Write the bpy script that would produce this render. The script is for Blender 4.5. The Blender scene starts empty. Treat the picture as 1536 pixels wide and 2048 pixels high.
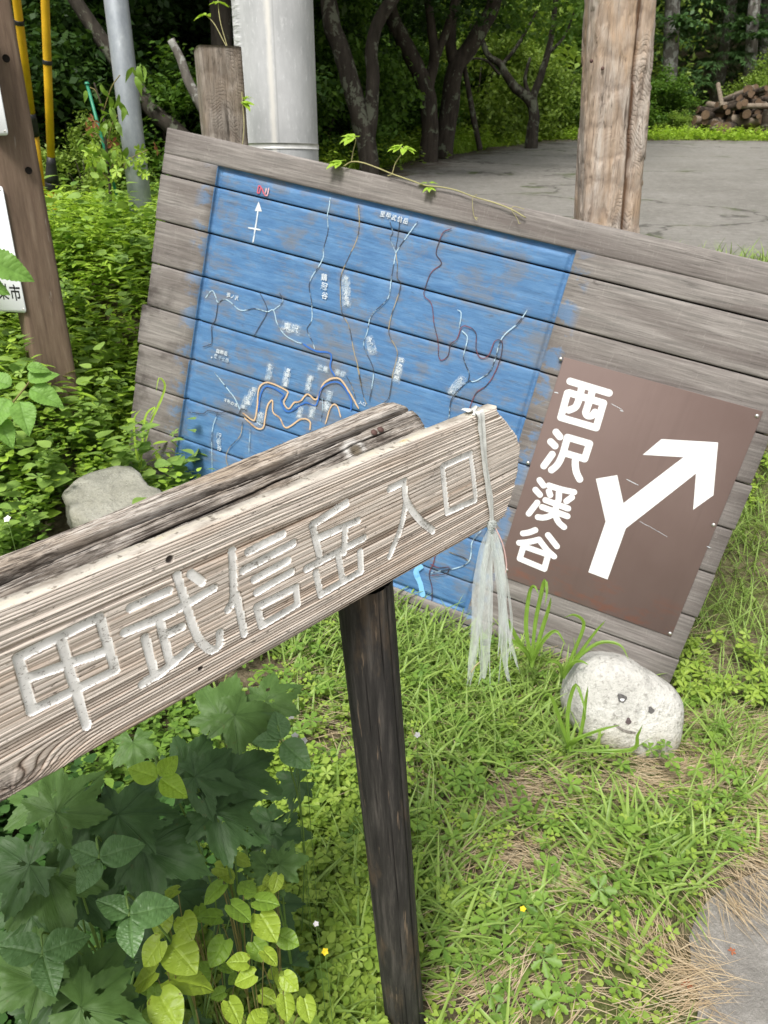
import bpy, math, random
import numpy as np
from mathutils import Matrix, Vector
R = math.radians
random.seed(7); rng = np.random.default_rng(7)
SC = bpy.context.scene
COL = SC.collection

# ------------------------------------------------------------------ camera, sky, sun, exposure
F = 1510.0; PITCH = R(24); CAMH = 1.65
cam_d = bpy.data.cameras.new('camera'); cam = bpy.data.objects.new('camera', cam_d); COL.objects.link(cam)
cam_d.sensor_fit = 'VERTICAL'; cam_d.sensor_height = 36.0; cam_d.lens = 36.0 * F / 2048.0
cam_d.clip_start = 0.05; cam_d.clip_end = 1000
cam.location = (0, 0, CAMH); cam.rotation_euler = (R(90) - PITCH, 0, 0)
cam_d.dof.use_dof = True; cam_d.dof.focus_distance = 1.05; cam_d.dof.aperture_fstop = 15.0
SC.camera = cam

SUN_EL, SUN_AZ = R(58), R(200)       # azimuth the light comes from, clockwise from +Y
W = bpy.data.worlds.new('World'); SC.world = W; W.use_nodes = True
wn = W.node_tree.nodes; wl = W.node_tree.links; wn.clear()
wo = wn.new('ShaderNodeOutputWorld'); wb = wn.new('ShaderNodeBackground')
sky = wn.new('ShaderNodeTexSky'); sky.sky_type = 'NISHITA'; sky.sun_disc = False
sky.sun_elevation = SUN_EL; sky.sun_rotation = SUN_AZ
sky.air_density = 1.0; sky.dust_density = 4.0; sky.ozone_density = 1.0
hs = wn.new('ShaderNodeHueSaturation'); hs.inputs['Saturation'].default_value = 0.22
wl.new(sky.outputs[0], hs.inputs['Color']); wl.new(hs.outputs[0], wb.inputs['Color'])
wb.inputs['Strength'].default_value = 0.105
wl.new(wb.outputs[0], wo.inputs[0])
sl = bpy.data.lights.new('sun', 'SUN'); sun = bpy.data.objects.new('sun', sl); COL.objects.link(sun)
sl.energy = 2.4; sl.angle = R(15); sl.color = (1.0, 0.965, 0.91)
sd = Vector((math.sin(SUN_AZ) * math.cos(SUN_EL), math.cos(SUN_AZ) * math.cos(SUN_EL), math.sin(SUN_EL)))
sun.rotation_euler = sd.to_track_quat('Z', 'Y').to_euler(); sun.location = (0, 0, 12)
SC.view_settings.view_transform = 'Standard'; SC.view_settings.look = 'None'
SC.view_settings.exposure = 0.75; SC.view_settings.gamma = 1.0
SC.cycles.max_bounces = 8; SC.cycles.transparent_max_bounces = 12
SC.cycles.diffuse_bounces = 4; SC.cycles.glossy_bounces = 2; SC.cycles.transmission_bounces = 4
SC.cycles.caustics_reflective = False; SC.cycles.caustics_refractive = False

# ------------------------------------------------------------------ measuring: photo pixel -> ray -> point on a real plane
FW = np.array([0, math.cos(PITCH), -math.sin(PITCH)]); UP = np.array([0, math.sin(PITCH), math.cos(PITCH)]); RT = np.array([1., 0, 0])
C0 = np.array([0, 0, CAMH])
def ray(x, y): return (x - 768) / F * RT - (y - 1024) / F * UP + FW
def at(x, y, d): return C0 + ray(x, y) * d
def nrm(v):
    v = np.asarray(v, float); return v / np.linalg.norm(v)
def hit(x, y, O, n):
    r = ray(x, y); return C0 + r * (((O - C0) @ n) / (r @ n))

# ------------------------------------------------------------------ noise (numpy)
def _h(ix, iy, iz, seed):
    n = (ix.astype(np.int64) * 374761393 + iy.astype(np.int64) * 668265263 + iz.astype(np.int64) * 2147483647 * 3 + seed * 974634777) & 0xffffffff
    n = ((n ^ (n >> 13)) * 1274126177) & 0xffffffff
    n = ((n ^ (n >> 16)) * 2246822519) & 0xffffffff
    return ((n ^ (n >> 15)) & 0xffff) / 65535.0
def noise3(x, y, z=0.0, seed=0):
    x, y, z = np.broadcast_arrays(np.asarray(x, float), np.asarray(y, float), np.asarray(z, float))
    ix, iy, iz = np.floor(x), np.floor(y), np.floor(z)
    fx, fy, fz = x - ix, y - iy, z - iz
    fx, fy, fz = [f * f * (3 - 2 * f) for f in (fx, fy, fz)]
    def L(dz):
        a = _h(ix, iy, iz + dz, seed) * (1 - fx) + _h(ix + 1, iy, iz + dz, seed) * fx
        b = _h(ix, iy + 1, iz + dz, seed) * (1 - fx) + _h(ix + 1, iy + 1, iz + dz, seed) * fx
        return a * (1 - fy) + b * fy
    return (L(0) * (1 - fz) + L(1) * fz) * 2 - 1
def fbm(x, y, z=0.0, seed=0, o=4):
    s = 0; a = 0.5; f = 1.0
    for k in range(o):
        s = s + a * noise3(np.asarray(x) * f, np.asarray(y) * f, np.asarray(z) * f, seed + k); a *= .5; f *= 2.03
    return s

# ------------------------------------------------------------------ objects
def mesh(name, verts, faces, mats=None, smooth=False, attrs=None, fmat=None, uv=None):
    me = bpy.data.meshes.new(name)
    verts = np.asarray(verts, np.float32).reshape(-1, 3)
    if isinstance(faces, np.ndarray):
        k = faces.shape[1]; loops = faces.astype(np.int32).ravel(); starts = np.arange(0, len(loops), k, dtype=np.int32)
    else:
        lens = np.fromiter((len(f) for f in faces), np.int32, len(faces))
        loops = np.fromiter((i for f in faces for i in f), np.int32, int(lens.sum()))
        starts = np.concatenate([[0], np.cumsum(lens)[:-1]]).astype(np.int32)
    me.vertices.add(len(verts)); me.vertices.foreach_set('co', verts.ravel())
    me.loops.add(len(loops)); me.loops.foreach_set('vertex_index', loops)
    me.polygons.add(len(starts)); me.polygons.foreach_set('loop_start', starts)
    if smooth: me.polygons.foreach_set('use_smooth', np.ones(len(starts), bool))
    if fmat is not None: me.polygons.foreach_set('material_index', np.asarray(fmat, np.int32))
    if mats is not None:
        for m in (mats if isinstance(mats, (list, tuple)) else [mats]): me.materials.append(m)
    for k, a in (attrs or {}).items():
        at_ = me.attributes.new(k, 'FLOAT', 'POINT'); at_.data.foreach_set('value', np.asarray(a, np.float32).ravel())
    me.update(calc_edges=True); me.validate()
    return me
def link(name, me, parent=None):
    o = bpy.data.objects.new(name, me); COL.objects.link(o)
    if parent is not None: o.parent = parent
    return o
def tag(o, label=None, cat=None, group=None, kind=None):
    if label: o['label'] = label
    if cat: o['category'] = cat
    if group: o['group'] = group
    if kind: o['kind'] = kind
    return o
def thing(name, label, cat, loc=(0, 0, 0), rot=None, group=None):
    o = bpy.data.objects.new(name, None); COL.objects.link(o); o.empty_display_size = .05
    M = Matrix.Translation(Vector([float(c) for c in loc]))
    if rot is not None:
        M = M @ Matrix([[float(rot[j][i]) for j in range(3)] for i in range(3)]).to_4x4()   # rot = three axis vectors
    o.matrix_world = M
    o['M'] = 0
    del o['M']
    FR[o.name] = (np.asarray(loc, float), np.eye(3) if rot is None else np.asarray(rot, float))
    return tag(o, label, cat, group)
FR = {}
def loc_(t, P):            # world points -> a thing's own coordinates
    o, A = FR[t.name]; return (np.asarray(P, float) - o) @ A.T
def part(name, verts, faces, mat, parent, **k):
    return link(name, mesh(name, verts, faces, mat, **k), parent)
class MB:                  # collects pieces of one mesh
    def __init__(s): s.v = []; s.f = []; s.n = 0; s.m = []
    def add(s, v, f, m=0):
        v = np.asarray(v, float).reshape(-1, 3); f = [tuple(int(i) + s.n for i in q) for q in f]
        s.v.append(v); s.f += f; s.m += [m] * len(f); s.n += len(v)
    def V(s): return np.concatenate(s.v)
    def mesh(s, name, mats, smooth=False): return mesh(name, s.V(), s.f, mats, smooth, fmat=s.m)
def grid_faces(nu, nv, wrap=False):
    i = np.arange(nu - 1)[:, None]; j = np.arange(nv if wrap else nv - 1)[None, :]
    j2 = (j + 1) % nv
    return np.stack([i * nv + j, (i + 1) * nv + j, (i + 1) * nv + j2, i * nv + j2], -1).reshape(-1, 4)
def tube(pts, rad, n=8, cap=True, wob=0.0, seed=0):
    P = np.asarray(pts, float); m = len(P); rad = np.broadcast_to(np.asarray(rad, float), (m,))
    T = np.gradient(P, axis=0); T /= np.linalg.norm(T, axis=1)[:, None] + 1e-12
    ref = np.array([0.31, 0.2, 0.93]) if abs(T[0] @ np.array([0.31, 0.2, 0.93])) < .93 else np.array([1., 0, 0])
    A = ref[None] - T * (T @ ref)[:, None]; A /= np.linalg.norm(A, axis=1)[:, None]; B = np.cross(T, A)
    th = np.arange(n) * 2 * np.pi / n
    r = rad[:, None] * np.ones(n)[None]
    if wob: r = r * (1 + wob * fbm(np.cos(th)[None] * 1.5 + P[:, 2:3] * 3, np.sin(th)[None] * 1.5 + P[:, 0:1] * 3, P[:, 1:2] * 3, seed, 3))
    V = P[:, None] + (A[:, None] * np.cos(th)[None, :, None] + B[:, None] * np.sin(th)[None, :, None]) * r[..., None]
    f = [tuple(q[::-1]) for q in grid_faces(m, n, True)]
    if cap: f += [tuple(range(n))[::-1], tuple(range((m - 1) * n, m * n))]
    return V.reshape(-1, 3), f
def spline(pts, n=40):     # smooth curve through points
    P = np.asarray(pts, float); k = len(P)
    if k < 3:
        t = np.linspace(0, 1, n)[:, None]; return P[0] * (1 - t) + P[-1] * t
    E = np.concatenate([[2 * P[0] - P[1]], P, [2 * P[-1] - P[-2]]])
    t = np.linspace(0, k - 1 - 1e-9, n); i = t.astype(int); u = (t - i)[:, None]
    a, b, c, d = E[i], E[i + 1], E[i + 2], E[i + 3]
    return .5 * (2 * b + (c - a) * u + (2 * a - 5 * b + 4 * c - d) * u ** 2 + (3 * b - a - 3 * c + d) * u ** 3)
def box(sx, sy, sz, c=(0, 0, 0), bev=0.0):
    x, y, z = sx / 2, sy / 2, sz / 2; c = np.asarray(c, float); b = bev
    if b <= 0:
        v = np.array([(i, j, k) for k in (-z, z) for i, j in ((-x, -y), (x, -y), (x, y), (-x, y))]) + c
        return v, [(3, 2, 1, 0), (4, 5, 6, 7), (0, 1, 5, 4), (1, 2, 6, 5), (2, 3, 7, 6), (3, 0, 4, 7)]
    v = []; f = []
    def ringat(zz, ins):
        k = len(v)
        for px, py in ((-x + b, -y), (x - b, -y), (x, -y + b), (x, y - b), (x - b, y), (-x + b, y), (-x, y - b), (-x, -y + b)):
            v.append((px * (1 - ins / x), py * (1 - ins / y), zz))
        return k
    r = [ringat(-z, b), ringat(-z + b, 0), ringat(z - b, 0), ringat(z, b)]
    for a_, b_ in zip(r, r[1:]):
        for i in range(8): f.append((a_ + i, a_ + (i + 1) % 8, b_ + (i + 1) % 8, b_ + i))
    f.append(tuple(range(r[0] + 7, r[0] - 1, -1))); f.append(tuple(range(r[3], r[3] + 8)))
    return np.array(v) + c, f

# ------------------------------------------------------------------ materials
class NT:
    def __init__(s, name):
        s.m = bpy.data.materials.new(name); s.m.use_nodes = True; s.t = s.m.node_tree; s.n = s.t.nodes; s.n.clear()
        s.out = s.n.new('ShaderNodeOutputMaterial'); s.p = s.n.new('ShaderNodeBsdfPrincipled'); s.l(s.p.outputs[0], s.out.inputs[0])
        s.tc = s.n.new('ShaderNodeTexCoord'); s.geo = None
    def l(s, a, b): s.t.links.new(a, b)
    def new(s, t, **k):
        x = s.n.new(t)
        for a, b in k.items(): setattr(x, a, b)
        return x
    def map(s, sc=(1, 1, 1), loc=(0, 0, 0), rot=(0, 0, 0), src='Object'):
        m = s.new('ShaderNodeMapping'); m.inputs['Scale'].default_value = sc; m.inputs['Location'].default_value = loc; m.inputs['Rotation'].default_value = rot
        s.l(s.tc.outputs[src], m.inputs[0]); return m.outputs[0]
    def noise(s, vec, scale=1, detail=6, rough=.6, dist=0.0):
        x = s.new('ShaderNodeTexNoise'); x.inputs['Scale'].default_value = scale; x.inputs['Detail'].default_value = detail
        x.inputs['Roughness'].default_value = rough; x.inputs['Distortion'].default_value = dist
        s.l(vec, x.inputs['Vector']); return x.outputs['Fac']
    def vor(s, vec, scale=1, feature='F1', out='Distance'):
        x = s.new('ShaderNodeTexVoronoi'); x.inputs['Scale'].default_value = scale; x.feature = feature
        s.l(vec, x.inputs['Vector']); return x.outputs[out]
    def ramp(s, fac, stops, interp='LINEAR'):
        x = s.new('ShaderNodeValToRGB'); e = x.color_ramp.elements; x.color_ramp.interpolation = interp
        while len(e) < len(stops): e.new(.5)
        for el, (p, c) in zip(e, stops):
            el.position = p; c = (c, c, c) if isinstance(c, (int, float)) else c; el.color = (*c, 1)
        s.l(fac, x.inputs[0]); return x.outputs[0]
    def mix(s, fac, a, b, mode='MIX'):
        x = s.new('ShaderNodeMix'); x.data_type = 'RGBA'; x.blend_type = mode
        for i, v in ((0, fac), (6, a), (7, b)):
            if isinstance(v, (int, float)): x.inputs[i].default_value = v
            elif isinstance(v, tuple): x.inputs[i].default_value = (*v, 1)
            else: s.l(v, x.inputs[i])
        return x.outputs[2]
    def math(s, op, a, b=None, c=None):
        x = s.new('ShaderNodeMath'); x.operation = op
        for i, v in enumerate((a, b, c)):
            if v is None: continue
            if isinstance(v, (int, float)): x.inputs[i].default_value = v
            else: s.l(v, x.inputs[i])
        return x.outputs[0]
    def attr(s, name):
        x = s.new('ShaderNodeAttribute'); x.attribute_name = name; return x.outputs['Fac']
    def island(s):
        x = s.new('ShaderNodeNewGeometry'); return x.outputs['Random Per Island']
    def objrand(s):
        x = s.new('ShaderNodeObjectInfo'); return x.outputs['Random']
    def xyz(s, src='Object'):
        x = s.new('ShaderNodeSeparateXYZ'); s.l(s.tc.outputs[src], x.inputs[0]); return x.outputs
    def bump(s, h, strength=.4, dist=.004):
        x = s.new('ShaderNodeBump'); x.inputs['Strength'].default_value = strength; x.inputs['Distance'].default_value = dist
        s.l(h, x.inputs['Height']); s.l(x.outputs[0], s.p.inputs['Normal']); return x
    def cracks(s, sc, w=.012, loc=(0, 0, 0), where=None, detail=2):   # thin dark checks running with the grain
        f = s.ramp(s.noise(s.map(sc, loc), 1, detail, .45), [(.5 - w, 0.0), (.5, 1.0), (.5 + w, 0.0)])
        return s.math('MULTIPLY', f, s.ramp(s.noise(s.map((6, 6, 6), (loc[0] + 3, 1, 2)), 1, 3, .5), where or [(.42, 0.0), (.6, 1.0)])) 
    def base(s, c, rough=.7, spec=.3, metal=0.0):
        i = s.p.inputs['Base Color']
        if isinstance(c, tuple): i.default_value = (*c, 1)
        else: s.l(c, i)
        if isinstance(rough, (int, float)): s.p.inputs['Roughness'].default_value = rough
        else: s.l(rough, s.p.inputs['Roughness'])
        s.p.inputs['Specular IOR Level'].default_value = spec; s.p.inputs['Metallic'].default_value = metal
        return s
def leaf_mat(name, cols, trans=.35, rough=.45, spec=.4, vein=0.0, spots=0.0, ns=35.0, veincol=None):
    t = NT(name); k = len(cols)
    c = t.ramp(t.island(), [((i + .0) / max(1, k - 1), col) for i, col in enumerate(cols)])
    if k == 1: c = t.mix(0.0, cols[0], cols[0])
    n = t.noise(t.map((1, 1, 1)), ns, 5, .65)
    c = t.mix(t.ramp(n, [(.3, 0.0), (.75, .5)]), c, tuple(min(1, x * 1.5 + .01) for x in cols[len(cols) // 2]))
    if spots:
        sp = t.noise(t.map((1, 1, 1)), ns * 1.3, 3); c = t.mix(t.ramp(sp, [(.66, 0.0), (.70, spots)]), c, (.12, .07, .02))
    if vein: c = t.mix(t.math('MULTIPLY', t.attr('vein'), vein), c, veincol or tuple(min(1, x * 2.2 + .03) for x in cols[-1]))
    t.base(c, rough, spec)
    if vein: t.bump(t.math('ADD', t.math('MULTIPLY', t.attr('vein'), -1.0), t.math('MULTIPLY', n, .5)), .5, .003)
    tr = t.new('ShaderNodeBsdfTranslucent'); t.l(t.mix(.6, c, t.mix(1.0, c, (1.0, 1.0, .35), 'MULTIPLY')), tr.inputs[0])
    hs_ = t.new('ShaderNodeMixShader'); hs_.inputs[0].default_value = trans
    t.l(t.p.outputs[0], hs_.inputs[1]); t.l(tr.outputs[0], hs_.inputs[2]); t.l(hs_.outputs[0], t.out.inputs[0])
    return t.m

def bark_mat(name, a, b, lichen=0.0, lc=(.32, .34, .28), sc=(14, 14, 3)):
    t = NT(name); n = t.noise(t.map(sc), 1, 8, .65); c = t.ramp(n, [(.3, a), (.7, b)])
    if lichen:
        l = t.noise(t.map((5, 5, 4)), 1.6, 5, .7, .4); c = t.mix(t.ramp(l, [(.62 - lichen * .2, 0.0), (.66 - lichen * .2, .85)]), c, lc)
    t.base(c, .9, .15); t.bump(n, .8, .02); return t.m
def plain(name, c, rough=.6, spec=.3, metal=0.0, var=.25, scale=20):
    t = NT(name); n = t.noise(t.map(), scale, 5)
    t.base(t.mix(t.ramp(n, [(.3, 0.0), (.7, 1.0)]), tuple(x * (1 - var) for x in c), tuple(min(1, x * (1 + var * .6)) for x in c)), rough, spec, metal)
    t.bump(n, .15, .002); return t.m
M = {}
M['white_letter'] = plain('white_letter', (.78, .78, .77), .45, .4, var=.08, scale=8)
M['steel'] = plain('bolt_steel', (.62, .6, .56), .3, .5, .9, .1)
M['dark_hole'] = plain('dark_recess', (.015, .013, .011), .9, .05)
M['rust'] = plain('rusty_nail', (.12, .07, .06), .7, .3, .3)
# ------------------------------------------------------------------ the lie of the land
TP = np.array([(0.05,1.0,0),(.9,1.2,-.04),(1.4,1.3,-.06),(.6,2.0,-.08),(1.04,2.25,-.15),(.36,2.5,-.03),(-.2,2.7,.08),(-.7,2.9,.2),(-1.1,3.1,.30),
 (-1.05,2.7,.42),(-1.3,2.45,.40),(-1.42,3.05,.84),(-1.75,2.6,.58),(-1.0,2.0,.12),(-1.5,1.5,.10),(-.5,1.0,0),(-.6,.5,0),(0,0,0),(1,0,-.05),(-1.47,4.9,1.0),(-.5,3.95,.65),
 (.77,2.8,.10),(1.5,2.6,-.08),(1.9,3.2,.15),(.3,4.,.75),(1.5,4.,.65),(2.5,4.2,.7),(-2.5,4.,1.05),(-3,2.5,.75),(3,2,-.12),(3,0,-.1),(-3,0,.1),(-2.2,3.2,.88),(2.4,2.6,-.05),(1.3,1.8,-.1),(0,-3,0),(3,-3,-.1),(-3,-3,.1)])
def lotz(x, y): return 1.25 + (y - 5) * .095
def gz(x, y):
    x = np.asarray(x, float); y = np.asarray(y, float); sh = np.broadcast(x, y).shape
    x, y = np.broadcast_arrays(x, y); x = x.ravel(); y = y.ravel(); out = np.empty(len(x))
    for k in range(0, len(x), 200000):
        a, b = x[k:k + 200000], y[k:k + 200000]
        d = (a[:, None] - TP[:, 0]) ** 2 + (b[:, None] - TP[:, 1]) ** 2
        w = 1 / (d + .06) ** 2; out[k:k + 200000] = (w * TP[:, 2]).sum(1) / w.sum(1)
    t = np.clip((y - 3.3) / 1.0, 0, 1); t = t * t * (3 - 2 * t)
    far = lotz(x, np.minimum(y, 26)) + np.maximum(0, y - 22) * .62 - .03
    far = far + np.maximum(0, -x - 3) * .05 + .05 * fbm(x * .5, y * .5, 0, 5, 3)* np.clip((y-5)/4,0,1)
    return (out * (1 - t) + far * t).reshape(sh)
gxs = np.concatenate([np.linspace(-400, -30, 14), np.linspace(-28, -4, 30), np.arange(-3.8, 4, .07), np.linspace(4.2, 28, 30), np.linspace(30, 400, 14)])
gys = np.concatenate([np.linspace(-300, -12, 12), np.linspace(-10, -1, 12), np.arange(-.8, 6.5, .07), np.linspace(6.8, 40, 70), np.linspace(44, 400, 16)])
GX, GY = np.meshgrid(gxs, gys, indexing='ij')
LOTP = [(640, 360), (700, 352), (790, 330), (860, 312), (1000, 291), (1100, 277), (1300, 277), (1450, 280), (1700, 285)]
lb = np.array([hit(x, y, np.array([0, 5, 1.25]), nrm([0, -.095, 1])) for x, y in LOTP])
def lot_left(y):          # x of the tarmac's far-left edge at a given y
    k = lb[:6]; return np.interp(y, k[:, 1], k[:, 0], left=k[0, 0] - .3)
GZ = gz(GX, GY)
inlot = (GX > lot_left(GY) + .25) & (GY > 4.45) & (GY < 15.2) & (GX < 16)
GZ = np.where(inlot, lotz(GX, GY) - .06, GZ)
t = NT('soil_and_litter'); n1 = t.noise(t.map(), 6, 8, .7); n2 = t.noise(t.map(), 45, 6, .7)
c = t.ramp(n1, [(.3, (.05, .042, .025)), (.5, (.11, .088, .055)), (.7, (.17, .14, .095))])
c = t.mix(t.ramp(n2, [(.42, 0.0), (.62, .8)]), c, (.24, .195, .13))
c = t.mix(t.ramp(t.noise(t.map(), 2.2, 5), [(.45, 0.0), (.58, .8)]), c, (.10, .13, .035))
t.base(c, .95, .1); t.bump(n2, .8, .02); M['soil'] = t.m
g = link('ground', mesh('ground', np.stack([GX, GY, GZ], -1), grid_faces(len(gxs), len(gys)), M['soil'], True)); tag(g, kind='structure')

# tarmac car park behind the board
def asphalt(name, base, light, moss=False, specks=.5):
    t = NT(name); v = t.map(); a = t.noise(v, 1.1, 6, .65); b = t.noise(v, 120, 4, .8); s = t.vor(v, 170); s2 = t.vor(v, 60)
    c = t.ramp(a, [(.3, base), (.72, light)])
    c = t.mix(t.ramp(b, [(.35, .5), (.7, 0.0)]), c, tuple(x * .45 for x in base))
    c = t.mix(t.ramp(s, [(.10, specks), (.22, 0.0)]), c, (.38, .37, .35))
    c = t.mix(t.ramp(s2, [(.05, .35), (.12, 0.0)]), c, (.30, .27, .22))
    wv = t.noise(v, 3, 4); vm = t.new('ShaderNodeVectorMath'); vm.operation = 'MULTIPLY_ADD'; nz = t.new('ShaderNodeTexNoise'); nz.inputs['Scale'].default_value = 1.3; nz.inputs['Detail'].default_value = 6; t.l(v, nz.inputs['Vector']); t.l(nz.outputs['Color'], vm.inputs[0]); vm.inputs[1].default_value = (.5, .5, .5); t.l(t.map((.20, .38, .4)), vm.inputs[2]); cr = t.vor(vm.outputs[0], 1, 'DISTANCE_TO_EDGE')
    cr = t.math('ADD', cr, t.math('MULTIPLY', t.math('SUBTRACT', wv, .5), .035))
    if moss:
        c = t.mix(t.ramp(cr, [(.0, .75), (.004, .6), (.009, 0.0)]), c, (.04, .037, .03))
        gm = t.noise(v, 2.5, 4); c = t.mix(t.math('MULTIPLY', t.ramp(cr, [(.006, 1.0), (.018, 0.0)]), t.ramp(gm, [(.52, 0.0), (.6, .8)])), c, (.07, .10, .02))
        e = t.math('ADD', t.attr('edge'), t.math('MULTIPLY', t.math('SUBTRACT', t.noise(v, 1.6, 6, .7), .5), 2.2))
        c = t.mix(t.ramp(e, [(.05, .95), (.45, 0.0)]), c, (.06, .07, .012))
        e2 = t.math('ADD', t.attr('edge'), t.math('MULTIPLY', t.math('SUBTRACT', t.noise(v, 5, 6, .7), .5), 3.0))
        c = t.mix(t.ramp(e2, [(.3, .8), (.9, 0.0)]), c, (.07, .045, .025))
        lf = t.vor(v, 7); c = t.mix(t.ramp(lf, [(.05, .9), (.075, 0.0)]), c, (.11, .06, .03))
    mm = t.noise(v, 16, 6, .75); c = t.mix(t.ramp(mm, [(.36, .45), (.55, 0.0)]), c, tuple(x * .55 for x in base)); c = t.mix(t.ramp(mm, [(.56, 0.0), (.72, .4)]), c, tuple(min(1, x * 1.35) for x in light))
    t.base(c, .78, .3); t.bump(t.math('ADD', b, mm), .7, .012); return t.m
M['lot'] = asphalt('weathered_tarmac', (.225, .213, .188), (.345, .33, .30), True, .3)
M['road'] = asphalt('coarse_tarmac', (.27, .255, .23), (.40, .38, .35), False, .75)
ys = np.linspace(4.25, 15.9, 120); nx = 90
tt = np.linspace(0, 1, nx) ** 1.6
XL = lot_left(ys) + .12 * fbm(ys * 1.3, 0 * ys, 0, 3); yfar = np.interp(0, [0], [0])
LX = XL[:, None] + (17 - XL[:, None]) * tt[None]; LY = ys[:, None] + 0 * LX
LY = LY + np.clip((LX - 5) / 10, 0, 1) * (ys[:, None] - 4.25) / 11.65 * -.6
edge = np.minimum(LX - XL[:, None], (15.9 - ys)[:, None] * 1.0)
lot = link('parking_lot', mesh('parking_lot', np.stack([LX, LY, lotz(LX, LY)], -1), grid_faces(len(ys), nx)[:, ::-1], M['lot'], True, attrs={'edge': edge})); tag(lot, kind='structure')

# lane at the lower right
ROADP = [(1393, 2300), (1390, 2048), (1386, 1960), (1380, 1890), (1400, 1820), (1450, 1770), (1536, 1725), (1650, 1690)]
rp = np.array([hit(x, y, np.array([.8, 1.1, -.03]), np.array([0, 0, 1.])) for x, y in ROADP])
def road_left(y): return np.interp(y, rp[:, 1], rp[:, 0])
ys = np.linspace(-4, rp[-1, 1], 160); XL = road_left(ys) + .02 * fbm(ys * 9, 0 * ys, 0, 9)
tt = np.linspace(0, 1, 60) ** 1.5
LX = XL[:, None] + (4.5 - XL[:, None]) * tt[None]; LY = ys[:, None] + 0 * LX
rd = link('road', mesh('road', np.stack([LX, LY, gz(LX, LY) + .012], -1), grid_faces(len(ys), 60)[:, ::-1], M['road'], True)); tag(rd, kind='structure')

# ------------------------------------------------------------------ the big plank map board
BA = -nrm(ray(-4645, -865)); BB = nrm(ray(-235, 5313)); BB = nrm(BB - BA * (BA @ BB)); BN = np.cross(BA, BB)   # right, down, away
BO = at(1345, 1350, 2.73)
board = thing('map_board', 'weathered grey plank board with a blue painted valley map, tilted on the bank', 'board', BO, (BA, -BB, -BN))
def bl(x, y): p = loc_(board, hit(x, y, BO, BN)); return p[0], p[1]      # photo pixel -> board plane (right, up)
def board_w(u, v, w=0.0): return BO + BA * u - BB * v - BN * w

def wood_nodes(t, sc=(2.2, 55, 55), cols=None, src='Object', isl=True):
    g1 = t.noise(t.map(sc), 1, 9, .7, .3); g2 = t.noise(t.map((sc[0] * .25, sc[1] * .12, sc[2] * .12)), 1, 6, .6, .5)
    c = t.ramp(g1, [(.28, cols[0]), (.5, cols[1]), (.72, cols[2])])
    if isl:
        r = t.island(); c = t.mix(t.ramp(r, [(0, .45), (1, 0.0)]), c, cols[3])
    c = t.mix(t.ramp(g2, [(.44, 0.0), (.66, .7)]), c, cols[4])
    return c, g1
t = NT('grey_plank'); c, g1 = wood_nodes(t, (2.2, 60, 60), [(.125, .105, .09), (.225, .198, .175), (.315, .285, .26)], ) if False else wood_nodes(t, (5.5, 115, 115), [(.12, .118, .108), (.235, .215, .198), (.37, .345, .32), (.165, .142, .132), (.125, .105, .097)])
X = t.xyz()
# soot-dark weather stains toward the left end, scratches, and brushed-over blue beside the painted field
st = t.noise(t.map((5, 6, 6)), 1, 5, .6); lft = t.ramp(X[0], [(0, 0.0), (1, 0.0)])
mr = t.new('ShaderNodeMapRange'); t.l(X[0], mr.inputs[0]); mr.inputs[1].default_value = -2.12; mr.inputs[2].default_value = -2.3
mr2 = t.new('ShaderNodeMapRange'); t.l(X[1], mr2.inputs[0]); mr2.inputs[1].default_value = 1.15; mr2.inputs[2].default_value = .75
c = t.mix(t.math('MULTIPLY', t.math('MULTIPLY', mr.outputs[0], mr2.outputs[0]), t.ramp(st, [(.47, 0.0), (.62, .85)])), c, (.045, .036, .032))
sc_ = t.noise(t.map((30, 4, 4), rot=(0, 0, .6)), 1, 3, .5, 1.5); c = t.mix(t.ramp(sc_, [(.495, 0.0), (.5, .22), (.505, 0.0)]), c, (.5, .47, .43))
def band(x, a, b, f):
    q = t.math('SUBTRACT', 1.0, t.math('MULTIPLY', t.math('ABSOLUTE', t.math('SUBTRACT', x, (a + b) / 2)), 1 / ((b - a) / 2)))
    return t.math('MINIMUM', t.math('MAXIMUM', t.math('MULTIPLY', q, f), 0.0), 1.0)
bn = t.noise(t.map((9, 13, 9)), 1, 5, .65)
m1 = t.math('MULTIPLY', t.math('MAXIMUM', t.math('MULTIPLY', band(X[0], -2.24, -2.12, 1.3), .8), t.math('MULTIPLY', band(X[0], -.80, -.70, 1.5), .95)), t.ramp(bn, [(.50, 0.0), (.57, 1.0)]))
mrt = t.new('ShaderNodeMapRange'); t.l(X[1], mrt.inputs[0]); mrt.inputs[1].default_value = 1.33; mrt.inputs[2].default_value = 1.25
m1 = t.math('MULTIPLY', m1, mrt.outputs[0])
c = t.mix(t.math('MULTIPLY', m1, .7), c, (.10, .22, .40))
c = t.mix(t.math('MULTIPLY', t.cracks((2.5, 90, 40), .014), .7), c, (.05, .043, .04)); t.base(c, .85, .2); t.bump(g1, .55, .004); M['plank'] = t.m

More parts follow.
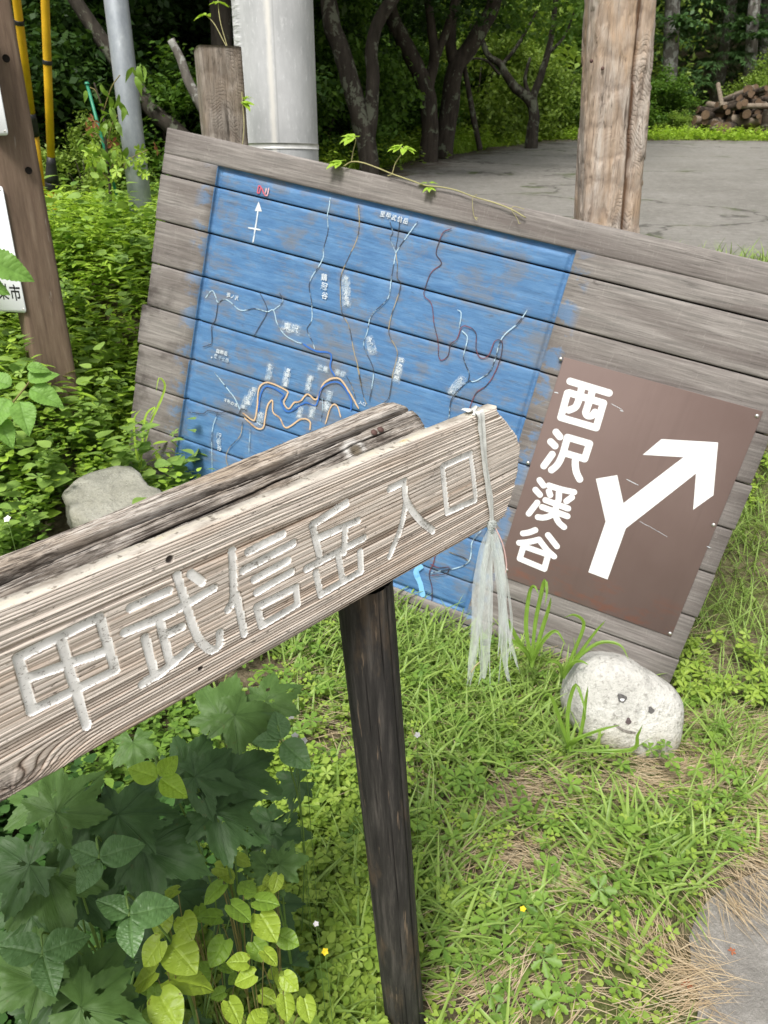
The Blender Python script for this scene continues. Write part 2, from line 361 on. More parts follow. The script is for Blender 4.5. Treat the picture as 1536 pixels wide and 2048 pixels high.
t = NT('blue_paint'); g1 = t.noise(t.map((2.5, 70, 70)), 1, 9, .72, .2); w1 = t.noise(t.map((5.5, 8.5, 6)), 1, 9, .74, .3); w2 = t.noise(t.map((1.6, 2.6, 2)), 1, 4, .6)
c = t.ramp(t.noise(t.map((9, 40, 9)), 1, 7, .7), [(.3, (.052, .135, .285)), (.52, (.080, .19, .365)), (.78, (.145, .275, .455))])
c = t.mix(t.ramp(w2, [(.5, 0.0), (.62, .5)]), c, (.085, .185, .33))
wear = t.math('ADD', w1, t.math('MULTIPLY', t.math('SUBTRACT', g1, .5), .42)); wear = t.math('ADD', wear, t.math('MULTIPLY', t.math('SUBTRACT', w2, .5), .35))
c = t.mix(t.ramp(wear, [(.50, 0.0), (.59, .5), (.72, .8)]), c, (.165, .165, .165))
c = t.mix(t.ramp(g1, [(.30, .35), (.45, 0.0)]), c, (.03, .05, .09))
c = t.mix(t.math('MULTIPLY', t.math('MULTIPLY', t.attr('worn'), t.ramp(g1, [(.42, 0.3), (.56, 1.0)])), .8), c, (.20, .17, .145))
c = t.mix(t.math('MULTIPLY', t.cracks((3, 80, 40), .012), .6), c, (.035, .06, .10)); t.base(c, .62, .3); t.bump(g1, .5, .004); M['blue'] = t.m

SEAMS = [1.409, 1.244, 1.073, .907, .737, .574, .407, .234, .063, -.110, -.173]
XL_END = [-2.400, -2.402, -2.398, -2.392, -2.417, -2.405, -2.402, -2.394, -2.386, -2.38]
BX0, BX1, BY1, BY0 = -2.160, -.775, 1.318, -.063        # painted field; -0.063 is its lower edge (up axis)
BEV = .020; DEP = .011; GAP = .0052
gp, bp = MB(), MB()
worn_v = []
def strip(xs, ys_, mb, zoff, sides):
    """front of one piece of plank as a height field with skirts down to the back"""
    xs = np.asarray(xs); ys_ = np.asarray(ys_)
    XX, YY = np.meshgrid(xs, ys_, indexing='ij')
    din = np.minimum(np.minimum(XX - BX0, BX1 - XX), np.minimum(BY1 - YY, YY - BY0))
    Z = np.interp(din, [0, .003, .015, BEV], [0, -.015, -.020, -DEP]) + zoff
    a = min(np.ptp(ys_) / 2, .004)
    Z = Z - .0035 * np.clip(1 - np.minimum(YY - ys_[0], ys_[-1] - YY) / .006, 0, 1) ** 2
    V = np.stack([XX, YY, Z], -1).reshape(-1, 3); nx, ny = len(xs), len(ys_)
    f = [tuple(q) for q in grid_faces(nx, ny)]
    ring = [i * ny for i in range(nx)] + [(nx - 1) * ny + j for j in range(1, ny)] + [i * ny + ny - 1 for i in range(nx - 2, -1, -1)] + [j for j in range(ny - 2, 0, -1)]
    b = V[ring].copy(); b[:, 2] = -.032; k = len(V); V = np.concatenate([V, b]); m = len(ring)
    f += [(ring[i], k + i, k + (i + 1) % m, ring[(i + 1) % m]) for i in range(m)]; f.append(tuple(range(k + m - 1, k - 1, -1)))
    mb.add(V, f)
for i in range(10):
    yt, yb = SEAMS[i] - (GAP / 2 if i else 0), SEAMS[i + 1] + (GAP / 2 if i < 9 else 0)
    zo = [0, .002, -.001, .001, -.002, 0.001, -.001, .002, -.0015, 0][i]
    xe = XL_END[i]; xr = [.004, -.002, .003, -.004, .004, 0, .003, -.002, .002, 0][i]
    yy = np.unique(np.concatenate([np.linspace(yb, yt, 7), [yb + .002, yb + .006, yt - .002, yt - .006]]))
    hasblue = yt > BY0 and yb < BY1
    if i == 0:
        strip(np.linspace(xe, xr, 20), np.unique(np.concatenate([[BY1, BY1 + .002], yy[yy > BY1 + .004]])), gp, zo, 1)
        lo = np.unique(np.concatenate([yy[yy < BY1 - .022], [BY1 - BEV, BY1 - .015, BY1 - .003, BY1]]))
    elif i >= 9 or not hasblue: lo = None
    else: lo = yy
    if i == 8 or (hasblue and yb < BY0 < yt):
        pass
    if i == 9: strip(np.linspace(xe, xr, 20), yy, gp, zo, 1)
    else:
        if yb < BY0 < yt:
            lo2 = np.unique(np.concatenate([yy[yy > BY0 + .022], [BY0, BY0 + .003, BY0 + .015, BY0 + BEV]])); dn = np.unique(np.concatenate([yy[yy < BY0 - .003], [BY0]]))
            strip(np.linspace(xe, xr, 20), dn, gp, zo, 1); lo = lo2
        strip(np.linspace(xe, BX0, 6), lo, gp, zo, 1); strip(np.linspace(BX1, xr, 8), lo, gp, zo, 1)
        strip(np.unique(np.concatenate([[BX0, BX0 + .003, BX0 + .015, BX0 + BEV, BX1 - BEV, BX1 - .015, BX1 - .003, BX1], np.linspace(BX0 + BEV, BX1 - BEV, 40)])), lo, bp, zo, 1)
# backing battens hold the planks together
link('plank_panel', gp.mesh('plank_panel', M['plank']), board)
for x in (-2.0, -1.2, -.35): part('batten', *box(.09, 1.5, .05, (x, .62, -.062), .004), M['plank'], board)
part('gap_shade_sheet', *box(2.36, 1.55, .004, (-1.2, .62, -.0345), 0), M['dark_hole'], board)  # near-black sheet added behind the planks as shade for the gaps

# carved lines: R5 etc. are the zoomed views they were measured in
def cv(pts, ox, oy, s): return [(ox + x / s, oy + y / s) for x, y in pts]
Z4 = (320, 300, 3.2); Z5 = (720, 380, 3.2); Z7 = (340, 640, 3.2); Z8 = (760, 1020, 4.518)
def line_mat(name, a, b, thr=.5, rough=.6):
    t = NT(name); n = t.noise(t.map((16, 16, 16)), 1, 3, .6); c = t.mix(t.ramp(n, [(thr - .04, 0.0), (thr + .04, 1.0)]), a, b); t.base(c, rough, .3); return t.m
LM = {'pale': line_mat('pale_blue_line', (.45, .62, .72), (.035, .04, .055), .50), 'dark': line_mat('dark_carved_line', (.035, .035, .045), (.30, .42, .5), .66),
      'yellow': line_mat('ochre_line', (.36, .29, .16), (.05, .045, .04), .50), 'red': line_mat('red_line', (.17, .05, .06), (.05, .03, .035), .50),
      'orange': line_mat('orange_line', (.62, .44, .27), (.42, .27, .16), .6), 'blue': line_mat('deep_blue_line', (.035, .14, .46), (.03, .09, .28), .6),
      'sky': line_mat('light_blue_line', (.22, .5, .78), (.12, .36, .66), .6), 'white': line_mat('chalk_white', (.62, .67, .70), (.32, .42, .52), .54),
      'redw': line_mat('pink_red_line', (.55, .10, .14), (.65, .40, .42), .55)}
LINES = [
 ('pale', 2.6, [(1085,300),(1075,370),(1065,420),(1070,520),(1040,630),(1040,680),(1015,735),(950,850),(965,980),(965,1090),(935,1150),(970,1230),(985,1275)], Z4),
 ('yellow', 2.6, [(1265,350),(1270,470),(1250,580),(1165,770),(1148,870),(1160,1040),(1205,1130),(1235,1280),(1265,1400),(1285,1510)], Z4),
 ('yellow', 2.4, [(1192,300),(1210,380),(1235,490),(1255,540)], Z7), ('yellow', 2.0, [(1125,360),(1160,430),(1185,510)], Z7),
 ('pale', 2.8, [(285,945),(325,900),(350,940),(365,975),(400,955),(440,970),(510,1025),(600,1015),(680,1035),(720,1025),(745,1110),(790,1180),(860,1225),(910,1240)], Z4),
 ('blue', 5.0, [(910,1240),(985,1285),(1085,1305),(1085,1390),(1115,1450)], Z4),
 ('dark', 2.6, [(365,975),(350,1080),(325,1130),(325,1230),(300,1250),(265,1260)], Z4), ('dark', 2.4, [(630,905),(680,1025),(630,1130),(590,1200)], Z4), ('pale', 2.2, [(755,905),(780,970),(720,1025)], Z4),
 ('pale', 2.2, [(185,195),(205,270),(190,310),(225,400)], Z5), ('dark', 2.2, [(255,170),(240,280),(225,380)], Z5), ('pale', 2.4, [(365,200),(300,290),(245,370),(225,410),(200,540),(190,620),(170,700),(70,800),(45,900),(20,1000),(80,1140),(70,1280),(55,1350)], Z5),
 ('yellow', 2.4, [(225,400),(235,480),(235,560),(255,620),(190,830),(185,930),(235,1040),(205,1180),(180,1330),(120,1380)], Z5),
 ('red', 2.7, [(585,245),(530,270),(500,340),(485,410),(518,470),(450,530),(410,640),(410,680),(455,730),(470,850),(495,960),(500,1060),(520,1090),(560,1060),(575,990),(620,950),(650,875),(700,880),(740,920),(740,1020),(770,1075),(820,1060),(860,970),(900,965),(910,1000),(895,1080),(860,1170),(810,1250),(740,1300),(700,1390),(680,1460)], Z5),
 ('pale', 2.6, [(620,765),(645,790),(632,885)], Z5), ('pale', 2.8, [(650,900),(685,950),(660,1070),(695,1170),(690,1225)], Z5),
 ('pale', 2.8, [(1070,765),(1010,850),(905,950),(860,1090),(820,1170),(730,1225),(690,1225),(620,1290),(580,1350),(550,1490),(430,1525),(365,1490)], Z5),
 ('red', 2.4, [(270,1480),(320,1455),(345,1465),(315,1510)], Z5),
 ('orange', 5.0, [(460,595),(520,640),(540,630),(555,540),(565,440),(620,400),(740,450),(745,480),(725,530),(755,568),(790,530),(830,520),(875,475),(925,510),(950,480),(985,400),(1075,375),(1150,470),(1205,570)], Z7),
 ('orange', 5.0, [(470,625),(545,690),(590,690),(605,620),(620,550),(650,515),(655,590),(700,630),(740,690),(835,635),(890,650),(890,705)], Z7), ('orange', 4.4, [(990,670),(1020,570),(1045,540),(1070,560),(1090,625)], Z7),
 ('blue', 4.2, [(560,590),(578,470),(620,425),(720,475),(705,520),(735,582),(780,580),(860,530),(930,545),(972,430),(1075,400),(1150,500),(1155,580)], Z7),
 ('pale', 3.0, [(280,335),(370,450),(415,510),(445,580)], Z7), ('dark', 2.4, [(110,590),(205,600),(240,580),(320,595),(380,585),(430,605),(455,570),(490,580)], Z7), ('pale', 2.2, [(300,595),(265,720),(265,970)], Z7),
 ('yellow', 2.4, [(460,650),(445,740),(375,820),(355,880),(365,935)], Z7), ('pale', 2.0, [(510,690),(500,850)], Z7), ('pale', 2.0, [(970,500),(975,560),(960,650)], Z7),
 ('red', 3.2, [(500,390),(480,480),(440,580),(465,690),(465,830)], Z8), ('sky', 12, [(380,500),(325,560),(365,680),(385,790)], Z8), ('red', 2.8, [(450,490),(530,525),(620,520),(590,580),(450,595)], Z8),
 ('yellow', 3.2, [(620,380),(680,405),(750,430),(800,460)], Z8), ('pale', 3.2, [(910,190),(830,290),(820,400),(790,480),(680,530),(620,540),(460,570)], Z8),
]
FIELD_Z = -DEP
def ribbon2d(pts, wd, z, wob=.25, seed=0, step=None):
    """flat painted ribbon along board-plane points, width in metres"""
    n = max(6, int(sum(math.dist(a, b) for a, b in zip(pts, pts[1:])) / .006))
    P = spline([(a, b, 0) for a, b in pts], n); P[:, :2] += .0012 * np.stack([fbm(np.arange(n) * .35, seed, 0, seed), fbm(np.arange(n) * .35, seed + 9, 0, seed + 5)], -1)
    T = np.gradient(P, axis=0); N = np.stack([-T[:, 1], T[:, 0]], -1); N /= np.linalg.norm(N, axis=1)[:, None] + 1e-9
    w = wd / 2 * (1 + wob * fbm(np.arange(n) * .3, seed * 1.7, 0, seed + 2)); w[0] *= .5; w[-1] *= .5
    L = np.concatenate([P[:, :2] + N * w[:, None], np.full((n, 1), z)], 1); Rr = np.concatenate([P[:, :2] - N * w[:, None], np.full((n, 1), z)], 1)
    V = np.stack([L, Rr], 1).reshape(-1, 3)
    return V, [(2 * i, 2 * i + 1, 2 * i + 3, 2 * i + 2) for i in range(n - 1)], P
lines3 = []; wornpts = []
for k, (m, wpx, pts, z) in enumerate(LINES):
    q = [bl(*p) for p in cv(pts, *z)]
    wd = wpx * 2.85 / F * {'orange': .62, 'sky': 1.0, 'blue': .7}.get(m, .58)
    V, f, P = ribbon2d(q, wd, FIELD_Z + .0032 + .00012 * k, seed=k); lines3.append((m, V, f))
    if m not in ('sky',): wornpts.append(P[::4, :2])
wornpts = np.concatenate(wornpts)
bmsh = bp.mesh('painted_map', M['blue'])
bv = bp.V()
# bare wood beside the carved lines where the paint has been rubbed away (finer copy of the field, so the wear has a shape)
fx, fy = [], []
me = bmsh
import bmesh as _bm
b_ = _bm.new(); b_.from_mesh(me)
for _ in range(2):
    _bm.ops.subdivide_edges(b_, edges=[e for e in b_.edges if e.calc_length() > .014], cuts=1, use_grid_fill=True)
b_.to_mesh(me); b_.free()
co = np.empty(len(me.vertices) * 3, np.float32); me.vertices.foreach_get('co', co); co = co.reshape(-1, 3)
dm = np.full(len(co), 9.0)
for k in range(0, len(wornpts), 60):
    d = np.min(np.hypot(co[:, None, 0] - wornpts[None, k:k + 60, 0], co[:, None, 1] - wornpts[None, k:k + 60, 1]), 1); dm = np.minimum(dm, d)
wn_ = np.clip(1 - dm / .022, 0, 1) * np.clip(.4 + 1.6 * fbm(co[:, 0] * 9, co[:, 1] * 9, 0, 31, 3), 0, 1)
a_ = me.attributes.new('worn', 'FLOAT', 'POINT'); a_.data.foreach_set('value', wn_.astype(np.float32))
pm = link('painted_map', me, board)
NMS = {'pale': 'stream_line', 'dark': 'ridge_line', 'yellow': 'footpath_line', 'red': 'route_line', 'orange': 'trail_line', 'blue': 'river_line', 'sky': 'river_line'}
for m, V, f in lines3: part(NMS[m], V, f, LM[m], pm)
# compass: N and arrow
def flat_stroke(pts, wpx, z, k): return ribbon2d([bl(*p) for p in pts], wpx * 2.7 / F, z, .12, k)[:2]
nb = MB(); ZN = FIELD_Z + .0034
for k, s in enumerate([[(616,272),(624,226)], [(616,272),(630,274)], [(630,274),(640,232)], [(624,226),(640,230)], [(640,232),(664,288)], [(664,288),(682,290)], [(682,290),(692,238)], [(676,240),(668,278)]]):
    nb.add(*flat_stroke(cv(s, *Z4), 2.6, ZN + .0002 * k, 70 + k))
link('north_letter', nb.mesh('north_letter', LM['redw']), pm)
ab = MB()
tri = [bl(*p) for p in cv([(625,328),(600,388),(646,392)], *Z4)]; ab.add([(a, b, ZN) for a, b in tri], [(0, 1, 2)])
for k, s in enumerate([[(622,385),(588,592)], [(558,496),(600,503),(640,512)]]): ab.add(*flat_stroke(cv(s, *Z4), 3.2, ZN + .0003 + .0002 * k, 90 + k))
link('compass_arrow', ab.mesh('compass_arrow', LM['white']), pm)

# hand painted place names
def text_mesh(s, bold=0.0):
    cu = bpy.data.curves.new('t', 'FONT'); cu.body = s; cu.size = 1.0; cu.align_x = 'CENTER'; cu.align_y = 'CENTER'; cu.resolution_u = 3; cu.offset = bold
    o = bpy.data.objects.new('t', cu); COL.objects.link(o); dg = bpy.context.evaluated_depsgraph_get(); dg.update()
    me = bpy.data.meshes.new_from_object(o.evaluated_get(dg)); v = np.array([q.co[:] for q in me.vertices], float).reshape(-1, 3); f = [tuple(p.vertices) for p in me.polygons]
    bpy.data.objects.remove(o); bpy.data.curves.remove(cu); bpy.data.meshes.remove(me); return v, f
def smear_mat():
    t = NT('chalk_smear'); n = t.noise(t.map((60, 60, 60)), 1, 5, .7); X = t.xyz('Generated')
    e = None
    for i in (0, 1):
        q = t.math('SUBTRACT', 1.0, t.math('ABSOLUTE', t.math('MULTIPLY', t.math('SUBTRACT', X[i], .5), 2.0))); e = q if e is None else t.math('MINIMUM', e, q)
    t.base(t.mix(n, (.42, .55, .66), (.75, .8, .82)), .8, .1)
    t.l(t.math('MULTIPLY', t.ramp(n, [(.38, .05), (.66, .6)]), t.ramp(e, [(0, 0.0), (.35, 1.0)])), t.p.inputs['Alpha']); return t.m
SM = smear_mat()
NAMES = [  # text, first char px, step px, char px, smear
 ('至甲武信岳', (764,429), (11.5,3.2), 12, 0), ('鶏冠谷', (646,556), (1,18), 14.5, 0), ('徳ちゃん新道', (690,558), (.4,9.6), 11, 1), ('東沢', (573,654), (15,5), 15, 1),
 ('釜ノ沢', (455,591), (8,2.4), 9.5, 0), ('国師岳', (434,703), (8,2.6), 8.5, 0), ('奥千丈岳', (430,713), (7.5,3), 8.5, 0), ('ヌク沢', (738,681), (2.6,10), 11, 1),
 ('戸渡尾根', (800,722), (-3,12), 12, 1), ('久渡沢', (921,762), (-8,10), 12, 1), ('恋糸の滝', (538,733), (-1,7.5), 9, 1), ('竜神の滝', (574,742), (-2,9), 10, 1),
 ('貞泉の滝', (619,756), (-1.6,7.5), 9, 1), ('三重の滝', (657,788), (-2,9.5), 10, 1), ('五段の滝', (505,779), (-3.5,9), 9.5, 1), ('七ツ釜', (492,797), (-3.5,9), 8.5, 1),
 ('方杖橋', (520,830), (-2,8), 9, 1), ('母胎淵', (599,817), (-1.5,8), 9, 1), ('人面洞', (624,814), (-1.5,9), 9, 1), ('二俣', (640,736), (9,3), 9, 1), ('吊橋', (674,745), (9,3), 9, 1),
 ('不動の滝', (449,801), (7,3.2), 8, 0), ('行者谷', (435,872), (1,12.5), 12, 0), ('入口', (720,806), (7,3), 8, 0), ('・', (421,716), (1,1), 12, 0)]
for k, (s, (x, y), (sx, sy), cp, sm) in enumerate(NAMES):
    mb = MB()
    for i, ch in enumerate(s):
        px, py = x + sx * i + random.uniform(-.6, .6), y + sy * i + random.uniform(-.6, .6)
        a = np.array(bl(px, py)); d = (hit(px, py, BO, BN) - C0) @ FW; size = cp * d / F
        v, f = text_mesh(ch, .012); ang = random.uniform(-.12, .12)
        q = np.stack([v[:, 0] * math.cos(ang) - v[:, 1] * math.sin(ang), v[:, 0] * math.sin(ang) + v[:, 1] * math.cos(ang)], -1) * size * random.uniform(.95, 1.1)
        q[:, 0] *= .95; mb.add(np.c_[q + a, np.full(len(q), FIELD_Z + .0042)], f)
    link('place_name', mb.mesh('place_name', LM['white']), pm)
    if sm:
        p0 = np.array((x, y)); p1 = p0 + np.array((sx, sy)) * (len(s) - 1); dr = nrm(p1 - p0) if len(s) > 1 else np.array([1., 0]); pe = np.array([-dr[1], dr[0]])
        qs = [p0 - dr * cp * .9 + pe * cp * .8, p0 - dr * cp * .9 - pe * cp * .8, p1 + dr * cp * .9 - pe * cp * .8, p1 + dr * cp * .9 + pe * cp * .8]
        part('chalk_smear', [(*bl(*q), FIELD_Z + .0037) for q in qs], [(0, 1, 2, 3)], SM, pm)

# ------------------------------------------------------------------ brown metal direction sign bolted to the board
t = NT('brown_enamel'); n = t.noise(t.map((2, 1.5, 2)), 1, 5, .6); c = t.ramp(n, [(.35, (.138, .096, .084)), (.62, (.166, .119, .105))])
st = t.noise(t.map((30, 2.0, 20)), 1, 4, .6); c = t.mix(t.ramp(st, [(.55, 0.0), (.75, .35)]), c, (.122, .086, .076))
rs = t.noise(t.map((9, 22, 9), loc=(0, 0, 3)), 1, 6, .7); Y = t.xyz()[1]
mr = t.new('ShaderNodeMapRange'); t.l(Y, mr.inputs[0]); mr.inputs[1].default_value = .16; mr.inputs[2].default_value = .0
c = t.mix(t.math('MULTIPLY', t.ramp(rs, [(.5, 0.0), (.62, .7)]), mr.outputs[0]), c, (.22, .09, .06))
t.base(c, t.ramp(n, [(.3, .55), (.7, .68)]), .22); M['brown_enamel'] = t.m
SGC = [bl(1115, 705), bl(1522, 827), bl(1343, 1276), bl(1007, 1149)]
sx0, sx1 = (SGC[0][0] + SGC[3][0]) / 2, (SGC[1][0] + SGC[2][0]) / 2; sy0, sy1 = (SGC[2][1] + SGC[3][1]) / 2, (SGC[0][1] + SGC[1][1]) / 2
SO = board_w(sx0, sy0, .004)
sign = thing('direction_sign', 'brown metal sign with white lettering and a forked white arrow, bolted to the plank board', 'sign', SO, (BA, -BB, -BN))
SW, SH = sx1 - sx0, sy1 - sy0
v, f = box(SW, SH, .003, (SW / 2, SH / 2, .0015), .0008); part('plate', v, f, M['brown_enamel'], sign)
Zs1 = (1080, 740, 8.904); Zs2 = (1020, 940, 9.306); Z6 = (960, 680, 2.667)
SPO = SO - BN * .003
def sl_(x, y): p = loc_(sign, hit(x, y, SPO, BN)); return p[0], p[1]
def capsule(pts, r, z, smooth=True):
    q = [sl_(*p) for p in pts]; n = max(8, 8 * len(q)); P = spline([(a, b, 0) for a, b in q], n)[:, :2] if smooth and len(q) > 2 else np.array(q, float)
    if not smooth or len(q) < 3: P = np.array(q, float)
    T = np.gradient(P, axis=0); T /= np.linalg.norm(T, axis=1)[:, None]; N = np.stack([-T[:, 1], T[:, 0]], -1)
    out = [P[i] + N[i] * r for i in range(len(P))]; a0 = math.atan2(N[-1, 1], N[-1, 0]); out += [P[-1] + r * np.array([math.cos(a0 - s), math.sin(a0 - s)]) for s in np.linspace(0, math.pi, 12)[1:-1]]
    out += [P[i] - N[i] * r for i in range(len(P) - 1, -1, -1)]; a1 = math.atan2(-N[0, 1], -N[0, 0]); out += [P[0] + r * np.array([math.cos(a1 - s), math.sin(a1 - s)]) for s in np.linspace(0, math.pi, 12)[1:-1]]
    m = len(P); cap0 = 10
    V = [(*p, z) for p in out]; f = [(i, 2 * m + cap0 - 1 - i, 2 * m + cap0 - 2 - i, i + 1) for i in range(m - 1)]
    f.append(tuple(range(m - 1, m + cap0 + 1))); f.append((2 * m + cap0 - 1,) + tuple(range(2 * m + cap0, 2 * m + 2 * cap0)) + (0,))
    f = [q if k < m - 1 else q[::-1] for k, q in enumerate(f)]
    return np.array(V), f
CH = [[(Zs1, [(535,200),(1230,410)], 0), (Zs1, [(520,405),(1130,590)], 0), (Zs1, [(1130,590),(1000,1030)], 0), (Zs1, [(1000,1030),(370,845)], 0), (Zs1, [(370,845),(490,410)], 0), (Zs1, [(520,405),(490,412)], 0),
       (Zs1, [(745,300),(715,450),(690,540),(630,660),(515,715)], 1), (Zs1, [(935,360),(890,520),(835,690),(815,760),(850,812),(915,815),(950,790),(978,752)], 1)],
      [(Zs1, [(285,1105),(355,1190)], 0), (Zs1, [(190,1275),(268,1352)], 0), (Zs1, [(218,1500),(68,1708)], 0), (Zs1, [(490,1198),(882,1312)], 0), (Zs1, [(882,1312),(795,1583)], 0), (Zs1, [(795,1583),(450,1480)], 0),
       (Zs1, [(490,1198),(435,1400),(395,1520),(340,1640),(280,1720),(205,1780)], 1), (Zs1, [(640,1540),(628,1660),(640,1780),(665,1860),(708,1945)], 1)],
      [(Zs2, [(552,188),(625,287)], 0), (Zs2, [(475,368),(557,460)], 0), (Zs2, [(508,606),(350,812)], 0), (Zs2, [(725,288),(860,332),(1000,372),(1190,412)], 1), (Zs2, [(725,395),(748,465)], 0), (Zs2, [(912,420),(905,560)], 0),
       (Zs2, [(1150,508),(1052,580)], 0), (Zs2, [(662,560),(1080,715)], 0), (Zs2, [(600,688),(1068,858)], 0), (Zs2, [(885,590),(850,720),(790,820),(700,870),(600,885),(520,875)], 1), (Zs2, [(845,790),(865,890),(920,985),(1005,1060)], 1)],
      [(Zs2, [(242,1180),(360,1160),(470,1118)], 1), (Zs2, [(708,1210),(872,1420)], 0), (Zs2, [(170,1355),(300,1345),(430,1322),(540,1292)], 1), (Zs2, [(540,1292),(620,1400),(700,1500),(820,1608)], 1), (Zs2, [(260,1420),(690,1570)], 0),
       (Zs2, [(248,1430),(182,1648)], 0), (Zs2, [(182,1648),(640,1840)], 0), (Zs2, [(705,1600),(640,1840)], 0)]]
for k, ch in enumerate(CH):
    mb = MB()
    for j, (zv, pts, sm) in enumerate(ch):
        r = (60 if zv is Zs1 else 57) / zv[2] * 2.72 / F
        mb.add(*capsule(cv(pts, *zv), r, .0034 + .0001 * j, bool(sm)))
    link('letter', mb.mesh('letter', M['white_letter']), sign)
ar = [sl_(*p) for p in cv([(618,740),(732,720),(765,870),(1085,625),(868,612),(968,528),(1270,546),(1245,828),(1137,905),(1152,712),(778,1005),(680,1277),(578,1238),(670,968)], *Z6)]
b_ = _bm.new(); vs = [b_.verts.new((a, b, .0036)) for a, b in ar]; fc_ = b_.faces.new(vs[::-1]); fc_.normal_update(); _bm.ops.triangulate(b_, faces=b_.faces[:]); me = bpy.data.meshes.new('arrow'); b_.to_mesh(me); b_.free(); me.materials.append(M['white_letter'])
if me.polygons[0].normal.z < 0: me.flip_normals()
link('arrow', me, sign)
def dome(r, h, n=12):
    V = [(0, 0, h)]; f = []
    for k, (rr, z) in enumerate(((.55, .85), (.88, .5), (1.0, .15), (1.05, 0))): V += [(r * rr * math.cos(a), r * rr * math.sin(a), h * z) for a in np.arange(n) * 2 * math.pi / n]
    f += [(0, 1 + i, 1 + (i + 1) % n) for i in range(n)]
    for k in range(3): f += [(1 + k * n + i, 1 + (k + 1) * n + i, 1 + (k + 1) * n + (i + 1) % n, 1 + k * n + (i + 1) % n) for i in range(n)]
    return np.array(V), f
for x, y in ((1121, 718), (1514, 832), (1056, 926), (1427, 1050), (1340, 1267), (1013, 1140)):
    a, b = sl_(x, y); v, f = dome(.0068, .004); part('bolt', v + np.array([a, b, .003]), f, M['steel'], sign, smooth=True)
# nicks and scratches in the enamel, and the scored line across the first letter
for k, (p, w) in enumerate([([(395,278),(418,284)], 1.6), ([(700,340),(760,372)], .9), ([(745,375),(765,380)], 1.2), ([(780,742),(845,775)], 1.0), ([(850,965),(1000,1050)], .5), ([(1210,1100),(1230,1108)], 1.1), ([(990,700),(1000,708)], 1.4), ([(300,455),(330,468)], .7)]):
    q = [sl_(*c_) for c_ in cv(p, *Z6)]; V, f, _ = ribbon2d(q, w * 2.7 / F, .0033, .5, 200 + k); part('scratch', V, f, LM['white'], sign)
# ------------------------------------------------------------------ weathered finger post in front
D1 = nrm(ray(2448, 218)); zz = np.array([0, 0, 1.]); D2 = nrm(zz - D1 * (D1 @ zz)); DN = np.cross(D1, D2)
if DN[1] > 0: DN = -DN                       # toward the viewer
PT = np.array([-0.02706174, 0.93618944, 1.1050386]); PB = np.array([0.0465, 1.011, 0.0])
OP = PT + DN * .05
DX = D1 if np.cross(D1, D2) @ DN > 0 else -D1
finger = thing('fingerpost', 'weathered fingerpost whose ridged plank has carved white characters, on a dark round post', 'signpost', OP, (D1, D2, DN) if np.cross(D1, D2) @ DN > 0 else (D1, D2, np.cross(D1, D2)))
def fl(x, y): p = loc_(finger, hit(x, y, OP, DN)); return p[0], p[1]
V0, V1 = .0375, .2275
ENDP = sorted([(fl(x, y)[1], fl(x, y)[0]) for x, y in ((998, 822), (1030, 862), (1043, 893), (1036, 950), (1024, 1000), (1010, 1036), (985, 1051))])
ev = np.array([e[0] for e in ENDP]); eu = np.array([e[1] for e in ENDP])
K1 = (0, 1050, 2.954); K2 = (480, 780, 2.648)
CHAR = [
 [(K1, [(110,785),(190,1100)]), (K1, [(110,785),(590,545)]), (K1, [(590,545),(685,860)]), (K1, [(170,905),(640,740)]), (K1, [(190,1100),(685,860)]), (K1, [(365,690),(430,910),(515,1190)])],
 [(K1, [(775,490),(1000,390)]), (K1, [(740,635),(1000,525),(1265,375)]), (K1, [(1050,300),(1090,430),(1130,560),(1180,680),(1250,742),(1300,710),(1300,640)]), (K1, [(1130,290),(1195,338)]), (K1, [(860,668),(915,880)]), (K1, [(945,565),(1005,800)]), (K1, [(990,645),(1075,605)]), (K1, [(845,940),(960,870),(1130,725)])],
 [(K1, [(1375,155),(1383,420),(1350,500)]), (K1, [(1400,420),(1447,645)]), (K2, [(45,858),(228,765)]), (K2, [(20,955),(285,812)]), (K2, [(78,1003),(255,905)]), (K2, [(92,1072),(275,965)]), (K2, [(92,1150),(118,1250)]), (K2, [(92,1150),(300,1045)]), (K2, [(300,1045),(308,1130)]), (K2, [(118,1250),(308,1135)])],
 [(K2, [(565,600),(480,655),(385,715)]), (K2, [(385,715),(425,880)]), (K2, [(415,785),(628,692)]), (K2, [(560,745),(555,860)]), (K2, [(355,948),(660,785)]), (K2, [(525,880),(545,1000)]), (K2, [(405,970),(430,1085)]), (K2, [(430,1085),(640,962)]), (K2, [(638,860),(645,962)])],
 [(K2, [(795,525),(872,485)]), (K2, [(872,485),(885,590),(955,690),(1025,748)]), (K2, [(880,600),(855,730),(795,880)])],
 [(K2, [(1075,405),(1225,335)]), (K2, [(1075,405),(1100,650)]), (K2, [(1225,335),(1255,580)]), (K2, [(1100,650),(1255,580)])]]
du, dv = .0011, .00052
us = np.arange(-.80, .305, du); vs_ = np.arange(V0, V1 + dv / 2, dv)
UU, VV = np.meshgrid(us, vs_, indexing='ij')
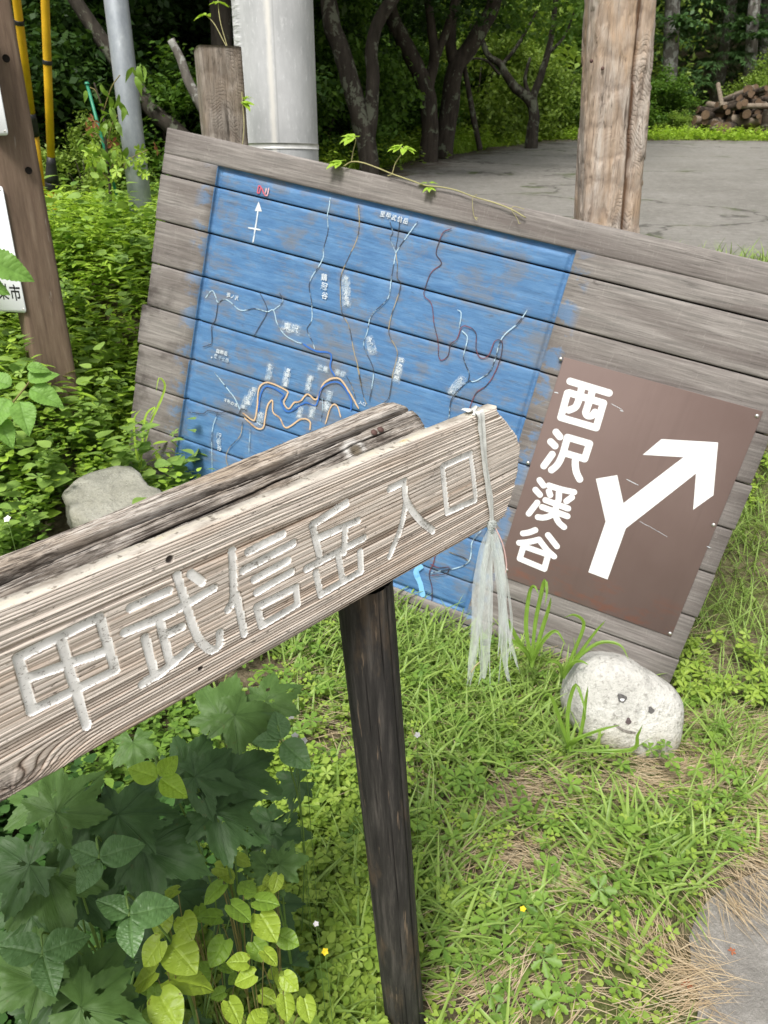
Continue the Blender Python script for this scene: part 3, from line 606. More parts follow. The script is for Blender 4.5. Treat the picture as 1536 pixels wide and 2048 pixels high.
# growth rings cut lengthwise: wavy, tight toward both edges, broad in the middle, swirling round a knot at the lower left
ku, kv = fl(25, 1580); gk = np.exp(-(((UU - ku) / .05) ** 2 + ((VV - kv) / .022) ** 2))
wv = VV + .0035 * fbm(UU * 2.2, VV * 6, 0, 3, 3) + .0011 * fbm(UU * 9, VV * 30, 0, 4, 3) + gk * .03
mid = np.clip(1 - np.abs((wv - .145) / .055), 0, 1)
spac = .0045 + .006 * mid
s1 = np.linspace(-.1, .4, 2001); m1_ = np.clip(1 - np.abs((s1 - .145) / .055), 0, 1); ph1 = np.cumsum(1 / (.0037 + .0034 * m1_)) * (s1[1] - s1[0])
ph = np.interp(wv, s1, ph1) + .45 * fbm(np.interp(wv, s1, ph1) * .45, UU * .8, 0, 12, 2)
fr = ph - np.floor(ph); rid = np.floor(ph)
amp = .45 + .75 * _h(rid, rid * 0, rid * 0, 5)
prof = np.clip(1 - np.abs(fr * 2 - 1) ** 3.2, 0, 1) ** .8            # pale rounded ridge with a thin dark groove between
edge_amp = np.where(VV < .10, 1.25, np.where(VV > .185, .8, .45)) * (1 - .0 * mid)
fib = fbm(UU * 22, VV * 900, 0, 8, 3); fib2 = fbm(UU * 7, VV * 260, 0, 18, 3)
crk = np.clip(fbm(UU * 2.2, VV * 130, 0, 44, 2) - .30, 0, 1) * 6
HH = (.0016 * prof * amp * edge_amp - .0016 * edge_amp + .00035 * fib + .0004 * fib2 - .0012 * np.clip(crk, 0, 1))
HH -= .002 * np.clip(1 - (V1 - VV) / .006, 0, 1) ** 2 + .002 * np.clip(1 - (VV - V0) / .006, 0, 1) ** 2
HH -= gk * .0016 * np.clip(fbm(np.arctan2(VV - kv, (UU - ku) * .5) * 4, np.hypot(VV - kv, UU - ku) * 10, 0, 6, 3) * 3, -0.3, 1)
for x, y, r in ((340, 1119, .0042), (402, 1338, .0030), (500, 1272, .0)):
    if r: a, b = fl(x, y); HH -= .006 * np.clip(1 - (np.hypot(UU - a, (VV - b) * 1.0) / r) ** 4, 0, 1)
# carved characters: round-bottomed gouge strokes
dmin = np.full(UU.shape, 9.0); cid = np.full(UU.shape, -1); RG = .0055
for k, ch in enumerate(CHAR):
    for zv, pts in ch:
        q = [fl(*p) for p in cv(pts, *zv)]
        if len(q) > 2: q = [tuple(p[:2]) for p in spline([(a, b, 0) for a, b in q], 14)]
        lo = np.min(q, 0) - .02; hi = np.max(q, 0) + .02
        i0, i1 = np.searchsorted(us, (lo[0], hi[0])); j0, j1 = np.searchsorted(vs_, (lo[1], hi[1]))
        A = UU[i0:i1, j0:j1]; B_ = VV[i0:i1, j0:j1]; dd = np.full(A.shape, 9.0)
        for (ax, ay), (bx, by) in zip(q, q[1:]):
            ex, ey = bx - ax, by - ay; t_ = np.clip(((A - ax) * ex + (B_ - ay) * ey) / (ex * ex + ey * ey + 1e-12), 0, 1)
            dd = np.minimum(dd, np.hypot(A - ax - ex * t_, B_ - ay - ey * t_))
        w = dmin[i0:i1, j0:j1]; c_ = cid[i0:i1, j0:j1]; m_ = dd < w; w[m_] = dd[m_]; c_[m_ & (dd < RG * 1.6)] = k
rg = RG * (1 + .04 * fbm(UU * 60, VV * 60, 0, 15, 2))
groove = np.clip(1 - (dmin / rg) ** 9, 0, 1); ing = dmin < rg
HH = HH * (1 - .96 * np.clip(groove * 4, 0, 1)) - .0021 * groove + np.where(ing, .00015 * fbm(UU * 150, VV * 150, 0, 20, 2), 0)
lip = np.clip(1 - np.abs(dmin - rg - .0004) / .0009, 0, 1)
UE = np.interp(VV, ev, eu) + .0035 * (prof - .5) * np.clip((.215 - VV) / .05, 0, 1) + .004 * fbm(VV * 60, 0 * VV, 0, 2, 2)
ub = .17; U2 = np.where(UU > ub, ub + (UU - ub) * (UE - ub) / (us[-1] - ub), UU)
HH -= .004 * np.clip(1 - (UE - U2) / .008, 0, 1) ** 2
PV = np.stack([U2, VV, HH], -1).reshape(-1, 3); nu_, nv_ = len(us), len(vs_)
PF = grid_faces(nu_, nv_)
fm = ing.ravel()[PF].sum(1) >= 3; fk = np.where(fm, cid.ravel()[PF[:, 0]], -1)
def sub(faces, V, **attrs):
    idx = np.unique(faces); mp = np.full(len(V), -1); mp[idx] = np.arange(len(idx)); return V[idx], mp[faces], {k: a.ravel()[idx] for k, a in attrs.items()}
rim_shade_mask = np.clip(lip * .95 * np.clip(fbm(UU * 60, VV * 70, 0, 23, 2) * 2 + .55, 0, 1), 0, 1)  # dark outline round the strokes: groove-edge shade put into the wood colour
t = NT('silvered_ridged_wood')
g = t.noise(t.map((9, 340, 200)), 1, 8, .7); g2 = t.noise(t.map((3, 22, 10)), 1, 5, .6, .4); r_ = t.attr('ring')
c = t.ramp(r_, [(.0, (.055, .038, .03)), (.20, (.18, .13, .10)), (.36, (.43, .35, .285)), (.76, (.67, .60, .53))])
c = t.mix(t.ramp(g, [(.34, .5), (.50, 0.0)]), c, (.16, .12, .10))
c = t.mix(t.ramp(g2, [(.48, 0.0), (.66, .55)]), c, (.42, .295, .205))
g3 = t.noise(t.map((6, 14, 9), loc=(3, 1, 0)), 1, 5, .6); c = t.mix(t.ramp(g3, [(.54, 0.0), (.7, .5)]), c, (.30, .275, .25))
sp = t.noise(t.map((60, 220, 100)), 1, 4, .7); c = t.mix(t.ramp(sp, [(.61, 0.0), (.68, .8)]), c, (.06, .048, .04))
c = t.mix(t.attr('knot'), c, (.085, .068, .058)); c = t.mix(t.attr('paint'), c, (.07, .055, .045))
c = t.mix(t.math('MULTIPLY', t.cracks((4, 150, 60), .010), .85), c, (.04, .03, .025)); t.base(c, .9, .15); t.bump(g, .5, .0012); M['ridged'] = t.m
t = NT('worn_white_paint'); n = t.noise(t.map((260, 420, 260)), 1, 4, .7); n2 = t.noise(t.map((30, 34, 30)), 1, 4, .6)
c = t.ramp(n2, [(.35, (.64, .63, .60)), (.6, (.84, .83, .805))]); c = t.mix(t.ramp(t.math('ADD', n, t.math('MULTIPLY', t.math('SUBTRACT', n2, .5), -.5)), [(.59, 0.0), (.65, .8)]), c, (.17, .15, .13))
t.base(c, .75, .2); M['worn_white'] = t.m
knotc = np.clip(gk * 1.6 - .55, 0, 1) * np.clip(.3 + 2.5 * np.abs(fbm(np.arctan2(VV - kv, (UU - ku) * .5) * 5, np.hypot(VV - kv, UU - ku) * 60, 0, 6, 3)), 0, 1) * .8
for x, y, r in ((340, 1119, .0046), (402, 1338, .0034)):
    a, b = fl(x, y); knotc = np.maximum(knotc, np.clip((1 - (np.hypot(UU - a, VV - b) / r)) * 6, 0, 1) * .9)
ringc = np.clip(prof * (.60 + .36 * amp) * (.78 + .22 * (edge_amp < 1)) + .22 * (edge_amp < 1) + .18 * fib2 - .6 * np.clip(crk, 0, 1), 0, 1)
v_, f_, at_ = sub(PF[~fm], PV, ring=ringc, paint=rim_shade_mask * (~ing), knot=knotc)
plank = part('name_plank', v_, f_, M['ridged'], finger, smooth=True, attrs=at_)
for k in range(6):
    v_, f_, at_ = sub(PF[fk == k], PV); part('carved_character', v_, f_, M['worn_white'], plank, smooth=True)
# plank edges and back
ring_i = [i * nv_ for i in range(nu_)] + [(nu_ - 1) * nv_ + j for j in range(1, nv_)] + [i * nv_ + nv_ - 1 for i in range(nu_ - 2, -1, -1)] + [j for j in range(nv_ - 2, 0, -1)]
E0 = PV[ring_i]; E1 = E0.copy(); E1[:, 2] = -.022; m_ = len(E0)
t = NT('lichened_edge'); n = t.noise(t.map((14, 40, 40)), 1, 6, .7); c = t.ramp(n, [(.3, (.26, .22, .18)), (.5, (.52, .48, .42)), (.62, (.62, .57, .46)), (.72, (.55, .40, .15))]); n5 = t.noise(t.map((90, 90, 90)), 1, 4); c = t.mix(t.ramp(n5, [(.58, 0.0), (.66, .7)]), c, (.10, .08, .06)); t.base(c, .9, .1); t.bump(n5, .6, .002); M['edge'] = t.m
part('plank_edge', np.concatenate([E0, E1]), [(i, m_ + i, m_ + (i + 1) % m_, (i + 1) % m_) for i in range(m_)] + [tuple(range(2 * m_ - 1, m_ - 1, -1))], M['edge'], plank)

# split log the plank is nailed to
LR = .060; LW = -.085
ul = np.arange(-.82, .125, .0014); nth = 760; th = np.linspace(0, 2 * np.pi, nth, endpoint=False)
UL, TH = np.meshgrid(ul, th, indexing='ij'); vc = .186 + (UL - .05) * .0385
w1_ = TH + .10 * fbm(UL * 4, np.cos(TH) * 2, np.sin(TH) * 2, 21, 3)
gr = fbm(UL * 4.5, np.cos(w1_) * 26, np.sin(w1_) * 26, 22, 4); gr2 = fbm(UL * 16, np.cos(w1_) * 75, np.sin(w1_) * 75, 23, 3)
LRr = LR * (1 + .05 * fbm(UL * 2, np.cos(TH), np.sin(TH), 24, 3)) + .0032 * gr + .0014 * gr2
def check(th0, wid, dep, u0, u1, sd):
    global LRr, lcr
    path = th0 + .16 * fbm(UL * 2.6, 0 * UL, 0, sd, 3) + .03 * fbm(UL * 22, 0 * UL, 0, sd + 1, 2)
    k = np.clip((UL - u0) / .05, 0, 1) * np.clip((u1 - UL) / .05, 0, 1)
    q = np.clip(1 - np.abs(TH - path) / (wid * (.35 + .65 * k)), 0, 1) * k
    LRr = LRr - dep * q ** .7; lcr = np.maximum(lcr, np.clip(q * 2.6, 0, 1))
lcr = np.zeros_like(UL)
for fu, fa, thr, dp, sd in ((4.0, 14, .022, .0035, 81), (6.5, 30, .030, .0018, 83), (9, 55, .040, .0010, 85)):
    q = np.clip(1 - np.abs(fbm(UL * fu, np.cos(w1_) * fa, np.sin(w1_) * fa, sd, 2)) / thr, 0, 1) * np.clip(.3 + 2.2 * fbm(UL * 3, np.cos(TH) * 4, np.sin(TH) * 4, sd + 1, 2), 0, 1)
    LRr = LRr - dp * q; lcr = np.maximum(lcr, q * .85)
check(R(70), .12, .028, -1.2, .16, 61); check(R(112), .022, .006, -.6, -.05, 62); check(R(48), .026, .007, -.75, .08, 63); check(R(98), .015, .004, -.9, .09, 64); check(R(30), .02, .005, -.3, .09, 66); check(R(126), .016, .004, -.9, -.2, 67); check(R(60), .012, .003, -.5, .02, 68)
endf = np.clip((UL - (.125 - .02)) / .02, 0, 1); LRr *= (1 - .16 * endf ** 2.2)
# knot seen from the front
kx, ky = 709, 903
def log_hit(x, y):
    o = loc_(finger, C0); d = ray(x, y) @ FR[finger.name][1].T
    s = np.linspace(.3, 2, 6000); q = o + d * s[:, None]; rr = np.hypot(q[:, 2] - LW, q[:, 1] - (.186 + (q[:, 0] - .05) * .0385))
    i = np.argmax(rr < LR); p = q[i]; return p[0], math.atan2(p[1] - (.186 + (p[0] - .05) * .0385), p[2] - LW)
kn = log_hit(kx, ky); dk = np.hypot(UL - kn[0], (TH - kn[1]) * LR)
LRr += .004 * np.exp(-(dk / .018) ** 2) - .003 * np.clip(1 - dk / .009, 0, 1); lk = np.clip(1.25 - dk / .009, 0, 1); lkr = np.exp(-((dk - .013) / .0045) ** 2)
LV = np.stack([UL, vc + LRr * np.sin(TH), LW + LRr * np.cos(TH)], -1).reshape(-1, 3)
LFc = grid_faces(len(ul), nth, True)[:, ::-1]
t = NT('split_log_wood'); g = t.math('ADD', t.math('MULTIPLY', t.noise(t.map((8, 420, 420)), 1, 7, .72), .72), t.math('MULTIPLY', t.noise(t.map((5, 120, 120)), 1, 8, .75, .3), .28)); g2 = t.noise(t.map((3.5, 12, 12)), 1, 5, .6)
c = t.ramp(g, [(.36, (.10, .08, .065)), (.45, (.34, .295, .25)), (.52, (.50, .455, .405)), (.62, (.66, .62, .57))])
c = t.mix(t.ramp(g2, [(.48, 0.0), (.62, .75)]), c, (.40, .32, .24)); g4 = t.noise(t.map((10, 50, 50)), 1, 6, .75); c = t.mix(t.ramp(g4, [(.55, 0.0), (.64, .8)]), c, (.075, .06, .05))
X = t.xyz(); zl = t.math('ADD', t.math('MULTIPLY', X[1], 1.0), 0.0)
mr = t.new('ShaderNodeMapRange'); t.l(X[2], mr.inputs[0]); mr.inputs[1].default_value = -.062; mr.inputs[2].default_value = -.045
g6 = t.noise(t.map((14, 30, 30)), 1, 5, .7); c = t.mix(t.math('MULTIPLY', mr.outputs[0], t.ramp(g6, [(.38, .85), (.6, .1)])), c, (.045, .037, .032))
c = t.mix(t.attr('ring'), c, (.02, .015, .012)); c = t.mix(t.attr('knot'), c, (.15, .125, .09)); c = t.mix(t.attr('halo'), c, (.66, .64, .60))
for sc_, w_, l_ in (((3.5, 75, 75), .020, (0, 0, 0)), ((5, 150, 150), .022, (2, 0, 0)), ((7, 260, 260), .030, (4, 0, 0))):
    c = t.mix(t.math('MULTIPLY', t.cracks(sc_, w_, l_, [(.30, 0.0), (.5, 1.0)]), .85), c, (.05, .038, .03))
c = t.mix(t.attr('knot'), c, (.15, .125, .09)); t.base(c, .9, .12); t.bump(g, .9, .004); M['log'] = t.m
log = part('split_log', LV, LFc, M['log'], finger, smooth=True, attrs={'ring': lcr, 'knot': lk, 'halo': lkr * .8})
nn_ = len(ul); capr = []
cv_, cf_ = [], []
for kk, fr_ in enumerate(np.linspace(1, 0, 7)):
    ring = LV[(nn_ - 1) * nth:(nn_) * nth]; ctr = ring.mean(0); q = ctr + (ring - ctr) * fr_; q[:, 0] += .004 * (1 - fr_) + .002 * fbm(q[:, 1] * 200, q[:, 2] * 200, 0, 4, 2); cv_.append(q)
cv_ = np.concatenate(cv_); cf_ = grid_faces(7, nth, True)
part('cut_end', cv_, cf_[:, ::-1], M['log'], log, smooth=True)
for x, y in ((747, 867), (760, 861)):
    u_, th_ = log_hit(x, y); v, f = dome(.0046, .003, 10); nrm_ = np.array([0, math.sin(th_), math.cos(th_)]); ax = np.array([1., 0, 0]); ay = np.cross(nrm_, ax)
    cpos = np.array([u_, .186 + (u_ - .05) * .0385 + (LR + .002) * math.sin(th_), LW + (LR + .002) * math.cos(th_)])
    part('nail', cpos + v[:, :1] * ax + v[:, 1:2] * ay + v[:, 2:] * nrm_, f, M['rust'], log, smooth=True)

# dark round post
ax = nrm(PT - PB); L0 = -.25; L1 = 1.135
pl = np.linspace(L0, L1, 420); nth = 150; th = np.linspace(0, 2 * np.pi, nth, endpoint=False); PL, TH = np.meshgrid(pl, th, indexing='ij')
e1 = nrm(np.cross(ax, FW)); e2 = np.cross(ax, e1)      # e2 faces away or toward the viewer
if e2 @ FW > 0: e2 = -e2
if np.cross(e1, e2) @ ax < 0: e1 = -e1
PR = .0405 + .0012 * fbm(PL * 3, np.cos(TH) * 2, np.sin(TH) * 2, 71, 3) + .0006 * fbm(PL * 6, np.cos(TH) * 30, np.sin(TH) * 30, 72, 3)
sgn = 1 if e1 @ RT > 0 else -1
def angpx(s): return math.pi / 2 - math.asin(max(-1, min(1, s))) * sgn     # s = -1 left edge .. 1 right edge
pc = np.zeros_like(PL)
for s0, w0, d0, a0, b0, sd in ((.18, .018, .004, .0, .78, 5), (-.25, .012, .002, .65, 1.15, 6), (.80, .045, .007, -.1, 1.2, 7), (.45, .03, .003, .95, 1.2, 8), (-.1, .012, .002, -.1, .35, 9), (.05, .01, .002, .55, 1.2, 11)):
    path = angpx(s0) + .10 * fbm(PL * 1.6, 0 * PL, 0, sd, 3); q = np.clip(1 - np.abs(TH - path) / w0, 0, 1) * np.clip((PL - a0) / .08, 0, 1) * np.clip((b0 - PL) / .08, 0, 1)
    PR = PR - d0 * q; pc = np.maximum(pc, q)
V = PB + ax * PL[..., None] + (e1 * np.cos(TH)[..., None] + e2 * np.sin(TH)[..., None]) * PR[..., None]
t = NT('charred_post'); g = t.noise(t.map((70, 8, 70), rot=(R(4), R(-2), 0)), 1, 8, .75) if False else t.noise(t.map((75, 4.5, 75)), 1, 8, .75); g2 = t.noise(t.map((16, 5, 16)), 1, 6, .65)
c = t.ramp(g, [(.33, (.012, .011, .011)), (.5, (.034, .031, .029)), (.72, (.10, .09, .08))])
c = t.mix(t.ramp(g2, [(.54, 0.0), (.68, .65)]), c, (.12, .083, .052)); c = t.mix(t.ramp(t.noise(t.map((110, 8, 110)), 1, 4, .6), [(.64, 0.0), (.70, .7)]), c, (.22, .16, .11))
c = t.mix(t.attr('ring'), c, (.006, .005, .005)); t.base(c, .72, .3); t.bump(g, .6, .003); M['dark_post'] = t.m
FRf = loc_(finger, V.reshape(-1, 3))
post_o = thing  # (kept simple: post is a part of the fingerpost)
pme = part('post', FRf, np.concatenate([grid_faces(420, nth, True)[:, ::-1]]), M['dark_post'], finger, smooth=True, attrs={'ring': np.clip(pc * 1.5, 0, 1)})

# ------------------------------------------------------------------ plastic tape tied round the plank
t = NT('frosted_plastic_tape'); n = t.noise(t.map((90, 90, 14)), 1, 5, .7); n2 = t.noise(t.map((160, 160, 60)), 1, 3, .6)
t.base(t.ramp(n, [(.3, (.62, .66, .64)), (.7, (.72, .755, .735))]), .3, .5); t.bump(n2, .45, .003)
tr = t.new('ShaderNodeBsdfTranslucent'); tr.inputs[0].default_value = (.68, .73, .70, 1); tp = t.new('ShaderNodeBsdfTransparent')
m1 = t.new('ShaderNodeMixShader'); m1.inputs[0].default_value = .45; t.l(t.p.outputs[0], m1.inputs[1]); t.l(tr.outputs[0], m1.inputs[2])
m2 = t.new('ShaderNodeMixShader'); t.l(t.ramp(n, [(.3, .62), (.7, .42)]), m2.inputs[0]); t.l(m1.outputs[0], m2.inputs[1]); t.l(tp.outputs[0], m2.inputs[2]); t.l(m2.outputs[0], t.out.inputs[0]); M['tape'] = t.m
M['tape_band'] = plain('tape_band', (.62, .63, .60), .4, .4, var=.12, scale=90)
OT = OP + DN * .004
kp = hit(985, 1050, OT, DN); tape = thing('plastic_tape', 'whitish frosted plastic tape tied round the plank end, its tassel of shredded strips hanging down', 'tape', kp)
def tpt(x, y, off=.004): return hit(x, y, OP + DN * off, DN)
def strap(pts, wid, n=40, face=None, seed=0, wav=.15, rag=0.0, fold=0.0):
    P = spline(pts, n); T = np.gradient(P, axis=0); T /= np.linalg.norm(T, axis=1)[:, None]; fc = -FW if face is None else face
    S = np.cross(T, fc[None]); S /= np.linalg.norm(S, axis=1)[:, None]; Nn = np.cross(S, T)
    s = np.linspace(0, 1, n); w = np.interp(s, np.linspace(0, 1, len(np.atleast_1d(wid))), np.atleast_1d(wid)) if not np.isscalar(wid) else np.full(n, wid)
    w = w * (1 + wav * fbm(s * 5, seed, 0, seed)); m = 9; V = np.zeros((n, m, 3))
    for j in range(m):
        a = j / (m - 1) - .5; V[:, j] = P + S * (w * a)[:, None] + Nn * (fold * w * np.cos(a * 7 + 2 * s * 2 + seed) * .5 + .0025 * fbm(s * 9, a * 4 + seed, 0, seed + 3))[:, None]
    if rag: V[-1, :, :] += T[-1] * (rag * rng.uniform(-1, 1, m))[:, None]
    return V.reshape(-1, 3), grid_faces(n, m)
topb = tpt(960, 829, .004)
bnd = [topb - DN * .03 + D2 * .003, topb - DN * .012 + D2 * .004, topb + D2 * .002] + [tpt(*p, .005) for p in ((963, 850), (967, 900), (975, 960), (982, 1010))] + [tpt(984, 1046, .005)]
v, f = strap(bnd, [.016, .016, .016, .0125, .012, .0115, .009], 60, DN, 3, .12, 0, .12); part('band', loc_(tape, v), f, M['tape_band'], tape, smooth=True)
kb = MB()
for k in range(3):
    c_ = tpt(984, 1048 + 5 * k, .006); v, f = tube([c_ + D1 * (.006 * math.cos(a) * (1 if k % 2 else .8)) + D2 * (.004 * math.sin(a)) + DN * .004 * math.sin(a * 2) for a in np.linspace(0, 6.3, 14)], .0028, 6); kb.add(loc_(tape, v), f)
link('knot', kb.mesh('knot', M['tape'], True), tape)
TD = 1.163
STR = [ # path px, widths px
 ([(980,1056),(966,1100),(958,1170),(952,1250),(945,1330),(940,1362)], [6,26,34,30,20,10]), ([(984,1056),(976,1110),(975,1190),(972,1270),(966,1340),(962,1358)], [6,26,34,28,18,12]),
 ([(980,1056),(970,1120),(965,1200),(960,1280),(952,1340),(948,1360)], [6,20,28,26,14,8]), ([(990,1058),(1000,1110),(1003,1190),(1004,1270),(1012,1330),(1020,1365)], [6,18,22,20,14,6]),
 ([(990,1058),(996,1120),(996,1200),(990,1280),(990,1340),(988,1362)], [6,20,26,26,18,10]), ([(992,1058),(1004,1120),(1008,1200),(1018,1270),(1028,1310),(1034,1336)], [5,12,14,12,9,4]),
 ([(988,1060),(990,1140),(992,1220),(998,1290),(1002,1340),(1004,1362)], [5,18,22,20,14,8]), ([(986,1060),(984,1150),(980,1240),(978,1310),(976,1350),(974,1364)], [5,16,20,18,12,6]),
 ([(992,1060),(1006,1130),(1005,1230),(1012,1290),(1022,1335),(1026,1352)], [4,10,12,12,8,4]), ([(978,1060),(964,1140),(958,1230),(948,1300),(938,1345)], [4,10,12,9,4])]
for k, (p, w) in enumerate(STR[i] for i in (0, 1, 3, 5, 9)):
    dd = TD - .006 + .0022 * (k % 5); pts = [at(x + 1.5 * math.sin(k * 3 + i), y, dd + .004 * math.sin(k + i * 1.3)) for i, (x, y) in enumerate(p)]
    v, f = strap(pts, [q * .74 * TD / F for q in w], 60, None, 11 + k, .30, .012, .16); part('shredded_strip', loc_(tape, v), f, M['tape'], tape, smooth=True)
for k in range(9):
    x0 = 986 + random.uniform(-6, 8); x1 = x0 + random.uniform(-30, 34); xe = x1 + random.uniform(-10, 12); ye = random.uniform(1300, 1372)
    v, f = strap([at(x0, 1058, TD), at((x0 + x1) / 2, 1130, TD - .004 * (k % 3)), at(x1, 1240, TD - .004 * (k % 4)), at(xe, ye, TD - .005)], [q * TD / F for q in (3, 6, 5, 4, 2)], 40, None, 90 + k, .4, .006, .3); part('frayed_strand', loc_(tape, v), f, M['tape'], tape, smooth=True)
v, f = tube(spline([at(990, 1054, TD), at(1006, 1090, TD), at(1013, 1130, TD), at(1010, 1148, TD)], 24), .0011, 5); part('cord_end', loc_(tape, v), f, plain('reddish_cord', (.5, .34, .31), .6), tape)
v, f = tube(spline([at(942, 1345, TD - .01), at(950, 1333, TD - .012), at(959, 1324, TD - .01)], 12), .0008, 5); part('straw_bit', loc_(tape, v), f, plain('straw_bit', (.45, .36, .2), .8), tape)

# ------------------------------------------------------------------ standing posts and poles
def column(name, base, top, radf, nth, nz, mat, parent, attrs=None, thru=None):
    """round or sided shaft: radf(theta, s) gives the radius; the seam at theta = -pi/2 faces the viewer"""
    A = nrm(np.asarray(top) - np.asarray(base)); Ln = np.linalg.norm(np.asarray(top) - np.asarray(base))
    fx = nrm(np.cross(np.array([0, 1., 0]), A)); fy = np.cross(A, fx)
    s = np.linspace(0, Ln, nz); th = np.linspace(0, 2 * np.pi, nth, endpoint=False); S, T = np.meshgrid(s, th, indexing='ij'); Rr = radf(T, S)
    V = np.asarray(base) + A * S[..., None] + (fx * np.cos(T)[..., None] + fy * np.sin(T)[..., None]) * Rr[..., None]
    V = V.reshape(-1, 3); f = [tuple(q[::-1]) for q in grid_faces(nz, nth, True)]; f = [q[::-1] for q in f] if False else f
    f += [tuple(range(nth)), tuple(range(len(V) - 1, len(V) - nth - 1, -1))]
    f = [q[::-1] for q in f]
    return part(name, loc_(parent, V), f, mat, parent, smooth=True, attrs=attrs(S, T) if attrs else None)
def vert_base(x, y, d, drop): p = at(x, y, d); return np.array([p[0], p[1], p[2] - drop])
# utility pole wrapped in galvanised sheet
t = NT('galvanised_wrap'); n = t.noise(t.map((7, 7, 2.2)), 1, 6, .65); n2 = t.noise(t.map((60, 60, 22)), 1, 5, .7); X = t.xyz()
c = t.ramp(n, [(.3, (.36, .37, .375)), (.7, (.58, .585, .59))]); c = t.mix(t.ramp(n2, [(.55, 0.0), (.68, .5)]), c, (.70, .71, .71))
q = t.noise(t.map((14, 14, 6)), 1, 5, .7); sx = t.math('ABSOLUTE', t.math('ADD', X[0], t.math('MULTIPLY', t.math('SUBTRACT', q, .5), .035)))
c = t.mix(t.ramp(sx, [(.004, .85), (.02, 0.0)]), c, (.74, .72, .67)); sx2 = t.math('ABSOLUTE', t.math('SUBTRACT', X[0], .022)); c = t.mix(t.ramp(sx2, [(.0, .6), (.004, 0.0)]), c, (.30, .30, .30))
rp_ = t.noise(t.map((9, 9, 60), rot=(0, .25, 0)), 1, 3, .5, .6); mr = t.new('ShaderNodeMapRange'); t.l(X[0], mr.inputs[0]); mr.inputs[1].default_value = -.125; mr.inputs[2].default_value = -.15
hgt = t.math('ADD', t.math('MULTIPLY', rp_, mr.outputs[0]), t.math('MULTIPLY', n2, .12)); c = t.mix(t.math('MULTIPLY', mr.outputs[0], t.ramp(rp_, [(.5, 0.0), (.56, .45)])), c, (.78, .79, .79))
t.base(c, .72, .25, .0); t.bump(hgt, .8, .012); M['galv_wrap'] = t.m
pc_ = at(559, 285, 3.72); up = thing('utility_pole', 'thick pale grey utility pole sheathed in sheet metal behind the plank board', 'pole', (pc_[0], pc_[1], .5))
b0 = np.array([pc_[0] , pc_[1], .45]); t0 = np.array([pc_[0] + .0, pc_[1], 7.0])
column('pole_shaft', b0, t0, lambda T, S: .1905 - .0035 * (S - 1) + 0 * T, 64, 40, M['galv_wrap'], up)
zb = pc_[2] - .02
column('strap', (pc_[0], pc_[1], zb - .012), (pc_[0], pc_[1], zb + .012), lambda T, S: .1925 + 0 * T, 64, 3, plain('strap_metal', (.62, .62, .60), .5, .4, .2), up)
# timber stub and tall hewn timber behind the board
def hewn_mat(name, cols, warm, arcs=True):
    t = NT(name); g = t.noise(t.map((38, 38, 5)), 1, 8, .72, .4); b = t.noise(t.map((7, 7, 2.5)), 1, 5, .6, .6)
    c = t.ramp(g, [(.3, cols[0]), (.5, cols[1]), (.72, cols[2])]); c = t.mix(t.ramp(b, [(.46, 0.0), (.62, .8)]), c, warm)
    X = t.xyz(); q0 = t.noise(t.map((9, 9, 2.2)), 1, 3, .5); zz_ = t.math('ADD', t.math('ADD', X[2], t.math('MULTIPLY', t.math('MULTIPLY', X[0], X[0]), 7.0)), t.math('MULTIPLY', q0, .30))
    sw = t.math('SINE', t.math('MULTIPLY', zz_, 430.0)); swm = t.math('MULTIPLY', t.ramp(sw, [(.25, 0.0), (.9, 1.0)]), t.ramp(t.noise(t.map((11, 11, 5), loc=(5, 0, 1)), 1, 4, .6), [(.50, 0.0), (.64, 1.0)]))
    wv = t.new('ShaderNodeTexWave'); wv.wave_type = 'RINGS'; wv.rings_direction = 'Y'; wv.inputs['Scale'].default_value = 5.5; wv.inputs['Distortion'].default_value = 9; wv.inputs['Detail'].default_value = 4; wv.inputs['Detail Scale'].default_value = 1.6
    t.l(t.map((1, 1, .55), loc=(.05, 0, .2)), wv.inputs['Vector']); w = wv.outputs['Fac']; c = t.mix(t.ramp(w, [(.0, .28), (.22, 0.0)]), c, (.10, .07, .05))
    c = t.mix(t.math('MULTIPLY', swm, .24), c, tuple(x * .8 for x in cols[0])); ck = t.noise(t.map((60, 60, 3.0), loc=(2, 2, 2)), 1, 6, .7, .5); c = t.mix(t.ramp(ck, [(.60, 0.0), (.66, .75)]), c, tuple(x * .45 for x in cols[0]))
    for sc_, w_, l_ in (((60, 60, 2.2), .016, (0, 0, 0)), ((130, 130, 5), .02, (2, 0, 0))): c = t.mix(t.math('MULTIPLY', t.cracks(sc_, w_, l_), .75), c, tuple(x * .4 for x in cols[0]))
    c = t.mix(t.attr('ring'), c, (.075, .034, .014)); t.base(c, .9, .15)
    t.bump(t.math('ADD', t.math('ADD', t.math('MULTIPLY', w, .3), t.math('MULTIPLY', swm, -.22)), t.math('SUBTRACT', g, ck)), .9, .008); return t.m
M['hewn_grey'] = hewn_mat('hewn_grey_timber', [(.10, .083, .068), (.26, .225, .19), (.43, .385, .335)], (.27, .21, .155))
M['hewn_warm'] = hewn_mat('hewn_warm_timber', [(.18, .14, .11), (.42, .355, .30), (.60, .545, .48)], (.45, .32, .215))
def sq(T, a, b, p=7.0, rot=0.0): c_, s_ = np.abs(np.cos(T - rot)) / a, np.abs(np.sin(T - rot)) / b; return (c_ ** p + s_ ** p) ** (-1 / p)
ps = at(449, 285, 3.22); stub = thing('timber_stub', 'short grey hewn timber stub with a slanting top beside the sheathed pole', 'post', (ps[0], ps[1], .6))
hgt_top = at(449, 108, 3.22)
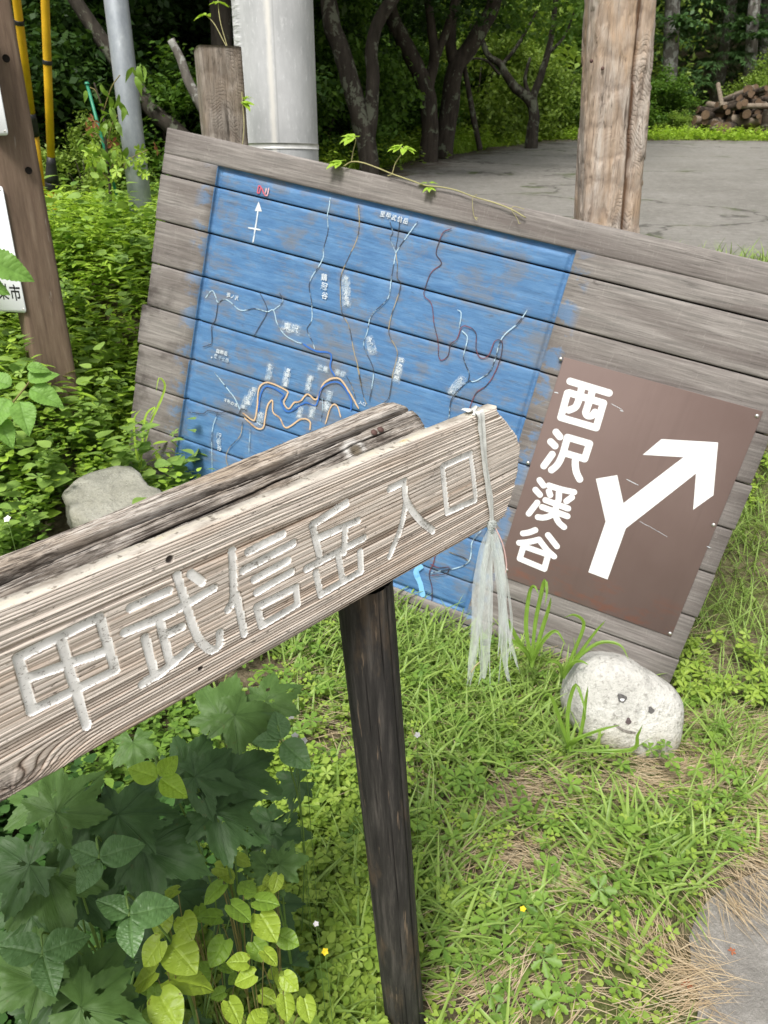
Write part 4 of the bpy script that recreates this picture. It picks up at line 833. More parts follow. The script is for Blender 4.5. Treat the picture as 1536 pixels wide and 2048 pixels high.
column('shaft', (ps[0] + .012, ps[1], .5), (at(449, 112, 3.22)[0], ps[1], hgt_top[2]), lambda T, S: sq(T, .088, .082, 8, .35) * (1 + .03 * fbm(S * 3, np.cos(T) * 2, np.sin(T) * 2, 5, 3)), 72, 120, M['hewn_grey'], stub)
po = hit(1213, 445, np.array([0, 3.0, 0]), np.array([0, 1., 0])); pot = hit(1240, 0, np.array([0, 3.02, 0]), np.array([0, 1., 0]))
tim = thing('hewn_timber_post', 'tall pale brown rough-hewn timber post with a long ragged crack, standing behind the board', 'post', (po[0], po[1], .2))
axt = nrm(pot - po)
def orad(T, S):
    r = sq(T, .108, .085, 6, .0) * (1 + .05 * fbm(S * 2.2, np.cos(T) * 1.5, np.sin(T) * 1.5, 33, 4) + .022 * np.sign(fbm(S * 9, np.cos(T) * 5, np.sin(T) * 4, 34, 3)))
    path = -np.pi / 2 + .42 + .20 * fbm(S * 2.1, 0 * S, 0, 36, 4) + .16 * (S - 1.3); k = np.clip(1 - np.abs((T + np.pi) % (2 * np.pi) - np.pi - path) / .15, 0, 1)
    return r - .012 * np.clip(k * 1.6, 0, 1) - .008 * (((T + np.pi) % (2 * np.pi) - np.pi > path) & ((T + np.pi) % (2 * np.pi) - np.pi < path + .35)) * (fbm(S * 6, T * 2, 0, 35, 2) > .05)
def oatt(S, T):
    path = -np.pi / 2 + .42 + .20 * fbm(S * 2.1, 0 * S, 0, 36, 4) + .16 * (S - 1.3); q = np.abs((T + np.pi) % (2 * np.pi) - np.pi - path)
    return {'ring': np.clip(1.3 - q / .085, 0, 1) * .92}
column('shaft', po - axt * 1.3, po + axt * 2.6, orad, 150, 420, M['hewn_warm'], tim, oatt)
for x, y in ((1202, 384), (1205, 137), (1183, 122)):
    p_ = hit(x, y, po - np.array([0, .078, 0]), np.array([0, 1., 0])); v, f = dome(.006, .004, 8); part('nail', loc_(tim, p_ + np.c_[v[:, 0], -v[:, 2], v[:, 1]]), f, M['rust'], tim)
# galvanised sign pole
t = NT('galvanised_tube'); n = t.noise(t.map((16, 16, 8)), 1, 6, .7); c = t.ramp(n, [(.35, (.25, .275, .30)), (.6, (.34, .365, .39)), (.72, (.52, .54, .55))]); t.base(c, .48, .5, .35); t.bump(n, .1, .002); M['galv'] = t.m
ga = hit(286, 450, np.array([0, 4.9, 0]), np.array([0, 1., 0])); gb = hit(232, 0, np.array([0, 4.95, 0]), np.array([0, 1., 0]))
gp_ = thing('steel_pole', 'slim grey galvanised steel pole rising out of the bright weeds at the left', 'pole', (ga[0], ga[1], .8))
dA = nrm(gb - ga); v, f = tube([ga - dA * .6, ga + dA * .5, ga + dA * 3.5], [.066, .066, .066], 32); part('tube', loc_(gp_, v), f, M['galv'], gp_, smooth=True)
# brown square notice post with two plates
t = NT('brown_notice_post'); g = t.noise(t.map((45, 45, 4)), 1, 8, .72); n = t.noise(t.map((6, 6, 3)), 1, 5, .6); c = t.ramp(g, [(.3, (.105, .07, .05)), (.55, (.185, .13, .092)), (.75, (.27, .205, .15))])
c = t.mix(t.ramp(n, [(.5, 0.0), (.66, .5)]), c, (.12, .085, .06)); sc2 = t.noise(t.map((60, 60, 7)), 1, 4, .6); c = t.mix(t.ramp(sc2, [(.68, 0.0), (.73, .55)]), c, (.34, .29, .24))
t.base(c, .8, .2); t.bump(g, .5, .006); M['brown_post'] = t.m
ba = at(88, 640, 3.1); bt = np.array([ba[0] - .035, ba[1] + .02, 4.2])
npost = thing('notice_post', 'brown squared notice post with white plates at the left edge', 'post', (ba[0], ba[1], .4))
column('shaft', (ba[0], ba[1], .3), bt, lambda T, S: sq(T, .079, .079, 9, .62) * (1 + .012 * fbm(S * 4, np.cos(T) * 3, np.sin(T) * 3, 77, 3)), 96, 90, M['brown_post'], npost)
for x, y in ((57, 341), (12, 117)):
    d_ = np.array([math.cos(-.62 - .32), math.sin(-.62 - .32), 0]); nface = np.array([math.cos(.62 - math.pi / 2), math.sin(.62 - math.pi / 2), 0])
    p_ = hit(x, y, ba + nface * .0795, nface); tx = np.array([-nface[1], nface[0], 0]); v, f = dome(.0125, -.0015, 14)
    part('bolt_hole', loc_(npost, p_ + tx * v[:, :1] + np.array([0, 0, 1.]) * v[:, 1:2] + nface * (.002 + v[:, 2:])), [q[::-1] for q in f], M['dark_hole'], npost)
M['plate'] = plain('white_plate', (.74, .76, .77), .4, .45, var=.05, scale=6); M['ink'] = plain('black_ink', (.012, .012, .012), .5, .3)
lface = nrm(np.array([math.cos(.62 - math.pi), math.sin(.62 - math.pi), 0])); lface = nrm(np.array([-.34, -.94, 0]))
PO = ba + lface * .11; PX = np.array([-lface[1], lface[0], 0]); PX = PX if PX[0] > 0 else -PX
def plate(name, label, corner_px, w, h, texts):
    c_ = hit(*corner_px, PO, lface); up_ = nrm(bt - ba); o = c_ - PX * w; t_ = thing(name, label, 'sign', o, (PX, up_, np.cross(PX, up_)))
    b_ = _bm.new(); r_ = .012; pts = []
    for cx, cy, a0 in ((r_, r_, 180), (w - r_, r_, 270), (w - r_, h - r_, 0), (r_, h - r_, 90)):
        pts += [(cx + r_ * math.cos(R(a0 + k)), cy + r_ * math.sin(R(a0 + k))) for k in (0, 30, 60, 90)]
    m = len(pts); v = [(a, b, 0) for a, b in pts] + [(a, b, .003) for a, b in pts]; f = [tuple(range(m - 1, -1, -1)), tuple(range(m, 2 * m))] + [(i, (i + 1) % m, m + (i + 1) % m, m + i) for i in range(m)]
    pl_ = part('plate_face', v, f, M['plate'], t_)
    for s, x, y, sz in texts:
        v, f = text_mesh(s, .018); part('lettering', np.c_[v[:, :1] * sz + x, v[:, 1:2] * sz * 1.15 + y, np.full(len(v), .0036)], f, M['ink'], t_)
    for x, y in ((w - .012, .014), (w - .012, h - .014)):
        v, f = dome(.004, .002, 8); part('screw', v + np.array([x, y, .003]), f, M['steel'], t_)
    return t_
plate('city_notice_plate', 'white notice plate with black characters, fixed low on the brown post', (53, 627), .36, .46, [('山', .19, .075, .056), ('梨', .262, .073, .056), ('市', .325, .071, .056), ('ルート', .235, .172, .062)])
plate('upper_plate', 'plain white plate fixed higher on the brown post, cut by the left edge', (17, 272), .36, .40, [])

# yellow guy-wire guards behind
M['yellow'] = plain('yellow_guard', (.62, .36, .012), .5, .35, var=.22, scale=7); M['black_rubber'] = plain('black_sleeve', (.014, .014, .015), .5, .4, var=.3)
def guard(label, pts, segs):
    t_ = thing('guy_wire_guard', label, 'guy guard', pts[0][:3], None, 'yellow guy-wire guards')
    P = [np.asarray(p) for p in pts]
    for nm, a, b, ra, rb, m in segs:
        v, f = tube([P[0] + (P[1] - P[0]) * s for s in np.linspace(a, b, 5)], np.linspace(ra, rb, 5), 20); part(nm, loc_(t_, v), f, m, t_, smooth=True)
    return t_
dg = 5.4; A_, B_ = hit(108, 470, np.array([0, 5.6, 0]), np.array([0, 1., 0])), hit(90, 0, np.array([0, 5.3, 0]), np.array([0, 1., 0]))
fr = lambda y: (470 - y) / 470
guard('yellow guy-wire guard nearer the steel pole, with a black flared sleeve', (A_, B_), [('lower_cone', -.4, fr(362), .035, .030, M['yellow']), ('sleeve', fr(366), fr(350), .043, .045, M['black_rubber']), ('sleeve', fr(352), fr(296), .045, .026, M['black_rubber']), ('tube', fr(298), 1.6, .0245, .0245, M['yellow']), ('clip', fr(114), fr(106), .028, .028, M['black_rubber']), ('wire', fr(300), 3.5, .004, .004, M['galv'])])
A_, B_ = hit(76, 330, np.array([0, 5.8, 0]), np.array([0, 1., 0])), hit(33, 0, np.array([0, 5.4, 0]), np.array([0, 1., 0])); fr = lambda y: (330 - y) / 330
guard('yellow guy-wire guard half hidden behind the brown notice post', (A_, B_), [('lower_cone', -1.0, fr(258), .030, .030, M['yellow']), ('sleeve', fr(262), fr(215), .036, .028, M['black_rubber']), ('tube', fr(218), 2.0, .025, .025, M['yellow']), ('clip', fr(43), fr(35), .029, .029, M['black_rubber']), ('wire', fr(220), 4.0, .004, .004, M['galv'])])

# ------------------------------------------------------------------ stones
def granite(name, a, b, warm):
    t = NT(name); n = t.noise(t.map(), 5, 6, .6); s = t.noise(t.map(), 130, 3, .7); s2 = t.noise(t.map(), 48, 4, .7); c = t.ramp(n, [(.3, a), (.7, b)])
    st_ = t.noise(t.map(loc=(1, 7, 3)), 11, 6, .7); c = t.mix(t.ramp(st_, [(.5, 0.0), (.66, .6)]), c, tuple(x * .62 for x in a)); c = t.mix(t.ramp(s, [(.58, 0.0), (.65, .42)]), c, (.18, .18, .165)); c = t.mix(t.ramp(s2, [(.56, 0.0), (.64, .6)]), c, (.19, .18, .155)); c = t.mix(t.ramp(s, [(.30, .6), (.38, 0.0)]), c, (.66, .66, .62))
    m = t.noise(t.map(loc=(4, 2, 1)), 3.2, 5, .65); X = t.xyz(); mr = t.new('ShaderNodeMapRange'); t.l(X[2], mr.inputs[0]); mr.inputs[1].default_value = .06; mr.inputs[2].default_value = -.12
    c = t.mix(t.math('MULTIPLY', t.ramp(m, [(.42, 0.0), (.58, .75)]), mr.outputs[0]), c, warm); t.base(c, .85, .25); t.bump(t.math('ADD', t.math('ADD', s2, n), st_), .9, .012); return t.m
M['granite'] = granite('pale_granite', (.43, .42, .385), (.60, .59, .55), (.40, .35, .22)); M['granite2'] = granite('flat_granite', (.27, .265, .225), (.40, .39, .335), (.22, .21, .14))
OUT = [(1127,1400),(1133,1362),(1152,1326),(1190,1307),(1222,1308),(1250,1313),(1282,1333),(1314,1352),(1340,1369),(1357,1398),(1356,1440),(1348,1484),(1322,1512),(1280,1512),(1230,1496),(1180,1480),(1140,1450)]
rd_ = 2.56; rc = at(1243, 1412, rd_)
rock = thing('smiling_stone', 'rounded pale granite stone with a smiling face drawn on it, below the brown sign', 'stone', rc)
oc = np.array([((x - 1243) * rd_ / F, -(y - 1412) * rd_ / F) for x, y in OUT]); oa = np.arctan2(oc[:, 1], oc[:, 0]); orr = np.hypot(oc[:, 0], oc[:, 1]); od = np.argsort(oa); oa, orr = oa[od], orr[od]
def sil(phi): return np.interp(phi, np.concatenate([oa - 2 * np.pi, oa, oa + 2 * np.pi]), np.tile(orr, 3))
def rock_pt(phi, psi, off=0.0):
    r = sil(phi) * np.cos(psi) ** .42; z = .13 * np.sign(np.sin(psi)) * np.abs(np.sin(psi)) ** .8
    p = RT * (r * np.cos(phi))[..., None] + UP * (r * np.sin(phi))[..., None] - FW * (z + off)[..., None]
    d = 1 + .03 * fbm(p[..., 0] * 11 + 3, p[..., 1] * 11, p[..., 2] * 11, 55, 5); return p * d[..., None]
ph_, ps_ = np.linspace(0, 2 * np.pi, 140, endpoint=False), np.linspace(-np.pi / 2, np.pi / 2, 70); PS, PH = np.meshgrid(ps_, ph_, indexing='ij')
part('stone_body', rock_pt(PH, PS).reshape(-1, 3), grid_faces(70, 140, True)[:, ::-1], M['granite'], rock, smooth=True)
M['soot'] = plain('dark_paint_mark', (.11, .105, .10), .6, .3, var=.6, scale=150)
def rock_mark(name, poly, mat, off=.0015):
    q = np.array([((x - 1243) * rd_ / F, -(y - 1412) * rd_ / F) for x, y in poly]); phi = np.arctan2(q[:, 1], q[:, 0]); rr = np.clip(np.hypot(q[:, 0], q[:, 1]) / sil(phi), 0, .999); psi = np.arccos(rr ** (1 / .42))
    V = rock_pt(phi, psi, np.full(len(phi), off)); c_ = V.mean(0) - FW * .0012; return part(name, np.concatenate([V, [c_]]), [(i, (i + 1) % len(V), len(V)) for i in range(len(V))], mat, rock)
Zr = (1000, 1150, 2.866)
def blob(cx, cy, rx, ry, n=14, sd=0): return cv([(cx + rx * math.cos(a) * (1 + .25 * math.sin(3 * a + sd)), cy - ry * math.sin(a) * (1 + .2 * math.cos(2 * a + sd))) for a in np.linspace(0, 6.28, n, endpoint=False)], *Zr)
rock_mark('drawn_eye', blob(628, 652, 25, 26, sd=1), M['soot']); rock_mark('eye_glint', blob(630, 660, 11, 9), M['white_letter'], .0035); rock_mark('drawn_eye', blob(786, 716, 17, 18, sd=2), M['soot']); rock_mark('drawn_nose', blob(664, 776, 16, 17, sd=3), plain('nose_mark', (.10, .075, .075), .6, var=.5, scale=120))
M['faint'] = plain('faint_mark', (.20, .185, .16), .7, .2, var=.7, scale=160)
rock_mark('drawn_smile', cv([(582,795),(600,812),(630,832),(665,846),(705,845),(708,838),(668,836),(636,820),(606,800),(592,788)][::-1], *Zr), M['faint'])
# flat stone in the weeds at the left
FP = [(120,985),(150,958),(205,937),(240,930),(272,938),(300,968),(325,985),(322,1020),(280,1050),(200,1062),(175,1042),(140,1022)]
so = at(225, 990, 2.75); flat = thing('flat_stone', 'flat grey granite slab lying in the weeds by the left foot of the board', 'stone', so)
pl_ = np.array([hit(x, y, so, nrm([.05, -.12, 1])) for x, y in FP]); P2 = spline(np.concatenate([pl_, pl_[:1]]), 80)[:-1]; cen = P2.mean(0)
rows = []
for s, dz in ((0, 0), (.3, .006), (.6, .0), (.85, .003), (.965, .001), (1.0, -.012), (.985, -.05), (.93, -.09), (.86, -.16)):
    q = cen + (P2 - cen) * s; q = q + np.array([0, 0, dz]); q[:, 2] += .012 * fbm(q[:, 0] * 9, q[:, 1] * 9, 0, 8, 4); q[:, :2] += (.022 * fbm(q[:, 0] * 13, q[:, 1] * 13, q[:, 2] * 20, 12, 4))[:, None] * (s > .9); rows.append(q)
part('slab', loc_(flat, np.concatenate(rows)), grid_faces(9, 79, True)[:, ::-1], M['granite2'], flat, smooth=True)
# ------------------------------------------------------------------ leaves and plants
def proj(P):
    q = np.asarray(P, float) - C0; d = q @ FW; return 768 + F * (q @ RT) / d, 1024 - F * (q @ UP) / d, d
def tmpl(prof, rows=5, fold=.25, droop=.2, cols=1):
    """simple leaf along +Y, length 1: prof(y) = half width; midrib plus edge columns"""
    y = np.linspace(0, 1, rows); V = []; n = 2 * cols + 1
    for t_ in y:
        w = prof(t_)
        for j in range(-cols, cols + 1):
            a = j / cols; V.append((w * a, t_ - .12 * abs(a) * w, fold * abs(a) * w - droop * t_ * t_))
    return np.array(V), grid_faces(rows, n)
LANCE = tmpl(lambda t: .115 * math.sin(math.pi * min(1, t * .93 + .07)) ** .8 + .004, 6, .35, .28)
OVATE = tmpl(lambda t: .36 * math.sin(math.pi * t ** .72) ** .9 + .006, 6, .2, .18)
ROUND = tmpl(lambda t: .45 * math.sin(math.pi * t ** .85) ** .75 + .01, 6, .15, .12)
def clover_t():
    V, Fc = [], []
    o = [(0, .05), (.30, .42), (.46, .72), (.40, .97), (.20, 1.04), (0, .86), (-.20, 1.04), (-.40, .97), (-.46, .72), (-.30, .42)]
    for a in (0, 2.09, 4.19):
        k = len(V); P = [(0, .55, -.03)] + [(x, y, .10 * abs(x) + .04 * y) for x, y in o]
        for x, y, z in P: V.append((.55 * (x * math.cos(a) - y * math.sin(a)), .55 * (x * math.sin(a) + y * math.cos(a)), z * .55))
        Fc += [(k, k + 1 + i, k + 1 + (i + 1) % 10) for i in range(10)]
    return np.array(V), np.array(Fc)
CLOVER = clover_t()
def lobed_t(n=5, spread=2.2):
    V, Fc = [], []
    for i in range(n):
        a = (i - (n - 1) / 2) * spread / (n - 1) * 2; L = 1 - .22 * abs(i - (n - 1) / 2) / ((n - 1) / 2); k = len(V)
        o = [(0, 0, 0), (.16, .42, .05), (.27, .62, .05), (.17, .72, .04), (.20, .86, .02), (0, 1.0, -.05), (-.20, .86, .02), (-.17, .72, .04), (-.27, .62, .05), (-.16, .42, .05)]
        P = [(0, .55, -.02)] + o
        for x, y, z in P: V.append((L * (x * math.cos(a) - y * math.sin(a)), L * (x * math.sin(a) + y * math.cos(a)), z))
        Fc += [(k, k + 1 + i_, k + 1 + (i_ + 1) % 10) for i_ in range(10)]
    return np.array(V), np.array(Fc)
LOBED = lobed_t()
DIAM = (np.array([(0, 0, 0), (.30, .5, .06), (0, 1, -.08), (-.30, .5, .06)]), np.array([(0, 1, 2, 3)]))
def unit(A): return A / (np.linalg.norm(A, axis=-1, keepdims=True) + 1e-12)
def scatter(T, pos, tip, nrm_, scale):
    tv, tf = T; tip = unit(tip); n = nrm_ - tip * (nrm_ * tip).sum(-1, keepdims=True); n = unit(n); s = np.cross(tip, n)
    V = pos[:, None] + scale[:, None, None] * (tv[None, :, 0:1] * s[:, None] + tv[None, :, 1:2] * tip[:, None] + tv[None, :, 2:3] * n[:, None])
    Fc = (np.arange(len(pos)) * len(tv))[:, None, None] + tf[None]
    return V.reshape(-1, 3), Fc.reshape(-1, tf.shape[1])
def blades(pos, dirs, length, width, lift, curl, segs=6):
    """grass blades: start upright-ish along a lean direction and arch over"""
    n = len(pos); t_ = np.linspace(0, 1, segs + 1)[None, :, None]
    up = np.zeros((n, 3)); up[:, 2] = 1; d = unit(dirs * np.array([1, 1, 0]))
    L = length[:, None, None]; ang = (lift[:, None, None] + curl[:, None, None] * t_)          # angle from vertical grows along the blade
    st = L / segs; dx = np.cumsum(np.sin(ang) * st, 1) - np.sin(ang[:, :1]) * st; dz = np.cumsum(np.cos(ang) * st, 1) - np.cos(ang[:, :1]) * st
    P = pos[:, None] + d[:, None] * dx + up[:, None] * dz
    side = np.cross(d, up); tw = rng.uniform(-.6, .6, n)[:, None]; side = unit(side * np.cos(tw) + d * np.sin(tw))
    w = width[:, None, None] * (np.minimum(1, .55 + t_ * 1.6) * (1 - t_ ** 2.2) + .02)
    N = np.cross(side[:, None], np.gradient(P, axis=1)); N = unit(N)
    V = np.stack([P - side[:, None] * w / 2, P + N * w * .22 * -1, P + side[:, None] * w / 2], 2)
    f = grid_faces(segs + 1, 3); Fc = (np.arange(n) * (segs + 1) * 3)[:, None, None] + f[None]
    return V.reshape(-1, 3), Fc.reshape(-1, 4)
def joinm(parts):
    if len({b.shape[1] for a, b in parts}) > 1: parts = [(a, b if b.shape[1] == 3 else np.concatenate([b[:, [0, 1, 2]], b[:, [0, 2, 3]]])) for a, b in parts]
    v, f, k = [], [], 0
    for a, b in parts: v.append(a); f.append(b + k); k += len(a)
    return np.concatenate(v), np.concatenate(f)
def stuff(name, VF, mat, label=None, smooth=True):
    o = link(name, mesh(name, VF[0], VF[1], mat, smooth)); tag(o, kind='stuff'); 
    if label: tag(o, label)
    return o
M['grass'] = leaf_mat('grass_blades', [(.12, .22, .035), (.19, .30, .055), (.30, .42, .10), (.15, .25, .055)], .35, .42, .35)
M['grass2'] = leaf_mat('bank_grass', [(0.161, 0.2875, 0.0287), (0.276, 0.4255, 0.046), (0.3565, 0.5175, 0.069), (0.207, 0.3335, 0.0403)], .38, .45, .3)
M['straw'] = leaf_mat('dead_straw', [(.40, .31, .19), (.58, .48, .33), (.34, .25, .15), (.66, .57, .42)], .15, .7, .2)
M['clover'] = leaf_mat('clover_leaves', [(.17, .29, .035), (.25, .37, .05), (.31, .42, .07), (.15, .25, .04)], .35, .5, .3)
M['weed'] = leaf_mat('weed_leaves', [(.075, .16, .025), (.13, .24, .035), (.19, .31, .045), (.095, .19, .04)], .3, .45, .35)
M['weedlight'] = leaf_mat('bright_weed_leaves', [(0.184, 0.322, 0.0345), (0.299, 0.46, 0.046), (0.3795, 0.529, 0.069), (0.23, 0.368, 0.0517)], .38, .45, .3)
M['bankpale'] = leaf_mat('pale_bank_leaves', [(.16, .28, .05), (.22, .35, .07), (.27, .40, .09), (.12, .23, .05)], .35, .5, .3)
M['weeddark'] = leaf_mat('dim_weed_leaves', [(.025, .07, .015), (.045, .11, .022), (.06, .14, .03)], .25, .5, .3)  # colour darkened to give the shade below the big leaves
M['stem'] = plain('green_stem', (.13, .22, .05), .6, .3); M['tuft'] = leaf_mat('tuft_blade', [(.13, .24, .03), (.18, .30, .04)], .35, .4, .4)
M['redstem'] = plain('reddish_stem', (.20, .17, .06), .6, .3); M['twig'] = plain('tan_vine_stem', (.36, .33, .15), .6, .3)
# ---- near ground: sample real ground positions and grow what stands there
def ground_pts(n, x0, x1, y0, y1):
    x = rng.uniform(x0, x1, n); y = rng.uniform(y0, y1, n); return np.stack([x, y, gz(x, y)], -1)
def board_front(P):   # signed distance in front of the board plane (positive = viewer side)
    return (P - BO) @ (-BN)
def off_road(P, m=.0): return P[:, 0] < road_left(P[:, 1]) + m
def clump(P, s, sd, lo): return fbm(P[:, 0] * s, P[:, 1] * s, 0, sd, 3) > lo
def clear_objs(P):
    ok = np.ones(len(P), bool)
    for c_, r_ in ((PB, .045), (rc, .15), (so, .24)): ok &= np.hypot(P[:, 0] - c_[0], P[:, 1] - c_[1]) > r_
    return ok
def dirs(n): a = rng.uniform(0, 2 * np.pi, n); return np.stack([np.cos(a), np.sin(a), np.zeros(n)], -1)
# straw thatch
P = ground_pts(60000, -.35, 2.6, .7, 3.6); X_, Y_, D_ = proj(P)
den = .34 + .5 * (fbm(P[:, 0] * 3.2, P[:, 1] * 3.2, 0, 301, 3) + .12) * 2 + .35 * (X_ > 1300) + .3 * np.clip(1 - np.abs(P[:, 0] - road_left(P[:, 1])) / .12, 0, 1) - .25 * (X_ < 850) + .6 * (X_ > 1440) * (Y_ < 1820)
SB = [(1030,1600,80,32),(1090,1725,100,36),(1300,1560,90,28),(1430,1400,100,60),(1480,1250,70,60),(1500,1780,80,60),(960,2000,80,36),(1340,1960,50,70),(1260,1850,70,24)]
def strawy(X, Y): return np.max([np.exp(-(((X - x) / w) ** 2 + ((Y - y) / h) ** 2) * .8) for x, y, w, h in SB], 0)
sy_ = strawy(X_, Y_); den = .22 + 1.5 * sy_ + .25 * fbm(P[:, 0] * 5, P[:, 1] * 5, 0, 301, 3) + .6 * (X_ > 1440) * (Y_ < 1830)
P = P[(rng.random(len(P)) < den) & (P[:, 0] < road_left(P[:, 1]) + .015 + .10 * (X_ > 1440) * (Y_ < 1830)) & clear_objs(P) & (board_front(P) > .0)]
fl_ = 3.2 * fbm(P[:, 0] * 2.2, P[:, 1] * 2.2, 0, 303, 2) + rng.normal(0, .38, len(P)) - .5; n = len(P)
d = np.stack([np.cos(fl_), np.sin(fl_), 0 * fl_], -1); P = P + np.array([0, 0, 1.]) * rng.uniform(0, .045, n)[:, None]
stuff('dead_straw', blades(P, d, rng.uniform(.05, .16, n), rng.uniform(.0012, .0028, n), rng.uniform(1.25, 1.62, n), rng.uniform(-.15, .25, n), 4), M['straw'], 'pale dead straw lying matted between the green grass and along the tarmac edge')
# green grass
P = ground_pts(46000, -.5, 2.7, .7, 4.1); X_, Y_, D_ = proj(P)
cl = fbm(P[:, 0] * 4, P[:, 1] * 4, 0, 311, 3)
den = .56 - 1.35 * strawy(X_, Y_) + 1.25 * cl + .35 * np.clip(1 - board_front(P) / .5, 0, 1) + .4 * ((X_ > 700) & (X_ < 1000) & (Y_ > 1250) & (Y_ < 1750)) - .45 * (X_ < 560) - .15 * (X_ > 1150) * (Y_ > 1500)
bf = board_front(P)
P = P[(rng.random(len(P)) < den) & off_road(P, -.02) & clear_objs(P) & ((bf > .01) | (P[:, 0] > 1.2))]; n = len(P)
ln = rng.uniform(.08, .22, n) * (1 + .5 * fbm(P[:, 0] * 5, P[:, 1] * 5, 0, 7, 2))
stuff('green_grass', blades(P, dirs(n), ln, rng.uniform(.005, .0135, n), rng.uniform(.05, .8, n), rng.uniform(.5, 1.7, n), 6), M['grass'], 'green arching grass blades round the foot of the board and the post')
P = ground_pts(30000, -.6, 2.4, .7, 3.4); X_, Y_, D_ = proj(P); P = P[(rng.random(len(P)) < .8 - 1.1 * strawy(X_, Y_)) & off_road(P, -.03) & clear_objs(P) & (board_front(P) > .02) & (X_ > 540)]; n = len(P)
stuff('fine_cover', scatter(OVATE, P + np.stack([rng.normal(0, .01, n), rng.normal(0, .01, n), rng.uniform(.004, .04, n)], -1), dirs(n) + np.array([0, 0, .35]), unit(np.array([0, 0, 1.]) + rng.normal(0, .35, (n, 3))), rng.uniform(.010, .024, n)), M['clover'], 'fine low green leaves covering the soil between the grass blades')
# clover patches and small lobed weeds
P = ground_pts(9000, -.6, 1.5, .72, 2.9); X_, Y_, D_ = proj(P)
m = fbm(P[:, 0] * 4.5, P[:, 1] * 4.5, 0, 321, 3)
den = 1.25 * ((Y_ > 1660) & (X_ < 1010) & (X_ > 430)) * (m > -.16) + .75 * ((X_ > 560) & (X_ < 1000) & (Y_ < 1450)) * (m > .0) + .35 * (m > .17)
P = P[(rng.random(len(P)) < den) & off_road(P, -.05) & clear_objs(P) & (board_front(P) > .02)]; n = len(P)
def leafset(P, T, s0, s1, h0, h1, tilt):
    n = len(P); Q = P + np.stack([rng.normal(0, .008, n), rng.normal(0, .008, n), rng.uniform(h0, h1, n)], -1); N = unit(np.array([0, 0, 1.]) + rng.normal(0, tilt, (n, 3)) + np.array([0, -.25, 0])); return scatter(T, Q, dirs(n) + np.array([0, 0, .1]), N, rng.uniform(s0, s1, n))
stuff('clover', leafset(P, CLOVER, .016, .032, .015, .085, .22), M['clover'], 'bright trefoil clover leaves carpeting the ground round the dark post', False)
P = ground_pts(6000, -.7, 2.2, .75, 3.2); X_, Y_, D_ = proj(P); m = fbm(P[:, 0] * 3.5, P[:, 1] * 3.5, 0, 331, 3)
P = P[(rng.random(len(P)) < .32 * (m > .04) + .04 + .3 * (X_ < 640)) & off_road(P, -.06) & clear_objs(P) & (board_front(P) > .02)]
stuff('low_weeds', joinm([leafset(P, LOBED, .022, .046, .02, .10, .3)]), M['weed'], 'low lobed weed leaves scattered through the grass', False)
# twigs and red-brown fallen leaves on the lane edge, grit
# ---- bank of bright weeds at the left
def stems(P, h, lean, nl, T, s0, s1, up=.25, start=.25):
    n = len(P); d = dirs(n); tops = P + d * (h * lean)[:, None] + np.array([0, 0, 1.]) * h[:, None]
    k = np.linspace(start, 1, nl); pos = []; tip = []; nr = []; sc = []
    for i, s in enumerate(k):
        q = P + (tops - P) * s + d * (h * lean * (s * s - s))[:, None]; a = i * 2.4 + rng.uniform(0, 6.28, n)
        t_ = np.stack([np.cos(a), np.sin(a), np.full(n, up) + rng.normal(0, .2, n)], -1)
        pos.append(q); tip.append(t_); nr.append(np.array([0, 0, 1.]) + rng.normal(0, .25, (n, 3))); sc.append(rng.uniform(s0, s1, n) * (1.05 - .35 * s))
    return scatter(T, np.concatenate(pos), np.concatenate(tip), np.concatenate(nr), np.concatenate(sc))
def bank(n, x0, x1, y0, y1, f):
    P = ground_pts(n, x0, x1, y0, y1); X_, Y_, D_ = proj(P); bf = board_front(P); ub_ = (P - BO) @ BA
    ok = ((bf > .03) | (bf < -.12) | (ub_ < -2.42)) & f(P, X_, Y_)
    ok &= (np.hypot(P[:, 0] - ba[0], P[:, 1] - ba[1]) > .12) & (np.hypot((P[:, 0] - so[0]), (P[:, 1] - so[1])) > .27)
    return P[ok]
M_ = M
def near_stone(P): return np.hypot((P[:, 0] - so[0]), (P[:, 1] - so[1] + .15)) < .30
P = bank(4200, -3.6, .0, 2.9, 5.4, lambda P, X, Y: (X < 420)); n = len(P)
stuff('bamboo_grass', stems(P, rng.uniform(.16, .36, n), rng.uniform(.1, .7, n), 8, LANCE, .06, .12, .25, .3), M['weedlight'], 'bright narrow-leaved weeds filling the bank between the brown post and the board')
P = bank(2600, -3.4, -.25, 2.0, 5.2, lambda P, X, Y: (X < 430) & ~near_stone(P)); n = len(P)
stuff('bank_weeds', stems(P, rng.uniform(.10, .34, n), rng.uniform(.1, .5, n), 8, OVATE, .032, .068, .3, .35), M['grass2'], 'soft green broad-leaved weeds on the left bank')
P = bank(4200, -2.6, .1, 1.5, 3.0, lambda P, X, Y: (X < 430) & ~((P[:, 1] > 2.4) & near_stone(P))); n = len(P)
stuff('shade_weeds', joinm([stems(P, rng.uniform(.05, .2, n), rng.uniform(.1, .6, n), 6, OVATE, .022, .046, .25, .3), stems(P[::3], rng.uniform(.08, .2, len(P[::3])), rng.uniform(.1, .6, len(P[::3])), 4, LOBED, .02, .036, .25, .5)]), M['weed'], 'darker weeds crowding round the flat stone and behind the split log', False)
P = bank(420, -3.0, -.6, 2.2, 4.6, lambda P, X, Y: (X < 420)); n = len(P)
